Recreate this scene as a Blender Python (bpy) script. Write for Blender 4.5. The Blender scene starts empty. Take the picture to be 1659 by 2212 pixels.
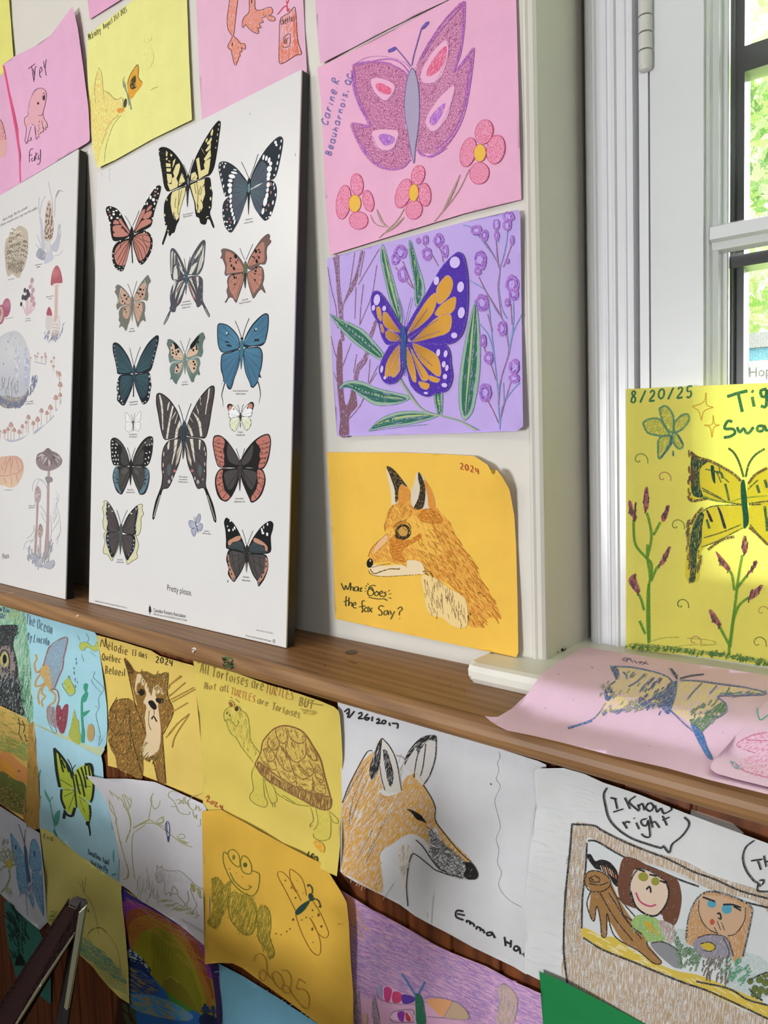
import bpy, bmesh, math, random
import numpy as np
from mathutils import Vector, Matrix
from mathutils.geometry import delaunay_2d_cdt
D = bpy.data
SC = bpy.context.scene
COL = SC.collection
# ---------------------------------------------------------------- camera
FW, FH, FPX = 1659., 2212., 1520.
CX, CY = FW/2, FH/2
ZC = 1.35                                     # eye height
RX = np.array([[.7772,.0417,-.6279],[.6291,-.0752,.7737],[-.0149,-.9963,-.0847]])
def _orth(r):
    x = r[0]/np.linalg.norm(r[0]); y = r[1]-x*np.dot(x,r[1]); y /= np.linalg.norm(y)
    z = np.cross(x,y); z = z if z[1] < 0 else -z
    return np.array([x,y,z])
RX = _orth(RX)
CAM = np.array([0.,-.72,ZC])
cd = D.cameras.new('camera'); cam = D.objects.new('camera', cd); COL.objects.link(cam)
cd.sensor_fit = 'VERTICAL'; cd.sensor_height = 36; cd.lens = FPX/FH*36; cd.clip_start = .02; cd.clip_end = 200
_r, _u, _b = RX@np.array([1.,0,0]), RX@np.array([0.,-1,0]), RX@np.array([0.,0,-1])
cam.matrix_world = Matrix(((_r[0],_u[0],_b[0],CAM[0]),(_r[1],_u[1],_b[1],CAM[1]),(_r[2],_u[2],_b[2],CAM[2]),(0,0,0,1)))
SC.camera = cam
# ---------------------------------------------------------------- light and exposure
SC.view_settings.view_transform = 'Standard'; SC.view_settings.look = 'None'
SC.view_settings.exposure = 0.1; SC.view_settings.gamma = 1
SC.cycles.use_denoising = True; SC.cycles.max_bounces = 6; SC.cycles.transparent_max_bounces = 12
W = D.worlds.new('world'); SC.world = W; W.use_nodes = True
_bg = W.node_tree.nodes['Background']; _bg.inputs[0].default_value = (.93,.97,1,1)
_n = W.node_tree.nodes.new('ShaderNodeTexCoord'); _s = W.node_tree.nodes.new('ShaderNodeSeparateXYZ'); _m = W.node_tree.nodes.new('ShaderNodeMapRange')
W.node_tree.links.new(_n.outputs['Generated'], _s.inputs[0]); W.node_tree.links.new(_s.outputs[2], _m.inputs['Value'])
_m.inputs['From Min'].default_value = .1; _m.inputs['From Max'].default_value = .9; _m.inputs['To Min'].default_value = 8; _m.inputs['To Max'].default_value = 36
W.node_tree.links.new(_m.outputs[0], _bg.inputs[1])          # a hazy sky, much brighter overhead than at the horizon
def lamp(name, kind, loc, aim, energy, color=(1,1,1), size=1., size_y=None):
    l = D.lights.new(name, kind); l.energy = energy; l.color = color
    if kind == 'AREA':
        l.size = size
        if size_y: l.shape = 'RECTANGLE'; l.size_y = size_y
    if kind == 'SUN': l.angle = size
    o = D.objects.new(name, l); COL.objects.link(o); o.location = loc
    o.rotation_euler = (Vector(aim)-Vector(loc)).to_track_quat('-Z','Y').to_euler()
    return o
lamp('room_window_light','AREA',(-1.0,-2.95,1.22),(-.8,0,1.1),56,(.97,.985,1),.6,.6)
lamp('recess_fill_light','AREA',(1.6,-2.6,1.8),(-.3,0,1.2),13,(.93,.98,1),.8,.8)  # fill lamp added to brighten the window recess, not an actual window
lamp('ceiling_lamp','AREA',(-1.7,-1.3,2.56),(-1.2,-.4,1.0),16,(1,.97,.93),.8,.8)
lamp('sun','SUN',(.7*9,9,.8*9),(0,0,0),62.0,(1,.95,.85),.01)
# ---------------------------------------------------------------- helpers
def lin(c):
    c = c.lstrip('#')
    if len(c) == 3: c = ''.join(k*2 for k in c)
    v = [int(c[i:i+2],16)/255 for i in (0,2,4)]
    return [x/12.92 if x <= .04045 else ((x+.055)/1.055)**2.4 for x in v]
def ray(px, py):
    return np.stack([(np.asarray(px,float)-CX)/FPX, (np.asarray(py,float)-CY)/FPX, np.ones_like(np.asarray(px,float))], -1)@RX.T
def on_plane(px, py, o, n):
    d = ray(px,py); t = ((np.asarray(o)-CAM)@n)/(d@n)
    return CAM+d*t[...,None] if np.ndim(t) else CAM+d*t
def on_y(px, py, y): return on_plane(px,py,np.array([0,y,0.]),np.array([0,1.,0]))
def on_z(px, py, z): return on_plane(px,py,np.array([0,0,z]),np.array([0,0,1.]))
def tag(o, label=None, cat=None, group=None, kind=None):
    if label: o['label'] = label
    if cat: o['category'] = cat
    if group: o['group'] = group
    if kind: o['kind'] = kind
    return o
def mesh_obj(name, verts, faces, mats, parent=None, fm=None, smooth=False):
    me = D.meshes.new(name)
    c = np.array(verts,float).reshape(-1,3).mean(0) if parent is None else None
    vs = np.array(verts,float).reshape(-1,3)
    off = np.array(parent.location) if parent is not None else c
    if parent is not None and parent.parent is not None: off = off+np.array(parent.parent.location)
    me.from_pydata((vs-off).tolist(), [], [list(f) for f in faces]); me.update()
    for m in (mats if isinstance(mats,(list,tuple)) else [mats]): me.materials.append(m)
    if fm: me.polygons.foreach_set('material_index', fm)
    if smooth: me.polygons.foreach_set('use_smooth',[True]*len(me.polygons))
    o = D.objects.new(name, me); COL.objects.link(o)
    if parent is None: o.location = c
    else: o.parent = parent
    return o
def bm_obj(name, bm, mat, parent=None, smooth=False):
    bm.verts.ensure_lookup_table(); bm.verts.index_update()
    v = [tuple(p.co) for p in bm.verts]; f = [[p.index for p in q.verts] for q in bm.faces]
    bm.free(); return mesh_obj(name, v, f, mat, parent, smooth=smooth)
def prism(bm, prof, axis, a, b, shear=None):
    """extrude a closed 2-D profile between a and b along an axis ('x': prof is (y,z); 'z': prof is (x,y))"""
    r0, r1 = [], []
    for p in prof:
        if axis == 'x': q0, q1 = (a,p[0],p[1]), (b,p[0],p[1])
        elif axis == 'y': q0, q1 = (p[0],a,p[1]), (p[0],b,p[1])
        else: q0, q1 = (p[0],p[1],a), (p[0],p[1],b)
        if shear: q0, q1 = shear(q0), shear(q1)
        r0.append(bm.verts.new(q0)); r1.append(bm.verts.new(q1))
    n = len(prof)
    for i in range(n): bm.faces.new((r0[i],r0[(i+1)%n],r1[(i+1)%n],r1[i]))
    bm.faces.new(r0); bm.faces.new(r1[::-1])
    bmesh.ops.recalc_face_normals(bm, faces=bm.faces)
def box(bm, x0,x1,y0,y1,z0,z1, shear=None):
    prism(bm, [(x0,y0),(x1,y0),(x1,y1),(x0,y1)], 'z', z0, z1, shear)
# ---------------------------------------------------------------- materials
def new_mat(name):
    m = D.materials.new(name); m.use_nodes = True
    nt = m.node_tree; b = nt.nodes['Principled BSDF']
    return m, nt, b
def nd(nt, t, **kw):
    n = nt.nodes.new(t)
    for k, v in kw.items():
        if k.startswith('_'): n.inputs[int(k[1:])].default_value = v
        else: setattr(n, k, v)
    return n
def lk(nt, a, b): nt.links.new(a, b)
def ramp(nt, fac, stops):
    r = nd(nt,'ShaderNodeValToRGB'); e = r.color_ramp.elements
    while len(e) < len(stops): e.new(.5)
    for k, (p, c) in enumerate(stops): e[k].position = p; e[k].color = (*c,1)
    lk(nt, fac, r.inputs[0]); return r.outputs[0]
def mixc(nt, fac, a, b):
    m = nd(nt,'ShaderNodeMix', data_type='RGBA')
    for i, v in ((0,fac),(6,a),(7,b)):
        if hasattr(v,'links'): lk(nt, v, m.inputs[i])
        else: m.inputs[i].default_value = v if i == 0 else (*v,1)
    return m.outputs[2]
def obj_co(nt, scale=(1,1,1)):
    t = nd(nt,'ShaderNodeTexCoord'); mp = nd(nt,'ShaderNodeMapping'); mp.inputs['Scale'].default_value = scale
    lk(nt, t.outputs['Object'], mp.inputs[0]); return mp.outputs[0]
def noise(nt, co, scale, detail=3, rough=.55):
    n = nd(nt,'ShaderNodeTexNoise'); n.inputs['Scale'].default_value = scale; n.inputs['Detail'].default_value = detail
    n.inputs['Roughness'].default_value = rough; lk(nt, co, n.inputs['Vector']); return n.outputs[0]
def bump(nt, b, h, strength, dist=.001):
    n = nd(nt,'ShaderNodeBump'); n.inputs['Strength'].default_value = strength; n.inputs['Distance'].default_value = dist
    lk(nt, h, n.inputs['Height']); lk(nt, n.outputs[0], b.inputs['Normal'])
def paint(name, col, rough=.5, var=.05, bscale=60, bstr=.25):
    m, nt, b = new_mat(name); c = lin(col); co = obj_co(nt)
    n = noise(nt, co, 6, 4); f = ramp(nt, n, [(.3,[x*(1-var) for x in c]),(.7,[min(1,x*(1+var)) for x in c])])
    lk(nt, f, b.inputs['Base Color']); b.inputs['Roughness'].default_value = rough
    bump(nt, b, noise(nt, co, bscale, 4), bstr, .0006); return m
def wood(name, dark, light, scale=(3,40,40), rough=.42):
    m, nt, b = new_mat(name); co = obj_co(nt, scale)
    n1 = noise(nt, co, 1.6, 5, .6)
    w = nd(nt,'ShaderNodeTexWave', wave_type='BANDS', bands_direction='DIAGONAL'); w.inputs['Scale'].default_value = .55
    w.inputs['Distortion'].default_value = 7; w.inputs['Detail'].default_value = 3; w.inputs['Detail Scale'].default_value = .7
    lk(nt, co, w.inputs['Vector'])
    c = ramp(nt, w.outputs[1], [(.0,lin(dark)),(.35,lin(light)),(.8,lin(light)),(1,lin(dark))])
    c2 = ramp(nt, n1, [(.3,lin(dark)),(.62,lin(light))])
    lk(nt, mixc(nt, .55, c, c2), b.inputs['Base Color']); b.inputs['Roughness'].default_value = rough
    bump(nt, b, n1, .15, .0006); return m
def paper_mat(name, col, transl=.0, stain=.05):
    m, nt, b = new_mat(name); c = lin(col); co = obj_co(nt)
    n = noise(nt, co, 22, 5, .6); f = ramp(nt, n, [(.3,[x*(1-stain) for x in c]),(.7,[min(1,x*(1+stain*.5)) for x in c])])
    fib = noise(nt, co, 900, 2); f2 = mixc(nt, .06, f, ramp(nt, fib, [(.3,[x*.6 for x in c]),(.7,[min(1,x*1.3) for x in c])]))
    lk(nt, f2, b.inputs['Base Color']); b.inputs['Roughness'].default_value = .85; b.inputs['Specular IOR Level'].default_value = .2
    if transl:
        t = nd(nt,'ShaderNodeBsdfTranslucent'); lk(nt, f2, t.inputs[0])
        mx = nd(nt,'ShaderNodeMixShader'); mx.inputs[0].default_value = transl
        lk(nt, b.outputs[0], mx.inputs[1]); lk(nt, t.outputs[0], mx.inputs[2])
        lk(nt, mx.outputs[0], nt.nodes['Material Output'].inputs[0])
    return m
def drawing_mat(transl=0.):
    """pencil, crayon and ink on paper: attribute ink = pigment, base = paper beneath, cov = how densely it covers, st = hatch direction"""
    m, nt, b = new_mat('drawing')
    def at(n):
        a = nd(nt,'ShaderNodeAttribute'); a.attribute_name = n; return a
    ink, base, cov, st = at('ink'), at('base'), at('cov'), at('st')
    n1 = nd(nt,'ShaderNodeTexNoise'); n1.inputs['Scale'].default_value = 1; n1.inputs['Detail'].default_value = 3; n1.inputs['Roughness'].default_value = .6
    lk(nt, st.outputs['Vector'], n1.inputs['Vector'])
    sub = nd(nt,'ShaderNodeMath', operation='ADD'); lk(nt, n1.outputs[0], sub.inputs[0]); lk(nt, cov.outputs['Fac'], sub.inputs[1])
    mr = nd(nt,'ShaderNodeMapRange'); mr.inputs['From Min'].default_value = .92; mr.inputs['From Max'].default_value = 1.06
    lk(nt, sub.outputs[0], mr.inputs['Value'])
    lk(nt, mixc(nt, mr.outputs[0], base.outputs['Color'], ink.outputs['Color']), b.inputs['Base Color'])
    b.inputs['Roughness'].default_value = .75; b.inputs['Specular IOR Level'].default_value = .2
    if transl:
        t = nd(nt,'ShaderNodeBsdfTranslucent'); lk(nt, b.inputs['Base Color'].links[0].from_socket, t.inputs[0])
        mx = nd(nt,'ShaderNodeMixShader'); mx.inputs[0].default_value = transl
        lk(nt, b.outputs[0], mx.inputs[1]); lk(nt, t.outputs[0], mx.inputs[2])
        tr = nd(nt,'ShaderNodeBsdfTransparent'); nmx = nd(nt,'ShaderNodeMixShader')
        lk(nt, mr.outputs[0], nmx.inputs[0]); lk(nt, tr.outputs[0], nmx.inputs[1]); lk(nt, mx.outputs[0], nmx.inputs[2])
        lk(nt, nmx.outputs[0], nt.nodes['Material Output'].inputs[0])
    return m
MDRAW = drawing_mat()
# ---------------------------------------------------------------- sheets of paper and what is drawn on them
GAIN = 1.02
SAT = 1.
def alb(c, g=1.):
    v = lin(c); y = .3*v[0]+.59*v[1]+.11*v[2]
    return [min(.9, (y+(x-y)*SAT)*GAIN*g) for x in v]
CROPS = dict(A=(0,0,3.95),B=(400,0,5.53),C=(680,0,3.6867),D=(700,450,3.7705),E=(690,960,3.3857),F=(0,320,4.4227),G=(0,800,4.2545),
  H=(200,240,5.529),I=(330,240,4.8097),J=(210,580,5.5296),K=(430,640,4.8087),L=(190,920,5.2655),M=(320,820,4.609),N=(180,1230,3.5298),
  O=(0,1270,3.7705),P=(0,1700,3.6065),Q=(400,1400,4.425),R=(420,1730,4.5889),S=(700,1480,3.4563),T=(720,1880,3.318),U=(1120,1600,3.0779),
  V=(1080,0,4.8088),W=(1340,0,5.0282),X=(1340,420,5.0282),Y=(1330,820,3.5106),Z=(1000,1340,2.5175),Q2=(1080,900,3.95),Q3=(600,1250,3.6065),
  px=(0,0,1.))
CR = CROPS['px']
def cr(k):
    global CR
    CR = CROPS[k]
def pts(s):
    if isinstance(s, str): s = [tuple(float(k) for k in p.split(',')) for p in s.split()]
    a = np.array(s, float).reshape(-1,2)
    return a/CR[2]+np.array(CR[:2])
def spline(a, closed, step):
    """Catmull-Rom through the points, resampled about every `step` pixels"""
    n = len(a)
    if n < 3: closed = False
    out = []
    for i in range(n if closed else n-1):
        p0 = a[(i-1)%n] if closed or i > 0 else 2*a[0]-a[1]
        p1, p2 = a[i], a[(i+1)%n]
        p3 = a[(i+2)%n] if closed or i+2 < n else 2*a[n-1]-a[n-2]
        m = max(1, int(math.ceil(np.linalg.norm(p2-p1)/step)))
        t = (np.arange(m)/m)[:,None]
        out.append(.5*(2*p1+(p2-p0)*t+(2*p0-5*p1+4*p2-p3)*t*t+(3*p1-p0-3*p2+p3)*t**3))
    if not closed: out.append(a[-1:])
    return np.concatenate(out)
def inside(poly, q):
    x, y = q[:,0], q[:,1]; r = np.zeros(len(q), bool); n = len(poly); j = n-1
    for i in range(n):
        xi, yi, xj, yj = poly[i][0], poly[i][1], poly[j][0], poly[j][1]
        c = ((yi > y) != (yj > y))
        with np.errstate(divide='ignore', invalid='ignore'):
            r ^= c & (x < (xj-xi)*(y-yi)/(yj-yi+1e-12)+xi)
        j = i
    return r
class Sheet:
    def __init__(s, name, label, cat, outline, col, y=None, z=None, plane=None, off=.002, wav=.0012, curls=(), seed=0, grid=7,
                 transl=0., group=None, stain=.05, sm=False, hfun=None, g=1., obj=None, flat=False, mat=None):
        if y is not None: s.o, s.n = np.array([0,y,0.]), np.array([0,-1.,0])
        elif z is not None: s.o, s.n = np.array([0,0,z]), np.array([0,0,1.])
        else: s.o, s.n = np.array(plane[0],float), np.array(plane[1],float)
        s.off, s.wav, s.flat, s.grid, s.hfun = off, wav, flat, grid, hfun
        s.eu = np.array([1.,0,0]); s.ev = np.cross(s.n, s.eu)
        rng = random.Random(seed*7+3); s.waves = []
        for k in range(3):
            a = rng.uniform(0,math.pi); L = rng.uniform(.07,.16)
            s.waves.append((math.cos(a)*6.283/L, math.sin(a)*6.283/L, rng.uniform(0,6.28), rng.uniform(.5,1)))
        s.curls = []
        s.paper = alb(col, g); s.eps = 1e-4; s.parts = []
        for (x,yy,r,h) in curls:
            c = on_plane(x,yy,s.o,s.n); s.curls.append((c@s.eu, c@s.ev, r, h))
        s.dz = 1.; s.md = MDRAW if not transl else drawing_mat(transl)
        if obj is None:
            a = pts(outline)
            if sm: a = spline(a, True, 8)
            v, f = s.fill_px(a, grid)
            P3 = s.p3(v[:,0], v[:,1], 0)
            cs = ''.join('%02x'%int(255*(12.92*x if x < .0031308 else 1.055*x**(1/2.4)-.055)) for x in s.paper)
            s.obj = mesh_obj(name, P3, f, mat or paper_mat(name+'_sheet', cs, transl, stain), smooth=True)
            tag(s.obj, label, cat, group)
        else: s.obj = obj
    def disp(s, p):
        a, b = p@s.eu, p@s.ev
        if s.flat: return np.zeros_like(a)
        d = np.full_like(a, s.off)
        for kx,ky,ph,w in s.waves: d = d+s.wav*w*(.7+np.sin(kx*a+ky*b+ph))
        for ca,cb,r,h in s.curls:
            q = np.clip(1-np.hypot(a-ca,b-cb)/r,0,1); d = d+h*q*q
        if s.hfun is not None: d = d+s.hfun(p)
        return d
    def p3(s, px, py, eps):
        d = ray(px,py); dn = d@s.n; t0 = ((s.o-CAM)@s.n)
        p = CAM+d*(t0/dn)[:,None]
        h = np.zeros(len(d))
        for _ in range(24 if s.hfun is not None else 6):
            h2 = s.disp(p)+eps; h = h2 if s.hfun is None else .6*h+.4*h2
            p = CAM+d*((t0+h)/dn)[:,None]
        return p
    def fill_px(s, a, grid):
        n = len(a)
        if s.flat and grid is None or grid == 0:
            return a, [list(range(n))]
        lo, hi = a.min(0), a.max(0)
        gx, gy = np.meshgrid(np.arange(lo[0]+grid/2,hi[0],grid), np.arange(lo[1]+grid/2,hi[1],grid))
        g = np.stack([gx.ravel(),gy.ravel()],1)
        if len(g): g = g[inside(a, g)]
        co = [Vector(p) for p in a]+[Vector(p) for p in g]
        r = delaunay_2d_cdt(co, [(i,(i+1)%n) for i in range(n)], [list(range(n))], 1, 1e-4)
        return np.array([tuple(v) for v in r[0]]), [list(f) for f in r[2]]
    def part(s, name, label=None, parent=None, lift=0.):
        s.eps = 1e-4+lift*1e-4 if s.flat else max(s.eps, 1.5e-4); p = Part(s, name, label, parent); s.parts.append(p)
        global CP
        CP = p; return p
    def done(s):
        for p in s.parts: p.build()
class Part:
    def __init__(p, sheet, name, label, parent):
        p.s, p.name, p.label, p.parent = sheet, name, label, parent
        p.v, p.f, p.ink, p.base, p.cov, p.st = [], [], [], [], [], []
    def add(p, px, faces, ink, base, cov, st, dz=3e-5):
        p.s.eps += (4e-6 if p.s.flat else dz*p.s.dz)
        n0 = sum(len(k) for k in p.v); P3 = p.s.p3(px[:,0], px[:,1], p.s.eps)
        p.v.append(P3); p.f += [[i+n0 for i in f] for f in faces]; n = len(px)
        p.ink.append(np.broadcast_to(ink,(n,3))); p.base.append(np.broadcast_to(base,(n,3)))
        p.cov.append(np.broadcast_to(cov,(n,))); p.st.append(st)
    def build(p):
        if not p.v: return
        par = p.parent.obj if p.parent else p.s.obj
        o = mesh_obj(p.name, np.concatenate(p.v), p.f, p.s.md, par); me = o.data; p.obj = o
        if p.label: o['label'] = p.label
        for nm, ar in (('ink',p.ink),('base',p.base)):
            a = me.attributes.new(nm,'FLOAT_COLOR','POINT'); c = np.concatenate(ar)
            a.data.foreach_set('color', np.concatenate([c,np.ones((len(c),1))],1).astype(np.float32).ravel())
        a = me.attributes.new('cov','FLOAT','POINT'); a.data.foreach_set('value', np.concatenate(p.cov).astype(np.float32))
        a = me.attributes.new('st','FLOAT_VECTOR','POINT'); a.data.foreach_set('vector', np.concatenate(p.st).astype(np.float32).ravel())
CP = None
G1 = 1.
WS = 1.
def F(s, col, cov=1., ang=60, sm=1, base=None, col2=None, c2=None, r2=None, streak=(.12,.9), raw=None):
    """filled shape; ang = hatch direction in the picture; col2 fades in from point c2 over r2 pixels (the crop's)"""
    a = raw if raw is not None else pts(s)
    sh = CP.s
    if sm and raw is None: a = spline(a, True, 5 if sh.flat else 6)
    try: v, f = sh.fill_px(a, None if sh.flat and not c2 else (5 if c2 else sh.grid))
    except Exception: return
    if not len(f): return
    t = math.radians(ang); d = np.array([math.cos(t),-math.sin(t)])
    sx, sy = v@d, v@np.array([d[1],-d[0]])
    st = np.stack([sx*streak[0], sy*streak[1], np.full(len(v), sh.eps*1e5)],1)
    ink = np.array(alb(col, G1))
    if col2:
        c = pts([c2])[0]; q = np.clip(np.hypot(*(v-c).T)/(r2/CR[2]),0,1)[:,None]
        ink = np.array(alb(col2, G1))*(1-q)+ink*q
    b = sh.paper if base is None else alb(base, G1)
    CP.add(v, f, ink, np.array(b), .215+.55*cov if cov < 1 else 2., st)
def E(x, y, rx, ry, col, rot=0, **k):
    t = np.linspace(0,2*math.pi,max(10,int(16)),endpoint=False); r = math.radians(rot)
    u, w = rx*np.cos(t), ry*np.sin(t)
    a = pts(np.stack([x+u*math.cos(r)-w*math.sin(r), y+u*math.sin(r)+w*math.cos(r)],1))
    F(None, col, raw=a, **k)
def S(s, col, w=2., cov=.8, sm=1, closed=False, taper=0, base=None, jit=.0, raw=None, dz=2.5e-6):
    """stroke w photo-pixels wide"""
    a = raw if raw is not None else pts(s); sh = CP.s
    if len(a) < 2: a = np.concatenate([a, a+[[.5,.5]]])
    if closed: a = np.concatenate([a, a[:1]])
    step = 3. if w < 3 else 5.
    if sm: a = spline(a, False, step)
    elif len(a) > 1:
        a = np.concatenate([np.linspace(a[i],a[i+1],max(1,int(np.linalg.norm(a[i+1]-a[i])/9)),endpoint=False) for i in range(len(a)-1)]+[a[-1:]])
    t = np.gradient(a, axis=0); t /= np.linalg.norm(t,axis=1)[:,None]+1e-9
    w = w*WS; nr = np.stack([-t[:,1],t[:,0]],1); n = len(a)
    ww = np.full(n, w/2)
    if taper: ww = ww*(1-(1-.2)*np.linspace(0,1,n)**1.5) if taper == 1 else ww*(.25+.75*np.sin(np.linspace(0,math.pi,n)))
    if jit:
        rg = np.random.RandomState(int(abs(a[0,0]*31+a[0,1]*17))%9999); ww = ww*(1+jit*(rg.rand(n)-.5)); a = a+nr*(rg.rand(n,1)-.5)*jit*w*.5
    v = np.concatenate([a+nr*ww[:,None], a-nr*ww[:,None]])
    f = [[i,i+1,n+i+1,n+i] for i in range(n-1)]
    L = np.concatenate([[0],np.cumsum(np.linalg.norm(np.diff(a,axis=0),axis=1))])
    st = np.stack([np.concatenate([L,L])*.45, np.concatenate([ww,-ww])*.9, np.full(2*n, sh.eps*1e5)],1)
    b = sh.paper if base is None else alb(base, G1)
    CP.add(v, f, np.array(alb(col,G1)), np.array(b), .215+.55*cov if cov < 1 else 2., st, dz)
def M(s, col, w=2., cov=.8, sm=1, **k):
    """several strokes, separated by |"""
    for q in s.split('|'): S(q.strip(), col, w, cov, sm, **k)
def HT(s, col, n=30, ang=60, ln=12, w=1.2, cov=.75, seed=1, curve=.1):
    """n short pencil hatch marks scattered inside a polygon (ln in photo pixels)"""
    a = spline(pts(s), True, 8); rg = np.random.RandomState(seed); lo, hi = a.min(0), a.max(0); k = 0; tries = 0
    while k < n and tries < n*20:
        tries += 1; p = lo+(hi-lo)*rg.rand(2)
        if not inside(a, p[None])[0]: continue
        t = math.radians(ang+rg.uniform(-12,12)); d = np.array([math.cos(t),-math.sin(t)])*ln*rg.uniform(.5,1)*.5
        q = np.array([d[1],-d[0]])*curve
        S(None, col, w, cov, 1, raw=np.array([p-d,p+q,p+d]), dz=5e-7 if k else 2.5e-5); k += 1
# ---------------------------------------------------------------- lettering
GL = {}
for _l in """a:72,30 55,22 25,28 18,55 30,78 55,75 70,55 72,28 70,60 78,80
b:22,0 22,80 45,78 66,62 60,36 40,32 22,48
c:70,34 48,24 24,38 22,62 42,80 70,70
d:68,0 68,80 66,50 45,28 24,42 22,66 40,80 66,64
e:22,54 66,50 62,30 40,24 22,44 26,72 46,82 68,70
f:68,8 50,0 40,16 40,82|18,36 64,34
g:68,30 44,24 24,42 34,66 58,62 68,34 68,84 52,108 26,100
h:22,0 22,80 28,50 48,32 62,46 64,80
i:44,32 44,80|44,10 46,14
j:50,32 50,90 36,106 20,98|50,10 52,14
k:22,0 22,80|64,30 24,56 66,80
l:40,0 42,70 56,80
m:12,30 14,80 18,46 32,30 42,44 42,80 46,46 62,30 74,44 76,80
n:22,30 24,80 30,46 50,30 64,46 66,80
o:46,26 22,40 22,66 42,80 66,68 68,42 46,26
p:24,30 24,110|24,40 48,26 66,44 58,70 26,68
q:66,32 42,26 24,46 34,72 62,62 66,32 66,108
r:26,30 28,80 32,50 48,32 66,36
s:66,32 42,24 28,38 44,52 64,64 52,80 24,76
t:42,6 42,70 58,80|20,30 66,28
u:22,30 24,64 40,80 62,66 66,30 68,80
v:20,30 42,80 66,30
w:12,30 26,80 42,46 58,80 76,30
x:22,30 66,80|66,30 20,80
y:22,30 42,62|68,30 30,108
z:22,32 66,32 24,80 70,78
A:10,82 42,0 74,82|22,54 62,52
B:20,0 20,82|20,2 56,6 58,32 22,40 66,50 62,76 20,82
C:74,14 46,0 20,24 18,58 42,82 74,70
D:20,0 20,82|14,2 56,8 72,40 56,74 16,82
E:70,0 20,2 20,82 72,80|20,40 60,38
F:70,2 22,2 20,82|20,40 60,40
G:72,14 44,0 18,30 24,70 52,82 72,66 72,46 48,46
H:18,0 18,82|70,0 70,82|18,42 70,40
I:22,2 66,2|44,2 44,82|20,82 68,82
K:20,0 20,82|68,0 22,46 70,82
L:20,0 20,80 68,80
M:12,82 14,0 42,56 72,0 76,82
N:18,82 18,0 66,82 66,0
O:44,0 16,24 16,60 42,82 72,62 72,24 44,0
P:20,82 20,2 58,4 66,24 54,44 20,46
Q:44,0 16,24 16,60 42,82 72,62 72,24 44,0|50,60 78,92
R:20,82 20,2 58,4 64,26 22,44 70,82
S:68,12 44,0 22,18 38,38 64,54 58,78 18,76
T:8,4 80,2|44,2 44,82
U:16,0 18,64 40,82 64,66 70,0
V:14,0 42,82 72,0
W:8,0 24,82 42,30 60,82 78,0
Y:14,0 42,42|74,0 34,84
0:44,2 20,24 20,60 42,80 66,60 66,22 44,2
1:46,0 44,80
2:22,16 44,0 64,16 54,42 20,80 72,78
3:22,8 56,4 58,28 36,38 64,54 54,80 20,74
4:24,2 22,44 70,44|60,8 58,84
5:68,2 28,2 26,36 58,38 64,66 44,82 20,74
6:60,4 30,28 22,62 44,82 64,64 52,46 26,56
7:18,4 68,4 36,82
8:62,14 38,0 26,20 62,54 54,80 28,76 26,54 62,14
9:62,18 40,4 26,22 40,42 60,30 62,18 58,82
/:66,0 22,86
.:40,76 44,80
,:44,74 36,94
?:22,14 44,0 66,16 58,38 42,50 42,60|42,78 44,82
':44,0 42,16
":30,0 28,18|56,0 54,18
!:44,0 44,58|44,78 45,82
-:22,46 64,44
é:22,54 66,50 62,30 40,24 22,44 26,72 46,82 68,70|40,12 58,0
':44,0 40,18""".split('\n'):
    GL[_l[0]] = _l[2:]
def T(txt, x0, y0, x1, y1, hx, hy, col, w=1.6, cov=.85, jit=.06, adv=None, seed=1):
    """handwriting: baseline from (x0,y0) to (x1,y1), cap height vector (hx,hy)"""
    rg = random.Random(seed+len(txt)); n = len(txt)
    wd = [ .55 if c in ' ' else .6 if c in "iIl1.,'!|" else 1. for c in txt]; tot = sum(wd)
    bx, by = (x1-x0)/tot, (y1-y0)/tot; x, y = x0, y0
    for c, q in zip(txt, wd):
        if c in GL:
            jy = rg.uniform(-jit,jit); sc = 1+rg.uniform(-jit,jit)
            for st in GL[c].split('|'):
                P = []
                for p in st.split():
                    u, v = (float(k) for k in p.split(',')); u = u/88-.5+q/2; v = 1-v/82
                    P.append((x+bx*u+hx*(v*sc+jy), y+by*u+hy*(v*sc+jy)))
                S(None, col, w, cov, 1, raw=pts(P))
        x += bx*q; y += by*q
def PT(txt, x0, y0, x1, y1, hx, hy, col='222222', shear=0., serif=None, bold=0.):
    """printed lettering: same placing, built-in font outlines"""
    cu = D.curves.new('t','FONT'); cu.body = txt; cu.resolution_u = 2; cu.offset = bold; cu.shear = shear
    o = D.objects.new('t',cu); COL.objects.link(o); dg = bpy.context.evaluated_depsgraph_get(); dg.update()
    me = o.evaluated_get(dg).to_mesh(); v = np.array([tuple(k.co) for k in me.vertices]); f = [list(p.vertices) for p in me.polygons]
    o.evaluated_get(dg).to_mesh_clear(); D.objects.remove(o); D.curves.remove(cu)
    if not len(v): return
    lo, hi = v[:,0].min(), v[:,0].max(); u = (v[:,0]-lo)/(hi-lo); h = v[:,1]/.7
    a = pts(np.stack([x0+(x1-x0)*u+hx*h, y0+(y1-y0)*u+hy*h],1))
    CP.add(a, f, np.array(alb(col)), np.array(CP.s.paper), 2., np.zeros((len(a),3)))
def CAP(x, y, lines, w=None, lh=22, ang=0, col='3a3a3a', fs=15, wd=7.2):
    """a centred caption in small print, in the crop's pixels; ang = slope dy/dx"""
    for i, t in enumerate(lines):
        L = len(t)*wd/2; yy = y+i*lh
        PT(t, x-L, yy+ang*L*-1, x+L, yy+ang*L, 0, -fs, col, shear=.3 if i else 0.)
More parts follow.
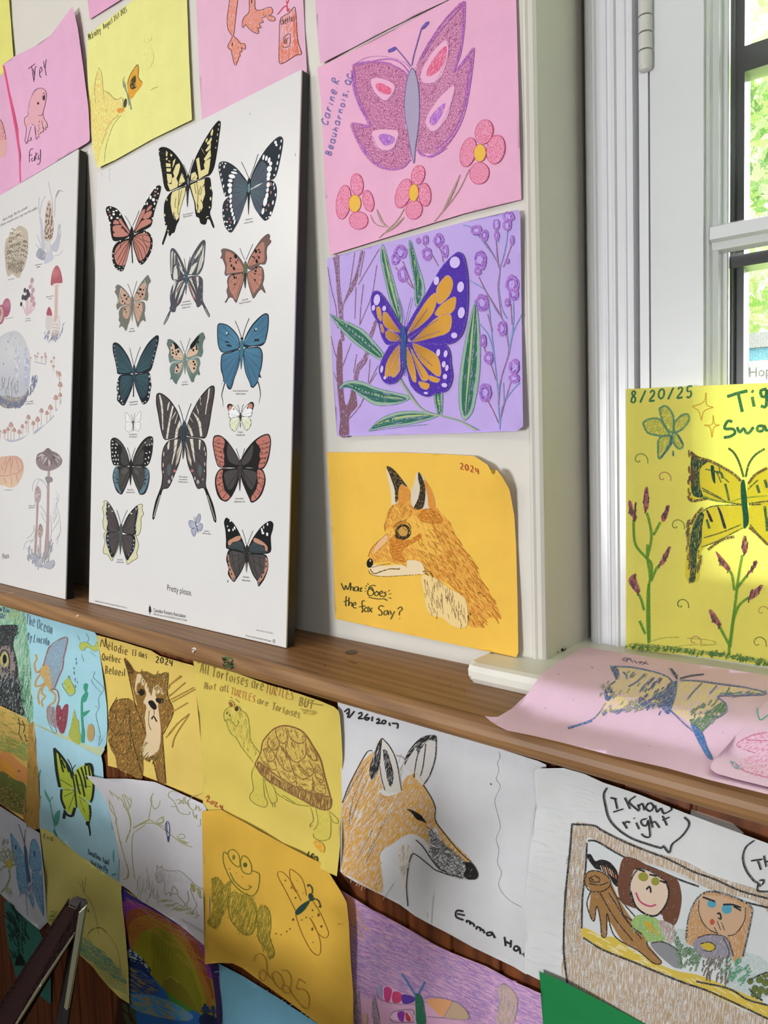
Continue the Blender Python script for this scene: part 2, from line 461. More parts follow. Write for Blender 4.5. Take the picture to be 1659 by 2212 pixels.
# ================================================================ the setting
ZL = ZC-.2614                                  # ledge top
ZS = ZC-.2382                                  # white stool top
SHK = -.0215                                   # the old window leans a little
def lean(p): return (p[0]+SHK*(p[2]-ZS), p[1], p[2])
def xat(px, py, y):                            # x on a vertical plane, taken back to stool height along the lean
    p = on_y(px,py,y); return p[0]-SHK*(p[2]-ZS)
def zat(px, py, y): return on_y(px,py,y)[2]
MWALL = paint('wall_plaster','d4cfc6',.6,.03,90,.35)
MWHITE = paint('white_gloss','dcdce0',.28,.03,35,.5)
MWHITE2 = paint('white_gloss_sash','d3d5d6',.35,.03,45,.3)
MSTOOL = paint('white_stool','e6e3da',.4,.09,50,.5)
MBLACK = paint('black_frame','15181a',.35,.2,60,.2)
MGAPCHIP = paint('gap_shade_and_chip','2a1a10',.9)  # dark colour for plaster chips and for shade painted into the sash gap
MLEDGE = wood('pine_ledge','74502f','9c744a',(2.2,30,30),.5)
MPANEL = wood('panelling','43200f','7d4420',(26,26,1.6),.4)
XC = xat(1163,460,0.)                          # wall corner at stool height
# main wall, with a rounded corner into the window recess
bm = bmesh.new()
prof = [(-3.2,0),(XC-.016,0),(XC-.0135,-.0022),(XC-.011,-.0025),(XC-.0085,-.0004),(XC-.004,.0008),(XC-.001,.004),(XC,.009),(XC,.26),(-3.2,.26)]
prism(bm, prof, 'z', ZL-.02, 2.6, lean)
tag(bm_obj('wall_left', bm, MWALL), 'off-white plaster wall left of the window', kind='structure')
bm = bmesh.new(); box(bm, .75,3.2,0,.26,ZL-.02,2.6)
tag(bm_obj('wall_right', bm, MWALL), kind='structure')
bm = bmesh.new(); box(bm, XC-.04,.75,0.0,.26,2.05,2.6)
tag(bm_obj('wall_back', bm, MWALL), kind='structure')
bm = bmesh.new()                                # vertical tongue-and-groove boards below the ledge
yb, bw, x = -.106, .062, -3.2
prof = [(-3.2,.26)]
while x < 3.2:
    prof += [(x+.0008,yb+.003),(x+.003,yb),(x+bw-.003,yb),(x+bw-.0008,yb+.003)]; x += bw
prof += [(3.2,.26)]
prism(bm, prof, 'z', 0, ZL-.024)
tag(bm_obj('wall_front', bm, MPANEL), 'reddish brown vertical wood panelling below the ledge', kind='structure')
MROOM = paint('room_plaster','b4b2ae',.7)
for nm, a in (('wall_rear',(-3.2,3.2,-3.3,-3.2,0,2.6)),('wall_west',(-3.3,-3.2,-3.3,.26,0,2.6)),('wall_east',(3.2,3.3,-3.3,.26,0,2.6)),('ceiling',(-3.3,3.3,-3.3,.26,2.6,2.7))):
    bm = bmesh.new(); box(bm,*a); tag(bm_obj(nm, bm, MROOM), kind='structure')
bm = bmesh.new(); box(bm, -3.2,3.2,-3.2,.26,-.05,0)
tag(bm_obj('floor', bm, wood('floor_boards','4a3320','6d4c30',(2,20,20))), kind='structure')
# ledge with a rounded nose
yf, th = -.148, .027
prof = [(.0,ZL),(yf+.012,ZL)]
for k in range(9):
    a = math.pi/2+math.pi*k/8; prof.append((yf+.0125+.0125*math.cos(a)*1.05, ZL-th/2+th/2*math.sin(a)))
prof += [(yf+.014,ZL-th),(.0,ZL-th)]
bm = bmesh.new(); prism(bm, prof, 'x', -3.2, 3.2)
ledge = tag(bm_obj('trim_1', bm, MLEDGE, smooth=False), 'long varnished pine ledge with a rounded front edge', kind='structure')
# knots, scuffs and the green crayon scribble on the ledge
def on_top(name, poly, mat, z=ZL+.0004):
    a = spline(pts(poly), True, 4); v = on_z(a[:,0],a[:,1],np.full(1,z)[0])
    return mesh_obj(name, v, [list(range(len(v)))], mat, ledge)
cr('Q3'); MKNOT = paint('knot','4d3a28',.5,.2)
on_top('knot', '525,572 545,560 590,556 625,564 622,576 590,586 545,586', MKNOT)
on_top('knot', '352,676 365,674 378,678 365,682', MKNOT)
MSCUFF = paint('scuff','d8d2c8',.7)
cr('Z')
# white painted window stool resting on the ledge; its rounded end sticks out to the left
yst, x0 = -.062, xat(1030,1440,-.03)
prof = [(.20,ZS),(yst+.010,ZS),(yst+.003,ZS-.002),(yst,ZS-.008),(yst+.001,ZS-.016),(yst+.006,ZL+.0005),(.20,ZL+.0005)]
bm = bmesh.new(); prism(bm, prof, 'x', x0+.012, 1.0)
prof2 = [(0.004,ZS-.001),(yst+.012,ZS-.001),(yst+.006,ZS-.004),(yst+.003,ZS-.009),(yst+.004,ZS-.016),(yst+.009,ZL+.0005),(.004,ZL+.0005)]
prism(bm, [(p[0]+.004,p[1]) for p in prof2], 'x', x0+.004, x0+.0125)
prism(bm, [(p[0]*.75-.002,ZL+.0005+(p[1]-ZL)*.8) for p in prof2], 'x', x0, x0+.0045)
# only the part that fits: the board is notched around the wall corner
bmesh.ops.bisect_plane(bm, geom=bm.verts[:]+bm.edges[:]+bm.faces[:], plane_co=(0,-.0005,0), plane_no=(0,1,0))
for f in [f for f in bm.faces if f.calc_center_median().y > 0 and f.calc_center_median().x < XC-.01 and False]: bm.faces.remove(f)
stool = tag(bm_obj('trim_2', bm, MSTOOL), 'white painted window stool with chipped rounded end on the pine ledge', kind='structure')
# fluted casing at the back of the recess
YT = .1055
def flutes(pxs):                                # (px at y=200, depth forward)
    return [(xat(p,200,YT), YT+.0035-d*.62) for p, d in pxs]
pr = flutes([(1262,.002),(1266,.006),(1278,.006),(1281,.010),(1286,.0105),(1289,.006),(1303,.005),(1306,.008),(1310,.008),(1312,.005),
  (1320,.006),(1323,.0105),(1328,.010),(1331,.004),(1345,.003),(1347,.006),(1350,.006),(1352,.003),(1360,.003),(1362,.008),(1367,.008),(1369,.001)])
bm = bmesh.new(); prism(bm, pr+[(pr[-1][0],.25),(pr[0][0]-.01,.25)], 'z', ZS, 2.05, lean)
tag(bm_obj('trim_3', bm, MWHITE), 'white gloss fluted window casing in the recess', kind='structure')
xa, xb = xat(1369,200,YT), xat(1378,200,YT)
bm = bmesh.new(); box(bm, xa,xat(1400,200,.112),.122,.25,ZS,2.05,lean); box(bm, xb,xat(1399.5,200,.108),.108,.13,ZS,2.05,lean)
tag(bm_obj('trim_4', bm, MWHITE), 'white gloss stop bead between casing and sash', kind='structure')
bm = bmesh.new(); box(bm, xat(1399,200,.118),xat(1407,200,.118),.1235,.25,ZS,2.05,lean)  # solid dark strip standing in for the shade inside the gap
tag(bm_obj('trim_5', bm, MGAPCHIP), 'dark strip painted in for the shade of the gap beside the sash', kind='structure')
# ---------------------------------------------------------------- window
YW = .110
win = D.objects.new('window_1', None); COL.objects.link(win); win.location = (-.1,YW,ZS)
tag(win, 'white casement window with a black storm frame behind it', kind='structure')
xs0, xs1 = xat(1404.5,400,YW), xat(1519,500,YW)
zm = zat(1521,506,YW); zr = ZS+.112
XR = .62
bm = bmesh.new()
def slab(x0,x1,y0,y1,z0,z1): box(bm,x0,x1,y0,y1,z0,z1,lean)
slab(xs0,xs1,YW,YW+.045,ZS,2.0)
bm_obj('sash_stile', bm, MWHITE2, win)
bm = bmesh.new(); slab(XR,XR+.09,YW,YW+.045,ZS,2.0); bm_obj('sash_stile', bm, MWHITE2, win)
bm = bmesh.new(); slab(xs1,XR,YW+.001,YW+.045,ZS,zr-.012); bm_obj('bottom_rail', bm, MWHITE2, win)
bm = bmesh.new(); slab(xs1,XR,YW+.001,YW+.045,1.96,2.0); bm_obj('top_rail', bm, MWHITE2, win)
def muntin(zc):
    bm = bmesh.new(); h = .0065
    prism(bm, [(YW+.002,zc+h),(YW+.002,zc-h),(YW+.010,zc-h-.002),(YW+.014,zc-h-.009),(YW+.030,zc-h-.010),(YW+.030,zc+h+.006),(YW+.012,zc+h+.004)], 'x', xs1-.004, XR)
    bm_obj('muntin', bm, MWHITE2, win)
muntin(zm); muntin(zm+.41)
def moulding(z0, z1):
    bm = bmesh.new(); e = xs1
    prism(bm, [(e-.001,YW+.004),(e+.004,YW+.008),(e+.006,YW+.014),(e+.011,YW+.018),(e+.0125,YW+.028),(e+.017,YW+.030),(e+.018,YW+.045),(e-.001,YW+.045)], 'z', z0, z1, lean)
    bm_obj('sash_moulding', bm, MWHITE2, win)
moulding(zr-.012, zm+.40)
# black storm frame and screen beyond the sash
YB = .160
xb0, xb1 = xat(1556,300,YB), xat(1609,300,YB)
bm = bmesh.new(); slab(xb0-.05,xb1-.009,YB-.01,YB+.022,ZS-.02,2.0)
slab(xb1-.0095,xb1,YB-.002,YB+.026,ZS-.02,2.0)
bm_obj('storm_frame_post', bm, MBLACK, win)
bm = bmesh.new(); zz = zat(1609,130,YB); slab(xb1-.001,XR,YB-.004,YB+.022,zz-.014,zz+.013); bm_obj('storm_frame_rail', bm, MBLACK, win)
bm = bmesh.new(); zz = zat(1600,563,YB-.01); slab(xb0,XR,YB-.012,YB+.020,zz-.007,zz+.006); bm_obj('storm_frame_rail', bm, MBLACK, win)
mg, nt, b = new_mat('window_glass')
t1 = nd(nt,'ShaderNodeBsdfTransparent'); g1 = nd(nt,'ShaderNodeBsdfGlossy'); g1.inputs['Roughness'].default_value = .02
fr = nd(nt,'ShaderNodeFresnel'); fr.inputs[0].default_value = 1.45; mx = nd(nt,'ShaderNodeMixShader')
lk(nt, fr.outputs[0], mx.inputs[0]); lk(nt, t1.outputs[0], mx.inputs[1]); lk(nt, g1.outputs[0], mx.inputs[2]); lk(nt, mx.outputs[0], nt.nodes['Material Output'].inputs[0])
bm = bmesh.new(); box(bm, xs1+.003,XR,YW+.032,YW+.035,zr-.02,zm,lean); bm_obj('glass_pane', bm, mg, win)
bm = bmesh.new(); box(bm, xs1+.003,XR,YW+.032,YW+.035,zm,zm+.40,lean); bm_obj('glass_pane', bm, mg, win)
ms, nt, b = new_mat('fly_screen'); co = obj_co(nt)
sp = nd(nt,'ShaderNodeSeparateXYZ'); lk(nt, co, sp.inputs[0])
fs = []
for k in (0,2):
    m1 = nd(nt,'ShaderNodeMath', operation='MULTIPLY'); m1.inputs[1].default_value = 2*math.pi/.0016; lk(nt, sp.outputs[k], m1.inputs[0])
    m2 = nd(nt,'ShaderNodeMath', operation='SINE'); lk(nt, m1.outputs[0], m2.inputs[0])
    m3 = nd(nt,'ShaderNodeMath', operation='GREATER_THAN'); m3.inputs[1].default_value = .80; lk(nt, m2.outputs[0], m3.inputs[0]); fs.append(m3)
mm = nd(nt,'ShaderNodeMath', operation='MAXIMUM'); lk(nt, fs[0].outputs[0], mm.inputs[0]); lk(nt, fs[1].outputs[0], mm.inputs[1])
b.inputs['Base Color'].default_value = (.12,.13,.12,1); b.inputs['Roughness'].default_value = .5
t2 = nd(nt,'ShaderNodeBsdfTransparent'); mx = nd(nt,'ShaderNodeMixShader'); lk(nt, mm.outputs[0], mx.inputs[0]); lk(nt, t2.outputs[0], mx.inputs[1]); lk(nt, b.outputs[0], mx.inputs[2]); lk(nt, mx.outputs[0], nt.nodes['Material Output'].inputs[0])
zt = zat(1609,168,YB)
mesh_obj('fly_screen', [(xb1-.01,YB+.024,ZS),(XR,YB+.024,ZS),(XR,YB+.024,zt),(xb1-.02,YB+.024,zt)], [(0,1,2,3)], ms, win)
# painted hinge: knuckles on the stop bead
MHINGE = paint('hinge_paint','c9c8c2',.35,.06,80,.5)
hx = (on_y(1374,100,.098)[0]+on_y(1404,100,.098)[0])/2
for (p0,p1) in ((-70,29),(31,66),(68,104),(106,150)):
    z1, z0 = zat(1388,p0,.098), zat(1388,p1,.098); r = .0075; bm = bmesh.new(); rings = []
    prof = [(r,z1-.0004),(r,z0+(.004 if p1 == 150 else .0004))]+([(r*.86,z0+.0015),(r*.4,z0)] if p1 == 150 else [])
    n = 20
    for (rr,z) in prof: rings.append([bm.verts.new((hx+SHK*(z-zat(1388,100,.098))+rr*math.cos(6.2832*k/n), .106+rr*math.sin(6.2832*k/n), z)) for k in range(n)])
    for a, c in zip(rings, rings[1:]):
        for k in range(n): bm.faces.new((a[k],a[(k+1)%n],c[(k+1)%n],c[k]))
    bm.faces.new(rings[0]); bm.faces.new(rings[-1][::-1]); bmesh.ops.recalc_face_normals(bm, faces=bm.faces)
    bm_obj('hinge_knuckle', bm, MHINGE, win, smooth=False)
# chips of missing plaster at the foot of the recess
wl = D.objects['wall_left']; cr('Q2')
for q in ("520,1985 535,1975 548,1990 565,1968 562,1995 545,2012 525,2002","735,1950 750,1905 765,1880 770,1925 752,1945","598,1985 625,1966 640,1970 615,1988","488,2010 497,2000 500,2022"):
    a = pts(q); n_ = np.array([1,0,-SHK]); n_ /= np.linalg.norm(n_)
    v = on_plane(a[:,0],a[:,1],np.array([XC+.0004,0,ZS]),n_); mesh_obj('plaster_chip', v, [list(range(len(v)))], MGAPCHIP, wl)
# ---------------------------------------------------------------- outdoors
def leaf_mat(name, c1, c2):
    m, nt, b = new_mat(name); oi = nd(nt,'ShaderNodeTexNoise'); oi.inputs['Scale'].default_value = 3
    tc = nd(nt,'ShaderNodeTexCoord'); lk(nt, tc.outputs['Object'], oi.inputs['Vector'])
    c = ramp(nt, oi.outputs[0], [(.35,lin(c1)),(.65,lin(c2))]); lk(nt, c, b.inputs['Base Color']); b.inputs['Roughness'].default_value = .5
    t = nd(nt,'ShaderNodeBsdfTranslucent'); lk(nt, c, t.inputs[0]); mx = nd(nt,'ShaderNodeMixShader'); mx.inputs[0].default_value = .5
    lk(nt, b.outputs[0], mx.inputs[1]); lk(nt, t.outputs[0], mx.inputs[2]); lk(nt, mx.outputs[0], nt.nodes['Material Output'].inputs[0]); return m
MLEAF = leaf_mat('leaf_green','4d7030','859e5c'); MBARK = paint('bark','6a543c',.9,.2,30,.8)
def tree(loc, r, h, label, seed):
    rg = np.random.RandomState(seed); root = D.objects.new('leafy_tree', None); COL.objects.link(root); root.location = loc
    tag(root, label, 'tree', 'trees outside the window')
    n = 5200; p = rg.normal(size=(n,3)); p /= np.linalg.norm(p,axis=1)[:,None]; p *= (rg.rand(n,1)**.4)
    blob = 1+.25*np.sin(p[:,:1]*5+seed)*np.cos(p[:,2:]*4)
    c = p*blob*np.array([r,r*.8,r*1.15])+np.array(loc)+[0,0,h]
    a, b2 = rg.normal(size=(n,3)), rg.normal(size=(n,3)); a /= np.linalg.norm(a,axis=1)[:,None]; b2 -= a*(a*b2).sum(1)[:,None]; b2 /= np.linalg.norm(b2,axis=1)[:,None]
    L = (.028+.03*rg.rand(n,1))*r; v = np.stack([c-a*L,c+b2*L*.45,c+a*L,c-b2*L*.45],1).reshape(-1,3)
    mesh_obj('crown', v, np.arange(4*n).reshape(-1,4).tolist(), MLEAF, root)
    bm = bmesh.new(); m = [bm.verts.new((loc[0]+.12*r*math.cos(k*.7854), loc[1]+.12*r*math.sin(k*.7854), loc[2])) for k in range(8)]
    t = [bm.verts.new((loc[0]+.05*r*math.cos(k*.7854), loc[1]+.05*r*math.sin(k*.7854), loc[2]+h)) for k in range(8)]
    for k in range(8): bm.faces.new((m[k],m[(k+1)%8],t[(k+1)%8],t[k]))
    bm_obj('trunk', bm, MBARK, root)
dR = ray(1650,300); dR = dR/dR[1]
def outp(dist, dx=0): return (float(CAM[0]+dR[0]*dist+dx), float(CAM[1]+dist), -.6)
tree(outp(4.2,-.3), 1.5, 3.6, 'sunlit leafy tree directly behind the fly screen', 3)
tree(outp(9,-5.0), 2.4, 4.6, 'sunlit tree farther back behind the black storm frame', 5)
tree(outp(9.5,1.6), 2.6, 4.2, 'low spreading sunlit tree to the side beyond the sign', 8)
bm = bmesh.new(); box(bm, -14,16,.3,24,-.7,-.6)
tag(bm_obj('ground', bm, paint('lawn','86a850',.9,.2,40,.6)), kind='structure')
# the notice board outside: grey framed, blue band, white panel
ys = 1.35
xg, xg2 = on_y(1600,760,ys)[0], on_y(1780,760,ys)[0]
zt, zb1, zb2, zb3 = zat(1640,720,ys), zat(1640,752,ys), zat(1640,778,ys), zat(1640,1000,ys)
sg = D.objects.new('notice_board', None); COL.objects.link(sg); sg.location = ((xg+xg2)/2,ys,-.6)
tag(sg, 'outdoor notice board with grey top, blue band and white panel seen through the screen', 'sign')
def bpart(nm, x0,x1,y0,y1,z0,z1,m):
    bm = bmesh.new(); box(bm,x0,x1,y0,y1,z0,z1); return bm_obj(nm,bm,m,sg)
bpart('top_rail',xg-.03,xg2+.03,ys-.02,ys+.03,zb1,zt,paint('sign_grey','42464a',.5))
bpart('blue_band',xg,xg2,ys-.002,ys+.01,zb2,zb1,paint('sign_blue','125f86',.5))
pn = bpart('white_panel',xg,xg2,ys,ys+.012,zb3,zb2,paint('sign_white','868a8c',.5))
for xx in (xg+.02,xg2-.02): bpart('post',xx-.02,xx+.02,ys+.012,ys+.05,-.6,zb1,MBARK)
board = Sheet('x','','',None,'e6e8ea',y=ys-.001,flat=True,obj=sg,grid=None)
pp = board.part('lettering', 'grey sans lettering')
cr('X'); PT('Hop', 1398,1985, 1640,1970, 0,-108, '33373a')
board.done()
# ================================================================ sheets
cr('px')
SH = {}
def sheet(k, name, label, cat, outline, col, **kw):
    SH[k] = Sheet(name, label, cat, outline, col, **kw); return SH[k]
GW = 'drawings taped to the plaster wall'; GL2 = 'drawings taped to the wood panelling'
yl = -.106
def up(k, label, outline, col, **kw): return sheet(k, 'drawing_sheet', label, 'drawing', outline, col, y=0., group=GW, **kw)
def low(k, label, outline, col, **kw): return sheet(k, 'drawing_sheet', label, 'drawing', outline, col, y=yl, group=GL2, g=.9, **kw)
up('yl', 'plain yellow sheet at the top corner above the pink frog drawing', '-90,-60 20,-60 23,40 29,122 30,150 -60,190', 'dcd87a', off=.002, seed=1)
up('sun', 'pink sheet with a brown sketch, mostly cut off behind the frog drawing', '-120,190 6,139 25,175 40,300 50,392 0,426 -100,480', 'd8a4c2', off=.003, seed=2)
up('trey', 'pink sheet with a small pencil frog above the mushroom board', '5.6,140 30,122 75,100 110,76 157,12.6 168,60 181,155 191,233 194,290 193.7,303 188,309 120,350 46.8,393.7 45,330 40,299 26.5,223', 'dba8c6', off=.006, wav=.0012, curls=[(157,14,.08,.012)], seed=3)
up('ptop', 'small pink sheet corner at the top edge, above the yellow butterfly drawing', '183,-60 193.6,41.7 208,33 249,7 300,-25 300,-60', 'dca4c4', off=.0015, seed=4)
up('mck', 'yellow sheet with a pencil branch and small orange butterfly', '189,73 196,70 286,1 340,-30 404,-62 404,0 408,120 414.7,258.7 330,300 250,345 210,363 200,320 192,230 188,140', 'e2de8c', off=.003, curls=[(212,360,.05,.006)], seed=5)
up('chee', 'pink sheet with orange crayon feet and a snack bag behind the butterfly board', '421,-50 423.5,0 429,130 436,258 440,290 560,260 664,200 663,151 658,60 655,0 654,-50', 'e0b0c8', off=.002, seed=6)
up('pup', 'blank lower part of a pink sheet at the top, above the purple butterfly', '680,-60 681.4,0 686,80 692,138 760,104 840,62 967.5,0 1060,-50', 'e0aeca', off=.0015, curls=[(692,138,.05,.006)], seed=7)
up('carb', 'pink sheet with a large purple and pink butterfly above three flowers', '685.4,146.5 760,110 971.6,0 1060,-46 1112,-66 1115,0 1120,200 1126,431 1000,462 712.5,551 703,430 693.5,217', 'e4acca', off=.0035, seed=8)
up('purp', 'lilac sheet with an orange and violet butterfly among leaves', '706.6,558.7 860,517 1000,480 1119,452.7 1124,463 1127,700 1130,921 1117.7,931 950,937 727.8,942 716,760', 'bda6e2', off=.004, curls=[(1122,455,.03,.006),(1126,928,.04,.010),(730,940,.04,.003)], seed=9)
up('fox', 'orange-yellow sheet with a fox head in profile and a question below it', '706,977 860,977.5 960,981 1023.7,985 1053,1004 1060,1016 1066,1026 1070,1015 1074,1016 1085,1030 1100.5,1057.5 1111,1113.6 1115,1181.5 1118,1300 1119.7,1409 1115,1420 1000,1396 860,1366 724,1336.6 718,1167', 'eabc50', off=.0035, curls=[(1095,1020,.07,.016),(1117,1418,.05,.008)], seed=10)
# lower wall, back layers first
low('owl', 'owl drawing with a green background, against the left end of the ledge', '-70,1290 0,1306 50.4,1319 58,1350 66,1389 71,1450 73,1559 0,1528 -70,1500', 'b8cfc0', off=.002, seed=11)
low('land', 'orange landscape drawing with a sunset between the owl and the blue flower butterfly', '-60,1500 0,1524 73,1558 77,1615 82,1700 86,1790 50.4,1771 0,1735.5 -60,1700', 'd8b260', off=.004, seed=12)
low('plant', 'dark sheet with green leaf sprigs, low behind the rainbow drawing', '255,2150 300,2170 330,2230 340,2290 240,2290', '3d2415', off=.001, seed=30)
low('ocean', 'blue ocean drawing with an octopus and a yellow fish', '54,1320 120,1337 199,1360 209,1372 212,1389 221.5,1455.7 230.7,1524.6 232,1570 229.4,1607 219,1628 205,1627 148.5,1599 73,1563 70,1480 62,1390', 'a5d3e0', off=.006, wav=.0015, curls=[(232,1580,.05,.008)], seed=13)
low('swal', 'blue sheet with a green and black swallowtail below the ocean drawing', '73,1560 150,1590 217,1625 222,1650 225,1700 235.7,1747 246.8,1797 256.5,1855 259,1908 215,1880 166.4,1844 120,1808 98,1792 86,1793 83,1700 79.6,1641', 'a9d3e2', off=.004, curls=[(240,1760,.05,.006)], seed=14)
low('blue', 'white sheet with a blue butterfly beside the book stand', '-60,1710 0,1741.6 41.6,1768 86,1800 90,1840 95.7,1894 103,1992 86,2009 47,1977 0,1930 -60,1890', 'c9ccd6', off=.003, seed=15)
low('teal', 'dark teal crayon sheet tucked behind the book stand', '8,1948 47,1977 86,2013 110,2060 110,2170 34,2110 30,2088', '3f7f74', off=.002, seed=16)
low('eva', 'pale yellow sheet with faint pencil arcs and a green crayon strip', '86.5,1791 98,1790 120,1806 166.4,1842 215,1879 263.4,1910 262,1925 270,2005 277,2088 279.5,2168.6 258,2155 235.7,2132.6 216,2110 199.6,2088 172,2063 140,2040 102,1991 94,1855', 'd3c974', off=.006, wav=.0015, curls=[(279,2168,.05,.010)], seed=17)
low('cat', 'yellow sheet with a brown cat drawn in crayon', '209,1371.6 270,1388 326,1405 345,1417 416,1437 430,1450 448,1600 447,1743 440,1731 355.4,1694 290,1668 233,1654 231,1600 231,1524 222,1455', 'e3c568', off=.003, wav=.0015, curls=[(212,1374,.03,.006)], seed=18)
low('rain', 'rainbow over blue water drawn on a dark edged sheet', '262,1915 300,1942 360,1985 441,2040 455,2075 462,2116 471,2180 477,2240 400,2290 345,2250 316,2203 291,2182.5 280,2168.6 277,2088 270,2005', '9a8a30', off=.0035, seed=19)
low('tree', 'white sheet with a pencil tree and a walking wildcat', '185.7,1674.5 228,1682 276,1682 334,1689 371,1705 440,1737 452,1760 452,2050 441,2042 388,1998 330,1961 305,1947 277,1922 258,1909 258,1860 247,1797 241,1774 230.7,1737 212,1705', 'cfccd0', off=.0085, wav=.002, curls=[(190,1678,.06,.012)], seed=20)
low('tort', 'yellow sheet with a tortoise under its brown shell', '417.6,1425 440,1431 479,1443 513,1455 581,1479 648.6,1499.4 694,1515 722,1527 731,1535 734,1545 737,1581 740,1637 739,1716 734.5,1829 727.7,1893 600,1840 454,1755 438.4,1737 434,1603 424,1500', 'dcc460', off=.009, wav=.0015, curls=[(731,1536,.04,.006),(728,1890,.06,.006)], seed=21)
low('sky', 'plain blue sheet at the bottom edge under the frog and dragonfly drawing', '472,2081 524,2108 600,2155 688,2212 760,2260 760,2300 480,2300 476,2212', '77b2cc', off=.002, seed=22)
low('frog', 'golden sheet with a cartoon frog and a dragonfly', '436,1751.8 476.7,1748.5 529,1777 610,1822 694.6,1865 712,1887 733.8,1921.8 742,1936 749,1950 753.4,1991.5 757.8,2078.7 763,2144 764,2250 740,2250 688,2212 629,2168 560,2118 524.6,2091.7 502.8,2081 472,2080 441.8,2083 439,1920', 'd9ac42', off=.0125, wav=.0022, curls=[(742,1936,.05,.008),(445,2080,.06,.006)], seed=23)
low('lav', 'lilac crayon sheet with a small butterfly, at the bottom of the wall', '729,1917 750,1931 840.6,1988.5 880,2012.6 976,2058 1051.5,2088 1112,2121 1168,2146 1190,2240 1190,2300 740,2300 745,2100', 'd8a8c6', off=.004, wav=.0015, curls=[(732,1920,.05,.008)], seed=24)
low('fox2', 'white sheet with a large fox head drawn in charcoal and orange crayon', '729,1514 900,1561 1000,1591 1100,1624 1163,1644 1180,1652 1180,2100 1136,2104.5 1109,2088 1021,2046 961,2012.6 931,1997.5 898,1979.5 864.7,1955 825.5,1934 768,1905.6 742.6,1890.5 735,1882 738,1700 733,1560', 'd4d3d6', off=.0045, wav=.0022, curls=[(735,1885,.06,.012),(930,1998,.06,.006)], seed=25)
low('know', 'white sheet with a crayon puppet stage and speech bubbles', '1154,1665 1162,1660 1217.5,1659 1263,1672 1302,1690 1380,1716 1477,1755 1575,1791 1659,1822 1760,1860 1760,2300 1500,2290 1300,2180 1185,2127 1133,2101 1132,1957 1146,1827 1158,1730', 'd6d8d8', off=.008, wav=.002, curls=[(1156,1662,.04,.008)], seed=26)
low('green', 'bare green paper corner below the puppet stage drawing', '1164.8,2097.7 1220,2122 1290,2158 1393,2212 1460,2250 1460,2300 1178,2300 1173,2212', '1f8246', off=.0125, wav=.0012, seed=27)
# window sheet and the two on the sill
sheet('tig', 'drawing_sheet', 'yellow sheet with a large butterfly, leaning on the window and glowing against the glass', 'drawing',
  '1352,840.5 1500,834 1659,827 1760,823 1760,1456 1659,1440 1500,1417 1352,1401 1352,1120', 'efe474', y=.1000, off=.0, wav=.0006, transl=.42, seed=28)
def drape(p):
    y = p[...,1]; t = np.clip((y+.112)/.045,0,1); t = t*t*(3-2*t)
    return t*(ZS-ZL+.0006)+.0012
sheet('alex', 'drawing_sheet', 'large pink sheet with a blue and yellow butterfly lying on the window sill', 'drawing',
  '1260,1397.6 1206.5,1429 1170.8,1455 1139,1499 1105,1531 1075.5,1548.5 1060,1548.5 1047,1547 1060,1558 1075.5,1568 1095,1578 1151,1589 1222,1606 1330,1634 1437,1658 1536,1685.6 1659,1716 1760,1740 1760,1480 1659,1459 1480,1431 1330,1408',
  'efcbe2', z=ZL, off=.0005, wav=.0004, hfun=drape, curls=[(1050,1547,.045,.014)], seed=29, grid=9)
sheet('bug', 'drawing_sheet', 'smaller pink sheet with a pink crayon creature overlapping the sill butterfly drawing', 'drawing',
  '1535,1652 1545,1640 1590,1588 1635.5,1540 1660,1508 1760,1400 1800,1790 1659,1700 1594,1684 1548,1671 1536,1662', 'f0cbe2', z=ZL, off=.0025, wav=.0003, hfun=drape, curls=[(1538,1655,.035,.006)], seed=31, grid=9)

def nose(p):
    q = np.clip((yf+.0125-p[...,1])/.0131,0,.985); return -th/2+th/2*np.sqrt(1-q*q)+.0002
SH['ledge'] = Sheet('x','','',None,'a87a50',z=ZL,off=0.,wav=0.,hfun=nose,obj=ledge)
SL = SH['ledge']; cr('N'); SL.part('crayon_mark','green and black crayon scribble on the ledge edge')
M("1060,680 1090,672 1135,680|1062,695 1100,690 1140,700|1070,712 1110,708 1142,715|1060,735 1100,728 1145,735|1072,748 1110,742 1148,748",'3f6a3c',3.2,.85); M("1055,672 1080,690 1070,700|1140,690 1125,715 1145,722|1065,722 1080,738|1145,740 1120,758 1150,752|1060,685 1140,710|1070,705 1142,728",'22241c',1.8,.85)
SL.part('paint_fleck','white flecks on the ledge'); M("828,606 850,600 856,612 840,618 835,634 830,612|830,620 836,632",'dedad4',2.6,.9); cr('O'); M("618,232 640,220",'dedad4',2,.9); M("50,50 80,40 115,36",'c9b89c',1.2,.7); cr('Q3')
for p in ("1050,700 822,740 415,822 218,778 660,872 1170,688 1430,725 1358,1020 1545,822 1240,690".split()): S(p+' '+p,'dcd2c4',1.3,1)
for p in ("1470,775 1240,850 1415,686 1155,860 1600,990 1510,740".split()): S(p+' '+p,'4a3424',1.8,.9)
M("1255,760 1255,780|1340,820 1342,850|1450,845 1455,890|550,640 620,660",'7a5638',1.4,.6)
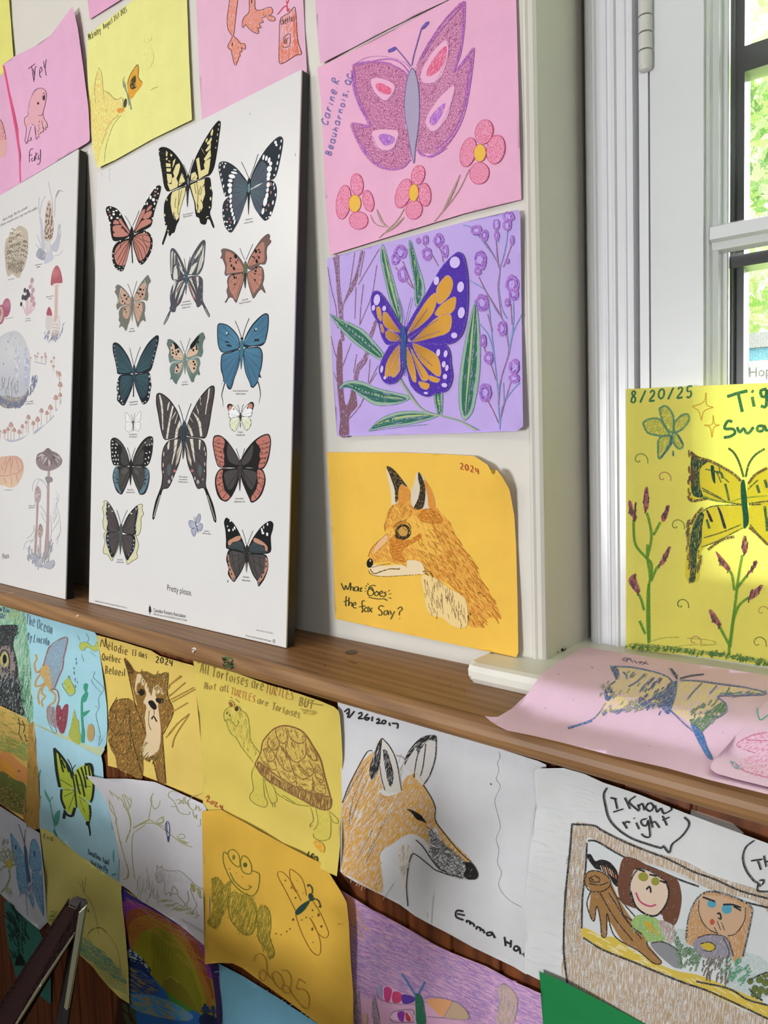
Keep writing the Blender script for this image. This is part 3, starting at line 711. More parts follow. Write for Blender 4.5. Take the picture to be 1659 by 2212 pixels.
# ================================================================ the two poster boards leaning on the wall
MBFACE = paint('board_face','d9d7d6',.32,.02,120,.05); MBEDGE = paint('board_edge','121212',.4,.25,60,.3)
def board_build(k, label, pix, zb, thick, ext=0.):
    """pix: TL,TR,BR,BL of the printed face; the foot stands on the ledge, the head rests on the wall"""
    BL, BR = on_z(*pix[3],zb), on_z(*pix[2],zb)
    d = BR-BL; d[2] = 0; d /= np.linalg.norm(d)
    out = np.array([d[1],-d[0],0.])                    # towards the room
    # the plane through the foot line whose top edge sits a board's thickness off the wall
    TLy = on_y(*pix[0],-thick-.002); TRy = on_y(*pix[1],-thick-.002)
    top = (TLy+TRy)/2; foot = (BL+BR)/2; upv = top-foot; upv -= d*(upv@d); upv /= np.linalg.norm(upv)
    n = np.cross(d,upv); n = n if n[1] < 0 else -n
    c = [on_plane(*q,foot,n) for q in pix]
    c[0] = c[0]-d*ext; c[3] = c[3]-d*ext; e = .0022
    root = D.objects.new('poster_board', None); COL.objects.link(root); root.location = tuple(foot); tag(root, label, 'poster board', 'poster boards leaning on the ledge')
    bm = bmesh.new(); vs = [bm.verts.new(p-n*e) for p in c]; vb = [bm.verts.new(p-n*thick) for p in c]
    bm.faces.new(vs); bm.faces.new(vb[::-1])
    for i in range(4): bm.faces.new((vs[i],vs[(i+1)%4],vb[(i+1)%4],vb[i]))
    bmesh.ops.recalc_face_normals(bm, faces=bm.faces); bm_obj('backing_board', bm, MBEDGE, root)
    bm = bmesh.new(); vs = [bm.verts.new(p) for p in c]; vb = [bm.verts.new(p-n*e) for p in c]
    bm.faces.new(vs); bm.faces.new(vb[::-1])
    for i in range(4): bm.faces.new((vs[i],vs[(i+1)%4],vb[(i+1)%4],vb[i]))
    bmesh.ops.recalc_face_normals(bm, faces=bm.faces); bm_obj('poster_face', bm, MBFACE, root)
    s = Sheet('x','','',None,'d9d7d6',plane=(foot,n),flat=True,obj=root,grid=None); SH[k] = s; return s
board_build('bfly', 'white butterfly poster board with black edges', [(210,373.5),(651,150),(617.7,1399.5),(192,1301)], ZL+.001, .016)
board_build('mush', 'white mushroom poster board with black edges, cut off by the picture edge', [(0,424.5),(169,322),(141,1294.7),(0,1259.5)], ZL+.001, .016, .22)
# ================================================================ butterfly poster
SAT = .72
sb = SH['bfly']; BK = '161616'
def DOTS(s, col, **k):
    for q in s.split():
        v = [float(x) for x in q.split(',')]; E(v[0],v[1],v[2],v[3] if len(v) > 3 else v[2],col,**k)
def ANT(s, col=BK, w=.9): M(s, col, w, 1)
# --- monarch
cr('H'); sb.part('butterfly_print','orange monarch butterfly with black veins and white dots'); OR = 'c0705c'
for q in ("158,1190 165,1150 190,1135 230,1140 290,1165 340,1225 380,1300 430,1400 455,1450 440,1490 380,1535 320,1550 265,1555 235,1530 215,1440 205,1340 180,1260",
 "490,1440 505,1390 560,1240 620,1110 700,980 760,900 795,885 815,895 818,930 800,1010 770,1100 740,1200 720,1290 700,1370 640,1410 560,1445 500,1460",
 "440,1520 380,1535 320,1550 270,1590 240,1650 232,1720 240,1800 270,1870 320,1910 360,1910 385,1860 410,1780 440,1660 460,1580",
 "490,1490 560,1445 620,1425 670,1450 705,1500 718,1570 705,1660 670,1740 620,1810 580,1835 545,1800 510,1700 480,1590"): F(q,BK)
for q in ("310,1290 335,1280 365,1330 440,1440 440,1470 400,1420 330,1340","250,1320 270,1300 300,1310 320,1345 250,1350",
 "245,1375 330,1360 350,1385 300,1430 250,1440","250,1460 350,1400 390,1440 430,1475 370,1500 260,1500",
 "500,1430 560,1260 590,1190 625,1170 620,1220 560,1330","640,1200 660,1150 700,1120 710,1130 690,1170","600,1280 630,1220 700,1190 710,1210 690,1260 640,1290",
 "510,1445 590,1310 690,1295 700,1330 640,1370 560,1410","435,1545 350,1570 290,1620 262,1690 265,1760 300,1835 380,1840 405,1770 435,1650",
 "500,1500 600,1455 650,1465 685,1520 690,1590 670,1660 620,1750 560,1790 520,1690 490,1580"): F(q,OR)
M("438,1530 350,1600 265,1720|440,1540 350,1680 290,1790|440,1550 370,1720 310,1840|442,1560 390,1740 350,1845|335,1580 330,1640|495,1500 590,1540 640,1610 680,1630|495,1500 620,1480 690,1500|600,1490 610,1540 690,1570|500,1520 600,1620 640,1740|495,1540 560,1650 600,1770|490,1560 540,1680 560,1790|640,1610 650,1660",BK,1.1,1)
DOTS("185,1180,9,14 215,1155,8 250,1200,14,10 252,1232,16,14 285,1188,14,9 225,1275,13,17 297,1277,16,9 328,1235,8,13 210,1335,8,11 180,1265,8,11 208,1385,6,9 750,920,10,12 775,928,7,13 660,1030,7,16 692,1030,13,24 727,1058,18,20 625,1110,9,13 652,1105,8,18 740,1105,9,17 782,985,8,9 732,1170,6,12 715,1280,8,12 768,1065,6,12 245,1700,5,9 243,1760,6,9 260,1830,6 290,1880,8,5 320,1898,8,5 350,1895,8,5 320,1865,8,4 368,1860,6,5 330,1550,9,7 615,1448,7 645,1440,6 700,1500,6 708,1580,5,8 695,1660,6,8 650,1755,6 600,1800,6 570,1820,6",'e6e4e2')
DOTS("203,1207,11,9 208,1245,13,12 750,963,18,12 745,1007,18,14",'a8705c')
F("455,1400 466,1372 480,1400 490,1450 497,1490 480,1540 465,1562 440,1530 433,1480",BK); S("464,1555 470,1700 476,1815",BK,2,1); ANT("455,1372 425,1310 383,1250|478,1368 520,1280 556,1185")
# --- tiger swallowtail
cr('I'); sb.part('butterfly_print','yellow and black swallowtail butterfly at the top of the poster'); YE = 'dccb70'
for q in ("60,410 75,380 110,372 160,385 220,430 290,520 340,620 355,700 340,770 260,800 170,835 140,825 115,770 95,640 75,520",
 "385,720 395,620 440,490 520,330 600,200 660,120 690,98 705,110 705,160 690,270 670,420 640,580 600,660 560,680 470,710 400,735",
 "345,780 260,810 190,840 150,890 120,960 115,1060 125,1150 130,1190 148,1185 135,1250 95,1375 100,1392 110,1388 140,1310 160,1255 165,1290 178,1302 200,1270 225,1260 250,1180 275,1130 280,1060 310,950 340,850",
 "385,760 470,715 540,690 590,690 605,740 608,800 622,850 615,930 612,1000 595,1060 625,1150 642,1205 632,1218 615,1190 590,1130 570,1120 555,1170 530,1180 495,1165 480,1110 455,1100 440,1050 430,950 400,850"): F(q,BK)
for q in ("300,640 320,670 335,730 270,780 275,720","240,560 275,540 285,570 270,640 245,700 265,745 255,790 180,825 165,790 150,750 195,760 200,700 225,680 210,640","135,540 185,545 185,580 140,580","140,595 190,595 185,630 145,630","145,650 195,655 200,690 190,745 160,750 150,710","140,410 155,430 150,470 135,465","185,440 205,455 195,475 182,465","140,485 155,485 150,510 135,505","210,520 240,490 220,560 205,590","160,510 185,520 170,530",
 "400,650 440,630 465,680 450,715 395,725","450,500 480,480 490,560 500,620 540,600 530,560 545,520 600,490 590,580 575,650 480,705 470,630","500,380 515,400 530,430 545,460 520,420","530,500 580,420 600,400 605,470 545,520","545,410 580,360 605,330 600,390 560,420","560,330 590,300 605,270 615,290 595,340 570,350","600,230 620,185 630,200 620,250 605,260","545,320 560,280 575,290 560,320",
 "340,790 280,810 205,840 190,880 185,960 195,1030 215,1100 240,1140 270,1110 275,1060 305,950 335,850","390,770 470,725 540,700 535,760 545,860 515,950 520,1000 490,1060 455,1050 445,960 420,880"): F(q,YE,sm=0)
M("275,810 270,900 260,1060 275,1065|240,900 230,990 245,1000|300,820 270,980|455,730 470,850 462,1000|500,780 480,850 495,870 510,800|430,740 450,860|340,740 270,750|340,720 300,650|390,730 440,680|390,745 470,740",BK,1.1,1)
M("240,1140 225,1090|215,1100 222,1050|455,1050 470,1000 462,960|490,1060 495,1020|515,950 500,920|535,760 520,790",BK,1.6,1)
DOTS("68,420,4,8 70,480,4,7 78,540,4,8 88,610,4,7 100,690,4,8 600,800,5,16 600,910,8,20 590,1000,7,10 125,1080,6,14 147,920,5,14 130,1160,4,8 690,140,5,12 680,190,4,14 672,245,4,14 665,310,4,12 655,380,4,10",'e2d78c')
M("150,1245 160,1238 168,1250|555,1110 565,1095 580,1098",'e2d78c',1.5,1); M("75,440 130,440|80,500 130,505|90,570 135,570|95,640 140,640|105,710 150,705",'555555',.6,1)
F("352,680 368,655 382,680 388,740 382,790 372,860 362,1000 354,960 350,860 345,780",'24252c'); F("358,700 372,690 378,740 370,770 360,760",'6a6a7c'); M("358,840 374,842|357,870 372,872|356,900 371,902|356,930 368,932",'77777a',.7,1)
ANT("360,655 335,590 316,552|372,655 395,580 420,500"); CAP(362,1075,['Tiger Swallowtail','Papilio glaucus'],ang=-.22,wd=6.2)
# --- white admiral
sb.part('butterfly_print','slate blue butterfly with a white band'); NV = '27313a'
for q in ("682,580 690,540 720,522 780,530 860,580 930,660 985,740 985,800 900,850 830,870 760,890 745,880 720,780 690,650","1005,770 1030,660 1090,530 1170,400 1260,300 1320,262 1350,280 1355,330 1330,480 1290,650 1250,710 1190,720 1100,760 1020,800",
 "975,820 900,850 800,885 740,940 722,1020 728,1110 750,1200 790,1255 820,1260 850,1220 900,1130 950,990 985,880","1015,830 1090,780 1190,725 1250,725 1285,780 1288,880 1260,1000 1220,1100 1170,1140 1130,1110 1080,1040 1030,930"): F(q,NV)
for q in ("880,630 930,690 985,760 980,840 900,850 830,870 835,760 850,690","1015,790 1040,670 1110,540 1140,520 1180,560 1190,640 1190,720 1100,760","970,830 900,855 830,880 825,950 850,1060 870,1150 900,1120 950,990","1020,830 1100,775 1185,730 1175,830 1140,960 1120,1070 1070,1030 1030,930"): F(q,'4d5868',col2='4b6f77',c2=(995,830),r2=160)
M("985,780 900,700|985,800 870,720|985,815 850,780|985,825 840,850|980,840 840,920|980,850 860,1040|975,870 870,1100|1010,790 1120,560|1012,800 1160,600|1015,815 1180,690|1018,830 1170,800|1018,840 1150,920|1020,850 1120,1000|1015,870 1090,1030",'2a333e',.6,1)
DOTS("855,610,20,7 845,640,34,12 822,678,34,22 806,722,24,18 800,770,26,22 802,825,20,32 810,885,14,24 808,935,12,22 812,985,12,22 820,1030,12,24 830,1070,11,24 842,1110,10,22 850,1150,8,28 1150,480,10,30 1180,490,12,28 1208,510,14,30 1225,545,16,22 1212,600,26,32 1205,660,20,28 1200,700,18,22 1200,765,18,28 1185,880,16,34 1168,940,20,50 1145,1040,14,34 1192,820,14,24",'e9e8ea',rot=12)
DOTS("755,545,10,8 742,578,8,16 722,540,6,8 700,560,6,10 695,610,6,14 707,660,6,16 720,715,6,18 735,780,7,18 750,860,6,18 1275,325,14,18 1285,352,12,14 1335,310,7,16 1325,380,6,22 1310,470,8,22 1295,540,8,22 1280,600,6,20 1262,665,10,10 1255,760,6,18 1262,800,6,20 1275,870,7,18 1248,950,9,24 1225,1060,10,18 1210,1100,12,8 1180,1110,8,7 730,1030,6,14 738,1090,7,12 745,1150,7,14 765,1200,10,8 790,1230,10,8 770,1150,12,8 800,1190,10,8 815,1225,8,8",'e4e3e6',rot=10)
DOTS("782,925,7,11 773,975,8,14 772,1022,9,13 795,1120,8,14 812,1155,8,12 1230,760,7,20 1228,845,8,18 1203,978,10,18 1178,1030,7,14",'bb6c62')
F("985,720 1000,690 1015,715 1018,780 1010,860 1002,960 994,1080 988,1000 985,880 980,800",'20262c'); F("990,760 1008,750 1010,820 998,850 986,820",'5f8890')
ANT("995,690 960,610 920,528|1008,690 1050,580 1094,445"); CAP(997,1130,['White Admiral','Limenitis arthemis'],ang=-.2,lh=32,wd=5.4,fs=17)
# --- zebra swallowtail, small
sb.part('butterfly_print','small grey and cream striped swallowtail butterfly'); ZB = '4a4a54'; CM = 'c9c8b8'
for q in ("180,1480 185,1440 205,1422 235,1440 280,1510 330,1620 345,1690 300,1740 240,1760 205,1755 190,1720 180,1600","360,1690 375,1590 420,1480 490,1370 530,1335 548,1350 545,1450 530,1590 500,1670 470,1700 400,1705",
 "345,1730 280,1740 225,1780 190,1850 178,1940 185,2020 170,2050 180,2060 150,2120 110,2210 118,2225 160,2160 190,2080 200,2090 235,2085 245,2040 290,1990 330,1870 345,1800","365,1730 430,1710 480,1710 515,1740 522,1800 520,1900 520,1960 540,2010 595,2120 590,2142 578,2138 540,2070 510,2010 490,2030 460,2040 450,2005 410,1930 370,1820"): F(q,ZB)
for q in ("190,1480 200,1450 212,1460 205,1560 200,1690 190,1690","222,1470 235,1480 232,1580 222,1600","222,1625 240,1600 255,1650 262,1750 215,1750 212,1700","250,1510 270,1540 310,1640 300,1650","270,1600 330,1690 320,1700 280,1640","375,1690 400,1620 440,1580 470,1570 440,1640 400,1700","430,1520 500,1410 520,1380 510,1440 470,1500 440,1540","490,1530 520,1450 535,1380 528,1540 500,1630 470,1680 455,1690","215,1790 250,1770 225,1850 205,1900","270,1780 300,1765 320,1760 260,1880 230,1960 240,1860","330,1770 335,1800 300,1900 250,2000 290,1860","375,1740 400,1730 440,1850 455,1900 420,1820","450,1720 475,1720 478,1800 465,1850","365,1760 385,1800 430,1900 450,1960 400,1880"): F(q,CM,sm=0)
F("290,1780 310,1770 250,1890 245,1870",'7a5854',sm=0); F("370,1780 385,1800 430,1930 420,1920 380,1840",'a4645a',sm=0); F("425,1720 440,1715 455,1790 440,1790",'7a4e50',sm=0); DOTS("432,1940,14,10 420,1930,8 262,1990,8",'a8505c')
M("200,1460 195,1680|232,1500 222,1590|265,1530 250,1600 240,1640|290,1600 280,1660 270,1720|520,1400 500,1560 470,1680|500,1440 470,1560 430,1650|470,1450 420,1560 385,1660|440,1480 400,1580",'8c8c88',1,1); M("320,1700 250,1740|335,1735 230,1800|335,1745 210,1900|335,1760 215,2000|365,1700 480,1700|365,1735 500,1790|366,1745 515,1880|368,1760 500,1980",'34343c',.7,1); M("118,2215 160,2130|584,2130 545,2050",'c9c8b8',1,1); DOTS("505,1830,5,12 510,1900,5,10 500,1960,6,8 205,2045,6 192,1900,5,12",'7c7c8c')
F("335,1680 350,1655 362,1680 366,1730 358,1790 352,1850 344,1910 338,1850 336,1780 330,1720",'3a5a66'); M("340,1800 356,1800|340,1840 352,1840|341,1870 350,1870",'b5b5b0',.8,1)
ANT("345,1655 335,1590 325,1530|356,1655 372,1580 388,1512"); CAP(348,1985,['Zebra Swallowtail','Early, first spring form','Eurytides marcellus'],ang=-.17,lh=30,wd=4.6,fs=16)
# --- question mark
sb.part('butterfly_print','ragged winged orange butterfly with black spots'); QM = 'b8715a'
WQ = ("702,1530 720,1490 712,1450 725,1432 780,1435 850,1470 920,1550 945,1610 940,1670 880,1685 800,1695 765,1710 748,1690 755,1620 735,1555 720,1530","980,1620 1000,1540 1060,1430 1130,1330 1195,1278 1218,1300 1210,1330 1230,1350 1215,1380 1190,1410 1180,1470 1185,1530 1165,1590 1120,1590 1085,1610 1020,1650",
 "940,1680 870,1690 800,1705 775,1760 780,1820 768,1870 780,1930 750,1985 765,1985 790,1940 830,1940 865,1990 885,1940 920,1840 945,1750","978,1690 1030,1650 1090,1610 1130,1620 1150,1660 1155,1740 1140,1800 1150,1830 1170,1885 1155,1880 1125,1850 1085,1890 1048,1945 1030,1910 995,1800")
for q in WQ: F(q,'76584e'); S(q,'2f3038',1,1,closed=True)
for q in ("765,1460 840,1490 910,1570 940,1640 935,1665 800,1685 765,1690 770,1600 755,1540","990,1610 1010,1540 1080,1420 1140,1360 1160,1380 1160,1470 1155,1560 1110,1575 1060,1590","935,1690 870,1700 810,1715 790,1780 800,1860 830,1910 865,1960 900,1860 935,1760","985,1690 1050,1650 1095,1625 1130,1650 1130,1740 1110,1810 1060,1880 1040,1900 1000,1790"): F(q,QM,col2='c27a5e',c2=(960,1640),r2=170)
DOTS("860,1510,16,22 808,1530,12,9 805,1558,8,12 865,1572,8,14 882,1550,5,10 818,1605,10,14 843,1635,12,20 838,1700,9,12 848,1728,10,16 868,1732,6,14 1070,1455,14,22 1100,1440,10,8 1112,1465,8,14 1052,1520,7,14 1035,1512,6,8 1102,1520,9,16 1080,1560,13,22 1075,1625,9,14 1068,1660,12,12 1060,1690,7,10 850,1800,10,7 1062,1755,8,12",BK,rot=-15)
M("945,1650 850,1640|945,1660 800,1780|940,1670 830,1860|940,1680 865,1940|980,1640 1100,1480|985,1660 1120,1700|985,1675 1090,1800|980,1690 1045,1900|770,1600 740,1560|1160,1470 1185,1420",'6b4638',.7,1)
DOTS("1125,1640,6,10 1120,1730,5,10 1112,1780,5,10 1090,1830,5 835,1760,5 835,1880,5",'d8a878')
F("945,1590 962,1555 978,1585 982,1640 975,1720 960,1845 948,1780 942,1680",'5c6a48'); F("950,1680 972,1680 960,1845 950,1770",'33302e'); ANT("955,1545 930,1490 904,1425|970,1545 1000,1470 1040,1380"); CAP(958,1965,['Question Mark','Polygonia interrogationis'],ang=-.2,lh=28,wd=5,fs=16)
# --- grey comma
cr('J'); sb.part('butterfly_print','small buff and orange comma butterfly'); 
for q in ("207,275 225,250 215,225 240,192 280,205 340,260 390,330 405,380 400,430 330,440 275,460 245,495 232,470 228,430 245,400 240,340 225,310","430,390 450,310 510,190 570,110 605,75 620,100 635,130 640,160 615,190 605,260 612,320 600,385 570,380 540,375 470,400",
 "400,440 340,445 285,465 258,520 262,580 255,620 275,650 262,690 265,715 285,690 310,700 325,720 335,745 352,740 365,690 390,620 405,540","435,420 490,400 540,390 568,410 575,480 565,540 575,590 580,635 565,630 548,615 520,640 500,680 488,705 475,690 455,610 432,520"): F(q,'6e6e62',col2='a8836a',c2=(415,420),r2=150)
for q in ("275,235 340,280 395,370 395,420 330,430 290,430 265,380 280,320","440,390 460,310 530,190 570,170 580,230 570,310 560,360 510,375","440,430 500,410 535,420 540,500 510,590 490,640 455,570","395,450 350,460 310,500 310,570 345,600 380,580"): F(q,'c09476')
DOTS("328,320,16,13 290,350,6,8 303,390,9,13 330,412,8,11 350,362,9,15 368,338,6,11 333,490,8,13 345,520,6,10 515,250,18,14 478,290,7,13 497,298,7,14 540,308,12,14 515,335,8,11 553,255,6,14 503,430,9,11 490,462,7,9",BK)
M("405,430 270,560|405,440 300,640|405,450 335,720|430,420 560,560|430,435 530,630|430,450 490,690|430,400 600,330|430,390 590,210|405,420 250,440|400,400 250,330",'7a6250',.6,1); M("290,230 270,300 250,420|560,140 580,180 590,230",'d2c6b4',1,1)
F("405,350 417,318 430,345 436,400 428,500 418,632 408,560 402,450",'68706c'); ANT("410,320 395,260 362,180|424,320 450,230 474,150",'3a3a3a'); CAP(415,725,['Grey Comma','Polygonia progne'],ang=-.14,lh=30,wd=4.8,fs=17)
# --- red-spotted purple
sb.part('butterfly_print','dark teal butterfly with pale dotted edges'); TE = '284650'
for q in ("183,930 190,895 215,882 260,900 320,970 380,1070 415,1170 425,1240 370,1262 250,1262 235,1220 215,1110 190,1010","455,1220 480,1140 530,1020 600,900 670,825 715,795 735,805 732,880 700,1010 665,1150 640,1215 600,1240 480,1255",
 "420,1270 340,1265 275,1275 245,1330 232,1420 240,1520 235,1570 265,1605 290,1632 325,1635 350,1590 390,1500 425,1390","450,1270 530,1255 600,1235 630,1260 640,1340 648,1400 635,1470 620,1560 580,1615 545,1622 525,1590 490,1510 450,1390"): F(q,'15212a')
for q in ("200,930 225,905 300,970 370,1080 410,1180 415,1235 260,1245 240,1170 215,1040","465,1210 500,1110 560,990 640,880 700,830 705,900 680,1010 640,1140 620,1190 500,1240","415,1290 340,1280 290,1290 275,1350 270,1440 280,1530 310,1580 350,1540 390,1450 415,1370","455,1290 540,1265 600,1255 612,1340 605,1430 590,1500 540,1550 500,1500 460,1390"): F(q,TE,col2='2f5a66',c2=(435,1230),r2=300)
M("410,1230 260,1080|410,1220 240,980|412,1240 250,1190|465,1210 650,900|470,1220 690,950|475,1230 640,1130|410,1280 285,1320|412,1290 275,1400|414,1300 285,1500|416,1310 330,1560|420,1320 370,1530|455,1280 610,1310|455,1290 605,1410|455,1300 590,1500|455,1310 550,1550|455,1320 500,1500",'16303a',.9,1)
DOTS("245,1390,9,16 250,1435,9,18 243,1480,8,16 262,1530,10,16 290,1580,9,12 305,1610,9,7 255,1560,8,8 622,1290,9,16 632,1350,8,12 628,1420,9,18 620,1480,9,16 610,1530,9,12 575,1590,9,8 548,1605,9,7 250,1345,8,10 200,925,4,8 205,975,4,8 210,1020,4,8 222,1070,4,9 232,1120,4,9 240,1180,4,9 712,860,4,9 705,920,4,9 690,990,4,10 675,1040,5,9 665,1095,5,10 655,1130,4,8",'bdbda8')
F("425,1180 438,1140 455,1180 456,1260 448,1330 436,1380 424,1310 422,1230",'2c4254'); S("434,1370 432,1535",BK,2,1); ANT("430,1140 410,1050 388,950|446,1140 480,1030 515,935"); CAP(435,1600,['Red-Spotted Purple','Limenitis astyanax'],ang=-.1,lh=30,wd=5.4,fs=17)
# --- green comma
sb.part('butterfly_print','small green and apricot comma butterfly')
for q in ("828,900 840,870 835,855 860,842 900,855 960,910 1010,980 1032,1040 1030,1100 970,1110 910,1115 870,1128 858,1100 850,1030 862,990 845,940","1065,1040 1090,970 1140,880 1200,800 1260,762 1280,790 1292,830 1270,870 1260,930 1265,1000 1240,1062 1200,1050 1130,1075 1080,1090",
 "1030,1110 960,1115 900,1130 868,1180 870,1240 880,1290 868,1330 895,1320 910,1350 945,1385 960,1350 1000,1280 1030,1200","1068,1100 1130,1080 1200,1060 1225,1090 1232,1140 1215,1200 1230,1260 1215,1280 1195,1262 1165,1310 1155,1355 1130,1360 1100,1300 1065,1200"): F(q,'566e68',col2='7c9a90',c2=(1046,1110),r2=230)
for q in ("880,900 940,920 1000,990 1025,1050 1020,1090 950,1090 900,1060 880,1000","1070,1050 1100,980 1150,930 1200,930 1200,1000 1150,1050","1020,1130 960,1140 930,1190 930,1250 980,1240","1080,1110 1150,1090 1190,1110 1190,1180 1150,1250 1110,1210"): F(q,'d0a886')
for q in ("905,880 950,905 975,950 940,960 925,975 925,930","1110,920 1170,840 1215,800 1215,830 1160,930 1120,960"): F(q,BK)
DOTS("885,918,8,14 897,975,9,12 905,1010,12,14 945,1025,10,14 938,995,7 968,990,14,18 955,1155,12,14 965,1180,9,16 948,1225,10,13 900,1055,9,8 1205,880,10,16 1185,935,10,12 1190,960,12,14 1148,975,12,16 1125,955,8,12 1150,1112,13,13 1165,1145,11,14 1157,1192,12,13",BK)
M("1032,1080 930,1060|1035,1100 900,1180|1035,1110 920,1300|1066,1080 1200,1020|1066,1100 1200,1180|1066,1110 1150,1300|870,1130 930,1160 890,1300|1210,1070 1180,1130 1200,1220",'4c6a62',.7,1)
F("1035,1040 1048,1000 1062,1040 1064,1110 1056,1200 1046,1270 1038,1190 1032,1110",'6a8078'); ANT("1042,1000 1020,940 992,860|1055,1000 1080,920 1110,830"); CAP(1046,1362,['Green Comma','Polygonia faunus'],ang=-.1,lh=30,wd=5,fs=17)
# --- west virginia white
sb.part('butterfly_print','tiny white butterfly in thin grey outline')
for q in ("420,1830 380,1760 345,1715 337,1740 340,1800 350,1840 400,1835","440,1825 470,1760 515,1702 525,1715 520,1770 505,1825 460,1835","420,1840 360,1830 338,1870 340,1920 370,1955 405,1935 425,1880","440,1838 490,1830 518,1855 510,1910 480,1945 450,1920 435,1870"):
    F(q,'dddcda'); S(q,'5c5c5c',.6,1,closed=True)
M("420,1840 350,1890|420,1850 370,1940|440,1840 510,1880|440,1850 480,1935|430,1830 370,1790|430,1830 500,1790",'9a9a9a',.5,1); DOTS("428,1835,14,16",'6a6866'); S("430,1810 430,1940",'2c2c2c',1.5,1); ANT("425,1805 405,1740|435,1805 450,1730",'5a5a5a',.7); CAP(428,1990,['West Virginia White','Pieris virginiensis'],ang=-.04,lh=28,wd=5,fs=17)
# --- great purple hairstreak
cr('K'); sb.part('butterfly_print','bright blue butterfly with two thin tails'); BL_ = '2f6f92'
WB = ("188,320 200,285 240,280 300,300 360,350 410,420 425,480 420,540 370,570 300,582 245,585 215,560 195,500 188,420","460,500 480,420 540,310 620,220 680,178 712,182 725,210 722,320 700,440 680,490 640,518 560,520 480,535",
 "425,555 330,580 245,595 225,660 225,760 245,830 250,890 228,920 250,890 272,888 290,940 305,965 325,970 345,940 370,850 410,740 428,640","465,550 540,530 620,525 655,570 662,640 650,740 632,810 652,848 620,840 612,890 580,935 560,952 540,945 520,890 480,790 460,660")
for q in WB: F(q,'14242e')
for q in ("196,325 206,295 240,290 300,310 355,360 405,430 415,490 410,535 300,572 248,576 222,550 202,490","470,495 490,425 550,320 625,232 680,190 706,194 715,220 712,320 690,435 672,482 560,510","418,565 330,590 252,605 234,665 236,755 255,830 260,880 300,930 325,955 345,900 375,820 405,730","472,555 540,540 615,537 645,575 650,640 640,735 622,810 606,880 560,938 540,920 520,870 485,780 470,660"): F(q,BL_,col2='3a86a8',c2=(440,480),r2=260)
M("420,520 200,360|420,525 200,440|420,530 230,540|420,540 270,570|415,500 240,300|470,500 690,210|470,505 712,300|470,515 700,400|470,525 640,500|425,570 240,680|425,580 240,780|425,590 280,880|425,600 320,940|415,640 350,880|465,570 640,640|465,580 635,760|465,600 600,860|468,620 550,920",'1c4a66',.8,1)
DOTS("290,475,24,9 312,512,30,12 600,455,26,12",'14303c',rot=12); DOTS("595,455,28,9",'14303c',rot=-28); DOTS("292,392,16,16 588,350,16,18",'1a3846'); DOTS("288,383,9,14 592,342,9,13",'b7c4c8')
M("270,890 250,960 235,1030 245,1080 248,1145|612,890 630,960 638,1030 628,1070 622,1112",'2a2226',2.2,1,taper=1)
F("432,450 445,425 458,450 464,520 456,620 446,720 436,765 428,700 424,600 425,510",'2f7088'); DOTS("445,437,16,12",BK); M("430,700 448,700|430,720 446,720|432,740 444,740",'4f3c40',.8,1); ANT("438,425 410,340 374,255|452,425 480,330 520,228",BK,1.2); CAP(430,990,['Great Purple Hairstreak','Atlides halesus'],lh=30,wd=6.8,fs=16)
# --- orange tip
sb.part('butterfly_print','small white butterfly with orange wing tips')
for q in ("293,1150 300,1125 330,1120 370,1150 410,1200 425,1235 400,1250 330,1270 310,1250 308,1200","440,1215 480,1150 540,1098 565,1110 568,1140 550,1200 545,1235 520,1250 450,1245"): F(q,'e2e2e4'); S(q,BK,.9,1,closed=True)
for q in ("415,1255 350,1260 320,1300 325,1360 350,1395 375,1400 400,1360 420,1290","440,1255 500,1248 535,1280 540,1330 510,1385 485,1392 460,1350 440,1290"): F(q,'d3d8ac',col2='e6e7dc',c2=(430,1250),r2=90); S(q,BK,1,.62,closed=True)
F("293,1150 300,1125 330,1120 350,1132 345,1150 315,1190",'22201e'); F("305,1155 315,1135 340,1140 345,1160 310,1190",'c8785c'); F("505,1125 540,1098 565,1110 568,1140 555,1180 530,1150",'22201e'); F("500,1140 530,1112 552,1118 555,1150 540,1170 505,1155",'c8785c')
DOTS("360,1172,6,9 502,1160,7,8 310,1225,4,7 318,1260,5 550,1212,4,7 538,1245,5 322,1290,4,7 322,1340,4,8 345,1385,5 536,1290,4,7 534,1340,4,8 505,1385,5",BK)
M("420,1260 340,1330|420,1265 370,1385|440,1262 520,1330|440,1268 490,1380|425,1240 330,1230|440,1235 540,1210|435,1225 520,1160",'9a9c8c',.6,1); DOTS("428,1250,16,22",'55544e'); S("430,1210 430,1300",BK,2,1); S("428,1310 428,1360",'2c2c2c',1.6,1); ANT("422,1205 410,1150 398,1128|440,1205 450,1150 462,1122",BK,.8); CAP(430,1418,['Orange Tip','Anthocharis midea'],lh=30,wd=5.2,fs=17)
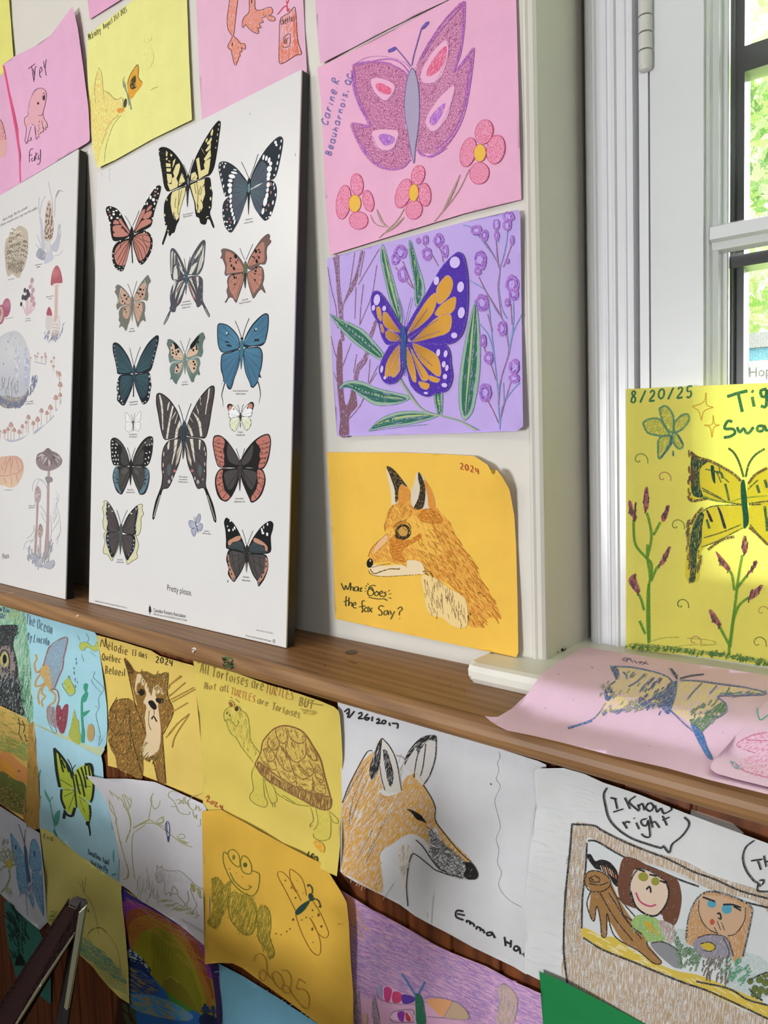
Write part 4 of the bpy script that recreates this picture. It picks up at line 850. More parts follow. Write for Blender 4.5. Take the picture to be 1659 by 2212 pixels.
# --- diana fritillary male
sb.part('butterfly_print','large orange edged black fritillary butterfly'); DO = 'bd6450'
for q in ("140,1530 150,1460 180,1442 230,1450 300,1510 370,1610 415,1700 415,1775 320,1780 240,1780 195,1765 165,1680 150,1600","440,1700 480,1610 560,1510 650,1445 720,1428 735,1445 748,1500 740,1600 720,1700 680,1780 640,1795 520,1780 445,1775",
 "415,1790 330,1790 240,1785 200,1810 170,1870 165,1950 185,2050 220,2110 260,2130 290,2130 340,2080 390,1980 420,1870","440,1790 520,1785 620,1790 660,1800 690,1880 685,1960 650,2060 600,2120 545,2145 520,2100 480,2010 440,1900"): F(q,'1d1a1a')
for q in ("150,1530 160,1468 190,1455 235,1465 265,1500 262,1550 250,1600 262,1650 258,1700 262,1740 245,1772 200,1755 175,1680","590,1510 650,1460 715,1440 728,1460 738,1505 728,1600 708,1690 675,1765 620,1785 625,1730 640,1690 625,1650 640,1600 620,1550",
 "245,1800 205,1822 182,1880 180,1950 205,2040 245,2110 285,2115 320,2080 270,2020 250,1950 240,1880","610,1800 655,1815 678,1880 670,1955 635,2050 590,2110 548,2128 545,2080 590,2010 610,1930 605,1860"): F(q,DO)
for q in ("300,1530 330,1560 400,1680 405,1750 320,1720 290,1640","450,1700 500,1620 560,1540 555,1640 520,1720 450,1755","400,1800 270,1830 270,1920 310,2010 370,1960 405,1860","450,1800 590,1830 590,1920 545,2010 490,1940 450,1860"): F(q,'44403f')
M("150,1510 265,1540|155,1555 262,1590|162,1600 262,1635|170,1650 262,1690|180,1700 262,1730|200,1745 262,1765|740,1510 620,1550|735,1560 620,1600|728,1620 622,1650|718,1670 622,1690|700,1720 622,1740|240,1870 175,1900|245,1930 178,1970|260,1990 200,2050|290,2040 240,2105|610,1870 685,1910|608,1930 680,1980|590,1990 650,2055|560,2050 600,2110|415,1770 270,1720|415,1780 260,1800|440,1770 600,1700|440,1780 610,1800|415,1800 290,1990|420,1800 350,2000|440,1800 580,1990|440,1800 510,2000",'201a18',1,1)
DOTS("205,1492,7 204,1530,10,7 206,1570,9,7 226,1612,11,8 233,1668,11,9 215,1730,8 170,1545,5 172,1590,5 180,1640,6 185,1690,7 180,1500,5 655,1575,10,6 672,1500,8,5 700,1530,8,6 708,1570,8,7 700,1620,8,10 650,1622,10,9 655,1685,10,8 685,1685,9,8 650,1738,7 680,1735,7 230,1840,7,11 225,1890,7,9 195,1915,6 210,1960,7,10 240,1975,6,10 260,2020,7,9 205,2005,6 625,1840,7,8 622,1890,8,10 660,1930,6 615,1940,7,9 645,1980,7 575,2030,7,10 610,2050,6",'6a3a30')
F("414,1720 428,1690 442,1720 444,1800 434,1900 424,2025 414,1960 410,1850 410,1780",'3c302e'); M("414,1850 438,1850|414,1880 436,1880|414,1910 434,1910|414,1940 432,1940|416,1970 430,1970",'7a6058',1,1); ANT("422,1700 405,1640 384,1580|436,1700 455,1640 474,1578",BK,.8); CAP(420,2110,['Diana Fritillary','Speyeria diana, male'],lh=30,wd=5.4,fs=18)
# --- diana fritillary female
cr('L'); sb.part('butterfly_print','black butterfly with blue hindwing edges')
for q in ("255,200 265,150 300,132 345,150 400,210 445,300 470,390 470,450 400,460 330,450 290,445 265,370 260,290","505,440 515,370 560,260 620,170 680,122 720,118 742,145 738,250 725,340 700,420 660,460 580,465 510,460",
 "470,470 390,460 320,462 290,510 280,590 300,680 330,750 380,782 410,740 450,650 478,560","505,470 580,470 650,465 690,500 702,570 690,670 650,770 590,782 570,740 530,650 500,550"): F(q,'232323')
for q in ("300,150 350,165 400,230 440,310 460,390 460,440 390,440 370,360 390,250 330,190","515,440 530,370 580,260 640,185 700,140 725,200 620,240 640,300 630,360 620,430","465,480 400,470 370,490 355,560 350,640 370,720 400,730 440,640 468,560","510,480 580,475 630,480 640,560 640,640 610,720 580,745 540,650 510,560"): F(q,'44433f')
for q in ("345,470 310,475 292,520 290,600 310,680 345,740 365,770 385,755 360,720 345,640 350,560","645,475 675,480 692,530 690,610 668,690 630,760 590,770 590,740 625,690 645,600"): F(q,'4f7684')
DOTS("342,482,9,12 340,525,9,12 332,570,11,12 332,610,9,11 334,645,8,10 655,485,8,11 654,525,9,12 655,565,9,13 653,608,9,12 645,655,8,11",'1a2a32'); DOTS("342,525,4 332,568,4 654,525,4 655,563,4",'9fc0ca')
M("292,520 345,560|290,580 345,600|300,640 350,650|690,540 645,560|690,600 640,620|670,680 635,680",'233c46',1.1,1)
DOTS("280,175,9,6 282,210,12,6 320,205,6,9 275,250,9,6 315,250,8,10 280,300,11,6 318,300,7,13 335,215,7,9 280,345,9,5 305,340,7,12 340,335,6,12 290,385,9,6 318,385,7,14 345,385,6,12 305,425,8,8 340,430,7,10 724,150,6,8 728,205,6,10 670,220,8,6 700,215,7,8 650,190,8,6 665,310,12,5 700,300,7,12 655,375,10,6 690,360,7,14 650,430,9,5 680,415,7,12",'d5d4d0')
DOTS("305,222,9,10 345,232,10,9 300,260,8 335,265,8 295,310,8 340,310,7 330,345,6,10 300,395,7 335,390,6,10 685,260,9,9 700,255,7,12 660,240,10,8 685,310,8,10 645,330,9,8 672,370,7,12 665,425,7,10 630,440,8",'101010')
M("470,430 330,200|470,440 300,300|470,450 300,390|510,430 660,190|510,440 700,300|510,450 690,400|475,480 360,560|478,490 370,700|505,480 630,560|505,490 600,720",'2c2b29',.8,1); F("395,500 440,480 465,510 430,545 385,545",'56504f'); F("520,490 560,500 585,550 540,545",'56504f')
F("474,410 488,372 502,405 505,460 496,560 484,680 474,610 470,500",'26221f'); ANT("482,375 468,310 446,245|496,375 515,310 538,248",BK,.8); CAP(482,735,['Diana Fritillary','Speyeria diana, female'],lh=28,wd=4.3,fs=18)
# --- mourning cloak
sb.part('butterfly_print','brown butterfly with cream edges and blue dots'); MC = '4e4444'
for q in ("165,930 185,890 178,860 205,850 240,880 290,960 330,1060 355,1150 355,1200 290,1210 215,1190 180,1170 170,1090 180,1020","385,1200 400,1140 450,1030 520,940 580,895 618,895 615,950 632,1000 605,1050 605,1110 600,1180 575,1240 540,1245 430,1225",
 "355,1215 280,1205 205,1200 180,1250 195,1310 175,1400 180,1450 225,1465 270,1535 290,1500 340,1400 360,1310","385,1240 450,1235 530,1240 560,1290 575,1370 555,1440 562,1500 500,1540 450,1575 435,1520 395,1400 380,1300"): F(q,'cfc98e'); S(q,'2a2822',1,1,closed=True)
for q in ("215,870 240,885 290,960 330,1060 355,1150 352,1200 290,1208 215,1185 225,1100 205,1020 210,940","385,1200 400,1140 450,1030 520,940 560,905 570,960 560,1040 545,1120 540,1235 430,1225","355,1218 280,1208 215,1210 205,1300 230,1400 270,1500 290,1490 335,1395 358,1300","385,1242 450,1238 525,1245 540,1320 520,1420 470,1500 445,1530 400,1400 384,1300"): F(q,'1e2228')
for q in ("245,900 290,970 325,1070 348,1150 345,1195 290,1205 235,1180 232,1100 222,1020 225,950","395,1195 410,1140 460,1040 525,955 545,970 535,1060 525,1140 520,1225 440,1220","350,1222 285,1215 240,1225 240,1330 270,1430 290,1460 330,1390 352,1300","392,1248 450,1245 500,1255 505,1330 490,1410 455,1480 405,1390 390,1300"): F(q,MC)
DOTS("228,885,7,9 212,925,8,9 210,970,9,10 212,1030,8,10 220,1085,8,12 215,1140,7,9 225,1255,8,13 225,1300,8,13 230,1355,8,10 240,1400,6,8 265,1450,5,8 568,935,10,9 572,980,9,10 565,1025,8,10 555,1085,8,10 545,1135,8,10 542,1180,5,9 522,1305,8,13 518,1350,8,10 515,1390,6,12 490,1430,6,9 465,1470,5,9",'7f9ccc')
for q in ("235,900 250,900 240,925 228,928","265,960 290,970 270,980","540,930 552,935 548,970","480,985 510,1000 485,1005"): F(q,'d8d19c')
M("350,1190 240,1000|350,1195 235,1100|385,1195 530,1010|388,1200 520,1150|352,1230 250,1300|354,1240 290,1450|388,1250 500,1330|388,1260 455,1480|350,1180 270,960|392,1190 490,1010",'3a3032',.9,1)
F("360,1140 376,1105 392,1140 392,1220 384,1330 368,1465 358,1380 352,1250",'44524c'); M("360,1330 384,1330|360,1360 380,1360|360,1390 378,1390|362,1420 374,1420",'2a2a2a',.9,1); ANT("370,1105 350,1030 328,955|384,1105 410,1040 446,960",BK,.9); CAP(365,1530,['Mourning Cloak','Nymphalis antiopa'],ang=.04,lh=28,wd=4.6,fs=18)
# --- large zebra swallowtail
cr('M'); sb.part('butterfly_print','large brown and cream striped swallowtail butterfly with long tails'); BR_ = '4a4042'
W4 = ("78,190 82,150 105,132 150,145 220,205 290,310 325,410 335,500 330,570 260,585 190,600 155,590 125,500 100,360 80,250","385,500 395,430 440,310 520,170 600,80 640,58 662,75 660,150 635,300 605,480 570,580 500,580 390,560",
 "335,580 260,590 200,610 155,670 135,760 132,880 140,960 130,1050 110,1110 70,1220 42,1360 48,1394 60,1390 90,1280 140,1110 150,1090 190,1085 215,1060 260,960 310,830 335,700","370,580 450,580 520,590 565,630 585,720 580,850 580,960 575,1050 600,1120 650,1250 680,1390 670,1425 655,1410 620,1290 570,1120 545,1080 500,1090 475,1060 440,960 395,850 370,700")
for q in W4: F(q,'1c1818')
for q in ("86,195 92,155 110,142 150,155 215,215 283,318 318,415 327,500 322,562 190,592 160,582 133,500 108,360","393,500 403,430 448,315 525,178 602,90 636,68 653,80 650,150 627,300 596,478 565,571 500,572 396,552",
 "328,588 260,597 205,618 163,675 143,762 141,880 150,960 140,1055 120,1112 150,1080 190,1076 207,1055 252,955 302,826 327,700","378,588 450,588 516,598 558,636 576,722 571,850 571,960 566,1055 580,1090 545,1070 500,1080 482,1055 448,955 403,846 378,700"): F(q,BR_)
for q in ("108,150 120,150 140,220 150,300 150,420 152,500 142,500 138,400 130,290 118,210","195,250 212,215 215,230 200,300 188,310","240,260 255,265 245,310 225,400 195,590 178,590 190,500 215,360","265,330 280,315 270,340 240,390 230,400","315,400 328,450 300,500 290,580 265,582 275,500","300,330 270,440 262,440 290,350","515,180 525,175 520,210 530,255 522,250","600,95 615,85 605,180 580,300 575,350 568,350 575,270 592,180","440,320 455,330 500,380 525,430 540,560 520,570 500,440 470,370","400,440 430,490 450,560 430,565 410,510 392,480","415,370 450,430 440,420 418,390","470,240 500,310 505,360 490,310",
 "205,618 215,610 208,690 195,700 190,660","262,598 295,595 280,700 240,840 232,850 255,720","330,600 335,680 300,820 275,860 280,800 310,680","375,610 395,680 430,800 430,860 400,800","415,590 445,590 460,720 468,830 455,800 430,680","505,595 525,602 515,700 505,690"): F(q,'cbc8b4',sm=0)
for q in ("285,720 310,660 300,800 280,850","380,650 400,720 425,840 405,810"): F(q,'b39c7c',sm=0)
DOTS("210,900,22,60 515,905,20,60",'4f5a60'); DOTS("265,910,15,14 438,908,14,15",'b4605c'); DOTS("208,1015,14,20 240,975,8,22 495,1018,14,20 465,985,8,18",'9aa4a6'); DOTS("155,740,6,24 150,850,6,22 150,920,5,12 560,690,6,20 572,740,5,22 565,840,6,20 560,910,5,10 545,995,5,10",'b9a88e')
M("55,1370 90,1240 120,1150|668,1400 625,1260 590,1150",'b8b298',1.6,1); M("60,1380 95,1240|660,1400 620,1260",'1c1818',.7,1)
M("330,540 140,430|330,530 120,330|330,520 110,240|330,550 155,530|388,520 600,450|388,510 630,300|390,500 640,180|390,490 560,130|330,600 150,780|330,620 145,900|330,660 180,1040|372,600 570,780|372,620 570,900|374,660 530,1040",'2e2628',.7,1)
F("338,450 358,405 380,440 388,520 378,610 362,700 346,795 336,700 328,580 328,510",'2f4450'); M("345,470 345,600 346,780|368,470 366,600 352,760",'15191d',1.2,1); M("335,620 350,770|372,620 355,770",'8a8c84',.8,1); ANT("350,410 330,330 302,250|370,410 395,330 428,238",BK,1.2); CAP(348,975,['Zebra Swallowtail','Late season form','Eurytides marcellus'],ang=.06,lh=25,wd=5,fs=15)
# --- red admiral
sb.part('butterfly_print','black butterfly with an orange band and white spots'); RA = '2a3434'
for q in ("755,1420 775,1375 800,1385 850,1430 900,1510 950,1620 968,1680 960,1720 880,1700 800,1690 775,1670 775,1600 768,1500","990,1700 1010,1640 1060,1550 1130,1460 1200,1410 1230,1412 1248,1440 1240,1500 1222,1560 1225,1650 1225,1700 1200,1730 1110,1735 1005,1725",
 "960,1725 880,1700 810,1690 785,1740 778,1800 800,1880 795,1940 850,2015 880,1985 935,1900 970,1800","985,1740 1060,1730 1170,1745 1195,1820 1190,1900 1160,1980 1135,2020 1100,2062 1085,2010 1040,1940 1000,1830"): F(q,'141616')
for q in ("800,1640 870,1620 930,1610 955,1680 955,1712 880,1690 800,1675","1000,1700 1020,1650 1060,1610 1130,1650 1170,1690 1200,1715 1110,1725 1010,1718"): F(q,'37454a')
for q in ("955,1735 880,1712 820,1705 808,1760 815,1840 850,1930 875,1965 930,1890 962,1800","992,1750 1060,1742 1160,1755 1165,1830 1150,1910 1110,1980 1080,1980 1045,1930 1005,1830"): F(q,'4c4644')
for q in ("795,1640 800,1605 840,1580 880,1560 920,1555 920,1590 880,1612 840,1620 810,1655","1048,1590 1060,1575 1110,1595 1160,1630 1190,1670 1185,1710 1165,1700 1160,1660 1110,1640 1055,1615"): F(q,'c08058')
for q in ("790,1740 800,1740 812,1830 835,1890 870,1970 850,2005 815,1945 800,1860","1170,1765 1185,1780 1188,1880 1150,1970 1110,2020 1090,2000 1130,1950 1160,1880"): F(q,'b87858')
DOTS("797,1810,6,10 800,1850,7,10 815,1890,7,10 830,1935,7,10 1175,1810,6,10 1172,1860,6,12 1150,1920,8,10 1130,1965,7,10",'1c1816'); DOTS("855,1985,12,14 1098,2030,12,16",'6d6478')
DOTS("805,1500,10,14 845,1495,7,13 860,1475,8,14 818,1408,8,9 865,1485,4,12 1130,1490,7,14 1143,1528,13,12 1135,1505,9,14 1185,1540,11,18 1188,1440,7,15 1150,1470,5,16 790,1460,6,8",'e4e4e4')
M("955,1700 800,1650|958,1690 860,1620|1000,1700 1120,1650|1000,1710 1190,1710|955,1740 815,1760|955,1750 820,1850|958,1760 855,1950|960,1770 890,1940|990,1750 1160,1780|992,1760 1155,1880|994,1770 1110,1970|996,1780 1050,1930|830,1710 870,1960|900,1712 905,1920|1100,1745 1130,1930|1040,1745 1080,1970",'242422',.8,1)
F("965,1680 984,1640 1000,1680 1000,1760 990,1850 978,1920 970,1850 960,1750",'2c2622'); F("972,1830 990,1820 980,1920",'6a645c'); ANT("978,1640 960,1570 936,1495|990,1640 1015,1570 1045,1502",BK,.9); CAP(975,1975,['Red Admiral','Vanessa atalanta'],ang=.08,lh=32,wd=5.2,fs=18); S("793,1995 792,2018",BK,1.2,1)
# --- common blue beside the empty spot, and the lettering
sb.part('butterfly_print','tiny pale blue butterfly near the foot of the poster')
for q in ("403,1420 415,1400 450,1410 472,1430 470,1470 430,1480 412,1460","476,1425 485,1370 505,1337 520,1345 518,1400 500,1430","470,1480 430,1490 440,1540 460,1562 475,1530 482,1490","485,1470 520,1430 542,1450 535,1490 515,1510 490,1490"): F(q,'9a9fbe',col2='b4b8d2',c2=(475,1460),r2=60); S(q,'2f3242',.8,1,closed=True)
S("470,1420 482,1460 498,1525",'2a2c38',1.4,1); ANT("470,1415 450,1370|478,1412 466,1362",BK,.7); CAP(580,1515,['Common Blue','Celastrina argiolus'],ang=.1,lh=24,wd=4.6,fs=15)
sb.part('lettering','printed lettering along the foot of the poster')
cr('L'); PT('Pretty please.', 900,1872, 1182,1934, 2,-70,'2a2826')
sb.part('lettering'); PT('Canadian Forestry Association', 745,2113, 1110,2183, 0,-42,'141414',bold=.012); sb.part('lettering'); PT('Official licensee of the Smokey Bear symbol in Canada', 745,2150, 1125,2222, 0,-24,'2c2c2c')
sb.part('lettering'); PT('Originally printed by the United States Department of Agriculture Forest Service', 78,1996, 446,2078, 0,-18,'2c2c2c')
cr('N'); sb.part('lettering'); PT('Illustrated by David Palladini', 1320,467, 1448,493, 0,-11,'3c3c3c',shear=.3); sb.part('lettering'); PT('Printed on environmentally friendly paper', 1238,510, 1434,553, 0,-15,'222222')
sb.part('recycling_mark'); E(1454,547,10,15,'b9b7b4'); S("1444,536 1462,540",'555555',.7,1); S("1444,550 1462,556",'555555',.7,1); S("1454,533 1444,547 1454,562 1463,548 1454,533",'555555',.7,1)
sb.part('tree_emblem','small black pine tree emblem')
F("507,268 512,285 518,292 513,296 522,306 514,310 524,322 512,324 510,342 504,342 504,324 494,322 501,312 496,306 502,298 497,293 503,285",'1c1c1c',sm=0)
sb.part('scuff_marks','faint grey scuffs and dust specks on the poster'); cr('H')
M("195,680 205,740 200,800 210,850|205,690 225,700|100,740 118,775|780,390 790,395",'a09e9a',1.2,.5); cr('I'); M("1012,20 1008,36|1480,440 1484,470",'8a8886',1.5,.7)
for p in ("40,495 830,418 1270,1700 370,2165 1440,1340".split()): S(p+' '+p,'77736f',1.4,1)
cr('K'); 
for p in ("875,525 812,1472 928,1455 825,1800 990,1815 850,2190".split()): S(p+' '+p,'8c8883',1.2,1)
# ================================================================ mushroom poster
sm_ = SH['mush']
cr('F'); sm_.part('mushroom_print','tall brown honeycomb morel mushroom with grey grass'); GR = 'a6a6b4'
M("460,320 480,410 500,520 505,620|605,415 560,410 530,480 525,560 520,660|375,470 370,560 385,660 400,760|435,455 400,520 380,640|355,830 380,900 400,960|340,920 380,960 420,970|600,980 560,1020 520,1030|580,780 575,850 540,960",GR,1.3,.8)
F("560,400 605,410 575,408 540,470 528,480 535,440",'9a9aa6',.8); F("375,650 400,680 410,760 425,900 440,960 400,960 390,850 385,740",'b4b4c0',.8); F("575,725 580,750 565,800 575,860 550,980 520,990 480,970 490,930 530,880 550,800 555,740",'b0b0be',.85); F("345,1030 370,960 400,960 440,1010 430,1060 400,1070",'8f90a2',.75); F("420,1100 440,1000 430,900 480,900 490,970 510,1050 470,1090",'b5b6c4',.9)
F("425,870 430,900 440,990 480,980 475,880",'c4bfc0'); F("455,510 470,497 490,540 505,650 512,730 500,860 470,885 440,885 422,860 425,740 432,620",'c2aa98')
DOTS("452,650,5,14 478,620,5,14 462,690,5,14 490,690,5,14 450,735,5,14 477,760,5,14 500,700,4,14 430,790,5,14 455,815,5,14 480,830,5,14 500,820,4,12 447,860,5,10 478,860,5,10",'6a4a3c',rot=8); DOTS("468,540,6,14 455,580,6,16 480,590,7,18 445,640,7,18 470,650,7,20 495,660,6,18 440,700,7,18 465,715,7,20 490,725,7,20 438,760,7,16 460,785,7,18 485,790,7,20 440,815,7,16 465,845,8,16 490,845,7,14 505,780,5,18 435,855,6,10",'7a5a4a',rot=8); CAP(365,1118,['Yellow Morel','edible'],ang=-.22,lh=22,wd=5.5,fs=12)
sm_.part('mushroom_print','frilly buff cauliflower shaped fungus')
F("45,960 60,880 110,810 150,770 180,740 220,750 260,790 270,870 265,980 240,1120 205,1190 185,1240 150,1230 120,1200 80,1225 60,1180 50,1080",'b8a890',col2='a69a88',c2=(120,1050),r2=190)
rg = random.Random(4)
for i in range(120):
    x, y = rg.uniform(65,250), rg.uniform(780,1180)
    if abs((x-155)/110)+abs((y-980)/260) < 1.15: S("%d,%d %d,%d %d,%d %d,%d"%(x-16,y,x-8,y-14,x+8,y-12,x+14,y+4), rg.choice(['7a6a56','d8cab2','8a7a62','6e604e','c2b298']), 1.5, .9)
for i in range(9): S("%d,%d %d,%d"%(80+i*16,1090-i*3,78+i*16,1200-abs(i-5)*8),'8a7c68',1.4,.8)
CAP(105,1255,['Sparassis crispa'],ang=-.25,wd=3.6,fs=10)
sm_.part('mushroom_print','slim red capped fungus rising from a white cup'); 
F("490,1800 510,1640 520,1560 527,1320 552,1315 550,1600 570,1620 575,1700 560,1780 530,1805",'c9a798'); F("485,1310 495,1200 520,1140 545,1120 570,1150 590,1220 596,1285 560,1290 520,1300",'b04c58',col2='c86a70',c2=(520,1190),r2=70); F("505,1300 560,1290 568,1330 552,1315 540,1300 520,1325",'d2c0b6')
F("500,1650 530,1660 565,1595 572,1700 565,1770 530,1805 500,1760 490,1700",'cfc3be',col2='a08a8a',c2=(545,1790),r2=60); F("443,1590 455,1535 470,1515 490,1550 497,1600 470,1610",'b23f55'); F("440,1610 470,1600 500,1610 495,1700 480,1740 450,1745 435,1700",'c5bcb8')
M("505,1680 560,1690|500,1710 565,1720|500,1740 560,1750|510,1775 555,1780",'a79896',1.2,.8); HT("425,1800 440,1740 560,1790 605,1660 600,1740 560,1830 470,1855",'7c80a0',46,70,9,1.1,.8,seed=7); CAP(478,1420,['Elegant stinkhorn','Mutinus'],ang=-.2,lh=24,wd=4.2,fs=10)
sm_.part('mushroom_print','cluster of small pink and black capped mushrooms')
M("250,1600 255,1500 250,1450|270,1590 290,1500 305,1350 302,1290|275,1590 305,1510 315,1460|285,1580 330,1520|245,1580 225,1520 205,1500|262,1600 268,1450",'cfa9b0',3.2,.95)
DOTS("306,1265,17,27 287,1325,13,22 316,1360,14,28 300,1410,16,24 316,1440,14,24 325,1490,16,28 300,1455,14,20",'b78b92',rot=8); DOTS("237,1358,12,24 262,1368,14,22 270,1400,18,30 245,1430,22,26 218,1425,12,28 202,1490,11,22",'4c464e',rot=6); CAP(265,1630,['Clustered','psathyrella'],ang=-.15,lh=22,wd=4.6,fs=10)
sm_.part('mushroom_print','round pink mushroom cut open at the edge'); E(60,1525,42,92,'a84a72',6,col2='c0718e',c2=(70,1490),r2=60); E(8,1590,38,96,'a5566a',4); E(4,1590,26,76,'c49a94',4); E(0,1570,14,34,'a8606a',0); CAP(90,1628,['Calostoma'],ang=-.22,wd=8,fs=11)
sm_.part('mushroom_print','large smooth grey puffball standing in blue grass')
F("-60,1850 0,1800 60,1765 140,1745 200,1775 245,1850 275,1960 290,2080 285,2200 270,2320 235,2420 180,2470 80,2485 0,2450 -60,2380",'aeb0bc',col2='c3c2c4',c2=(110,1950),r2=330)
F("150,1900 180,1880 190,2000 180,2150 150,2200 135,2050",'9fa4bc',.55,ang=85); F("240,1900 275,2000 283,2120 250,2330 235,2150",'97a0c2',.6,ang=85); F("265,1900 288,2060 284,2200 292,2080 280,1960",'d2b5a4',.8)
HT("60,1790 160,1770 200,1900 120,1900",'8f93a6',10,80,12,1.1,.6,seed=3); M("75,1840 78,1860|58,1910 60,1925|30,2050 35,2070",'6f7284',1.8,.8)
F("0,2390 60,2360 140,2380 230,2360 270,2290 250,2410 180,2470 60,2485 0,2450",'8e877e',.75)
cr('G'); HT("0,240 60,290 180,290 260,200 290,80 325,40 345,110 300,190 240,260 180,340 60,330 0,300",'6f7698',130,75,11,1.1,.8,seed=5); HT("20,60 80,90 150,120 190,210 30,230",'8c909e',22,82,26,1.4,.55,seed=9); CAP(270,290,['Giant puffball','Calvatia gigantea'],ang=-.1,lh=20,wd=4.6,fs=10)
sm_.part('mushroom_ring_print','curved fairy ring of small brown mushrooms')
cr('F')
def MUSH(x, y, r, h, c='b08478'):
    S("%g,%g %g,%g"%(x,y,x-1,y+h),'c6a89c',1.3,.95); F("%g,%g %g,%g %g,%g %g,%g %g,%g %g,%g"%(x-r,y+r*.5,x-r*.8,y-r*.5,x,y-r*1.5,x+r*.8,y-r*.5,x+r,y+r*.5,x,y+r*.8),c,col2='c49a8c',c2=(x-r*.3,y),r2=r*1.6)
for x,y,r,h in ((292,2005,9,40),(335,1985,9,40),(352,1995,10,36),(362,1962,9,40),(398,2000,11,50),(432,1990,13,60),(430,1965,10,30),(440,1995,9,60),(490,2040,12,30),(515,2005,12,50),(510,2085,14,50),(548,2150,12,40),(570,2170,16,50)): MUSH(x,y,r,h)
M("330,2040 380,2055 440,2065|560,2200 575,2212",'9aa0b4',2,.7)
cr('G')
for x,y,r,h in ((545,30,16,90),(522,15,10,40),(552,135,22,70),(512,255,22,110),(552,230,19,80),(380,375,20,130),(462,345,22,110),(430,395,18,90),(345,455,22,80),(305,490,19,70),(260,435,20,140),(240,480,14,90),(205,520,18,70),(100,505,22,140),(128,552,19,80),(176,570,19,50),(72,545,17,90),(40,567,19,60),(2,560,8,70)): MUSH(x,y,r,h,'a9786e')
F("300,580 340,540 420,490 495,410 480,440 400,510 330,575",'a0a6ba',.7); F("40,630 110,640 180,625 265,585 240,600 180,640 100,660",'a0a6ba',.7); F("505,375 530,345 520,370",'a0a6ba',.7); F("545,320 565,260 555,310",'a0a6ba',.7)
sm_.part('mushroom_print','ruffled peach coloured bracket fungus'); F("-40,860 0,800 60,788 140,785 190,810 215,860 215,930 190,1000 150,1060 100,1080 40,1060 -40,1030",'d0a084',col2='d8b48c',c2=(90,1040),r2=160)
M("100,790 70,850 40,950|120,790 110,870 90,950|95,800 100,880|140,790 160,860 175,930|150,790 200,850 205,920|10,870 30,920|0,965 60,970 110,955 170,940 210,900|30,985 60,1040|100,975 110,1060|150,960 165,1030|60,800 40,870",'b87468',1.3,.8); CAP(80,1103,['Laetiporus'],wd=7.4,fs=10)
sm_.part('mushroom_print','tall parasol mushrooms with speckled brown caps among grey grass')
M("320,1250 330,1100 360,1010 400,1020 435,1090|300,1110 305,1040 350,995 400,1030|370,1240 410,1300 430,1360|375,1310 420,1400|530,1160 540,1190 520,1240 545,1340 555,1480 510,1560|490,1400 520,1330 500,1300|480,1480 540,1380|310,1420 320,1520 280,1590|245,1545 290,1510 320,1450|520,1600 545,1500|215,1650 240,1580 310,1560|240,1640 270,1630 310,1700|465,1330 470,1500 440,1680",'9b9ba2',1.1,.75)
F("500,1200 520,1100 545,1150 540,1185 522,1200 515,1260 490,1400 480,1380",'a9abb4',.45)
F("440,920 460,920 455,1010 455,1050 452,1250 445,1700 405,1710 425,1400 432,1060",'a8908a'); F("412,985 430,975 470,980 485,1000 480,1025 460,1030 450,1050 435,1045 420,1010",'8a8088'); F("330,830 345,770 400,745 425,720 450,715 475,740 530,765 572,820 560,870 510,905 450,925 385,915 345,880",'8c7a7c',col2='786668',c2=(450,740),r2=160)
for i in range(34):
    a = rg.uniform(-1.2,1.2); r1 = rg.uniform(50,90); r2_ = r1+rg.uniform(20,60); S("%d,%d %d,%d"%(450+math.sin(a)*r1*1.1,745+math.cos(a)*r1,450+math.sin(a)*r2_*1.05,745+math.cos(a)*r2_),rg.choice(['cbb8b6','55484c','c4b2b0']),1.3,.9)
F("335,1215 352,1215 345,1400 332,1690 312,1690 330,1400",'a88c84'); F("315,1150 325,1085 345,1062 368,1090 378,1140 365,1200 345,1218 322,1200",'a99290',col2='c0aaa6',c2=(340,1150),r2=60); DOTS("340,1095,8,7 355,1120,7,6 335,1130,6 360,1160,6 342,1180,6",'84686a')
F("362,1540 375,1540 372,1720 355,1730 360,1640",'b49a92'); F("347,1490 355,1430 372,1408 390,1440 392,1490 375,1540 355,1535",'a08480',col2='b8a09a',c2=(365,1490),r2=60); DOTS("370,1430,6 362,1460,6 380,1470,6 365,1500,6",'7c6264')
HT("250,1720 300,1560 330,1700 360,1600 400,1700 430,1600 470,1560 500,1700 440,1790 330,1790",'8f929e',60,80,22,1.2,.7,seed=11); F("320,1800 340,1750 380,1720 395,1750 370,1800",'a4a6b2',.8); F("385,1800 430,1770 490,1740 500,1790 460,1825",'a4a6b2',.8); F("245,1710 300,1690 360,1740 320,1755",'9a9cab',.75); M("320,1800 340,1750 390,1720|390,1800 460,1825 500,1780|250,1710 310,1720",'7e818c',1,.7); CAP(290,1247,['Lepiota','parasol'],wd=7.8,lh=18,fs=10)
cr('G'); sm_.part('lettering'); PT('Please.', 22,1735, 86,1722, 0,-50,'33312f')
cr('F'); sm_.part('lettering'); PT('Have fungi. But be careful', 24,700, 264,574, 0,-26,'333',shear=.25); sm_.part('lettering'); PT('Some of these mushrooms may not be edible', -80,790, 356,580, 0,-26,'333',shear=.25)
SAT = 1.
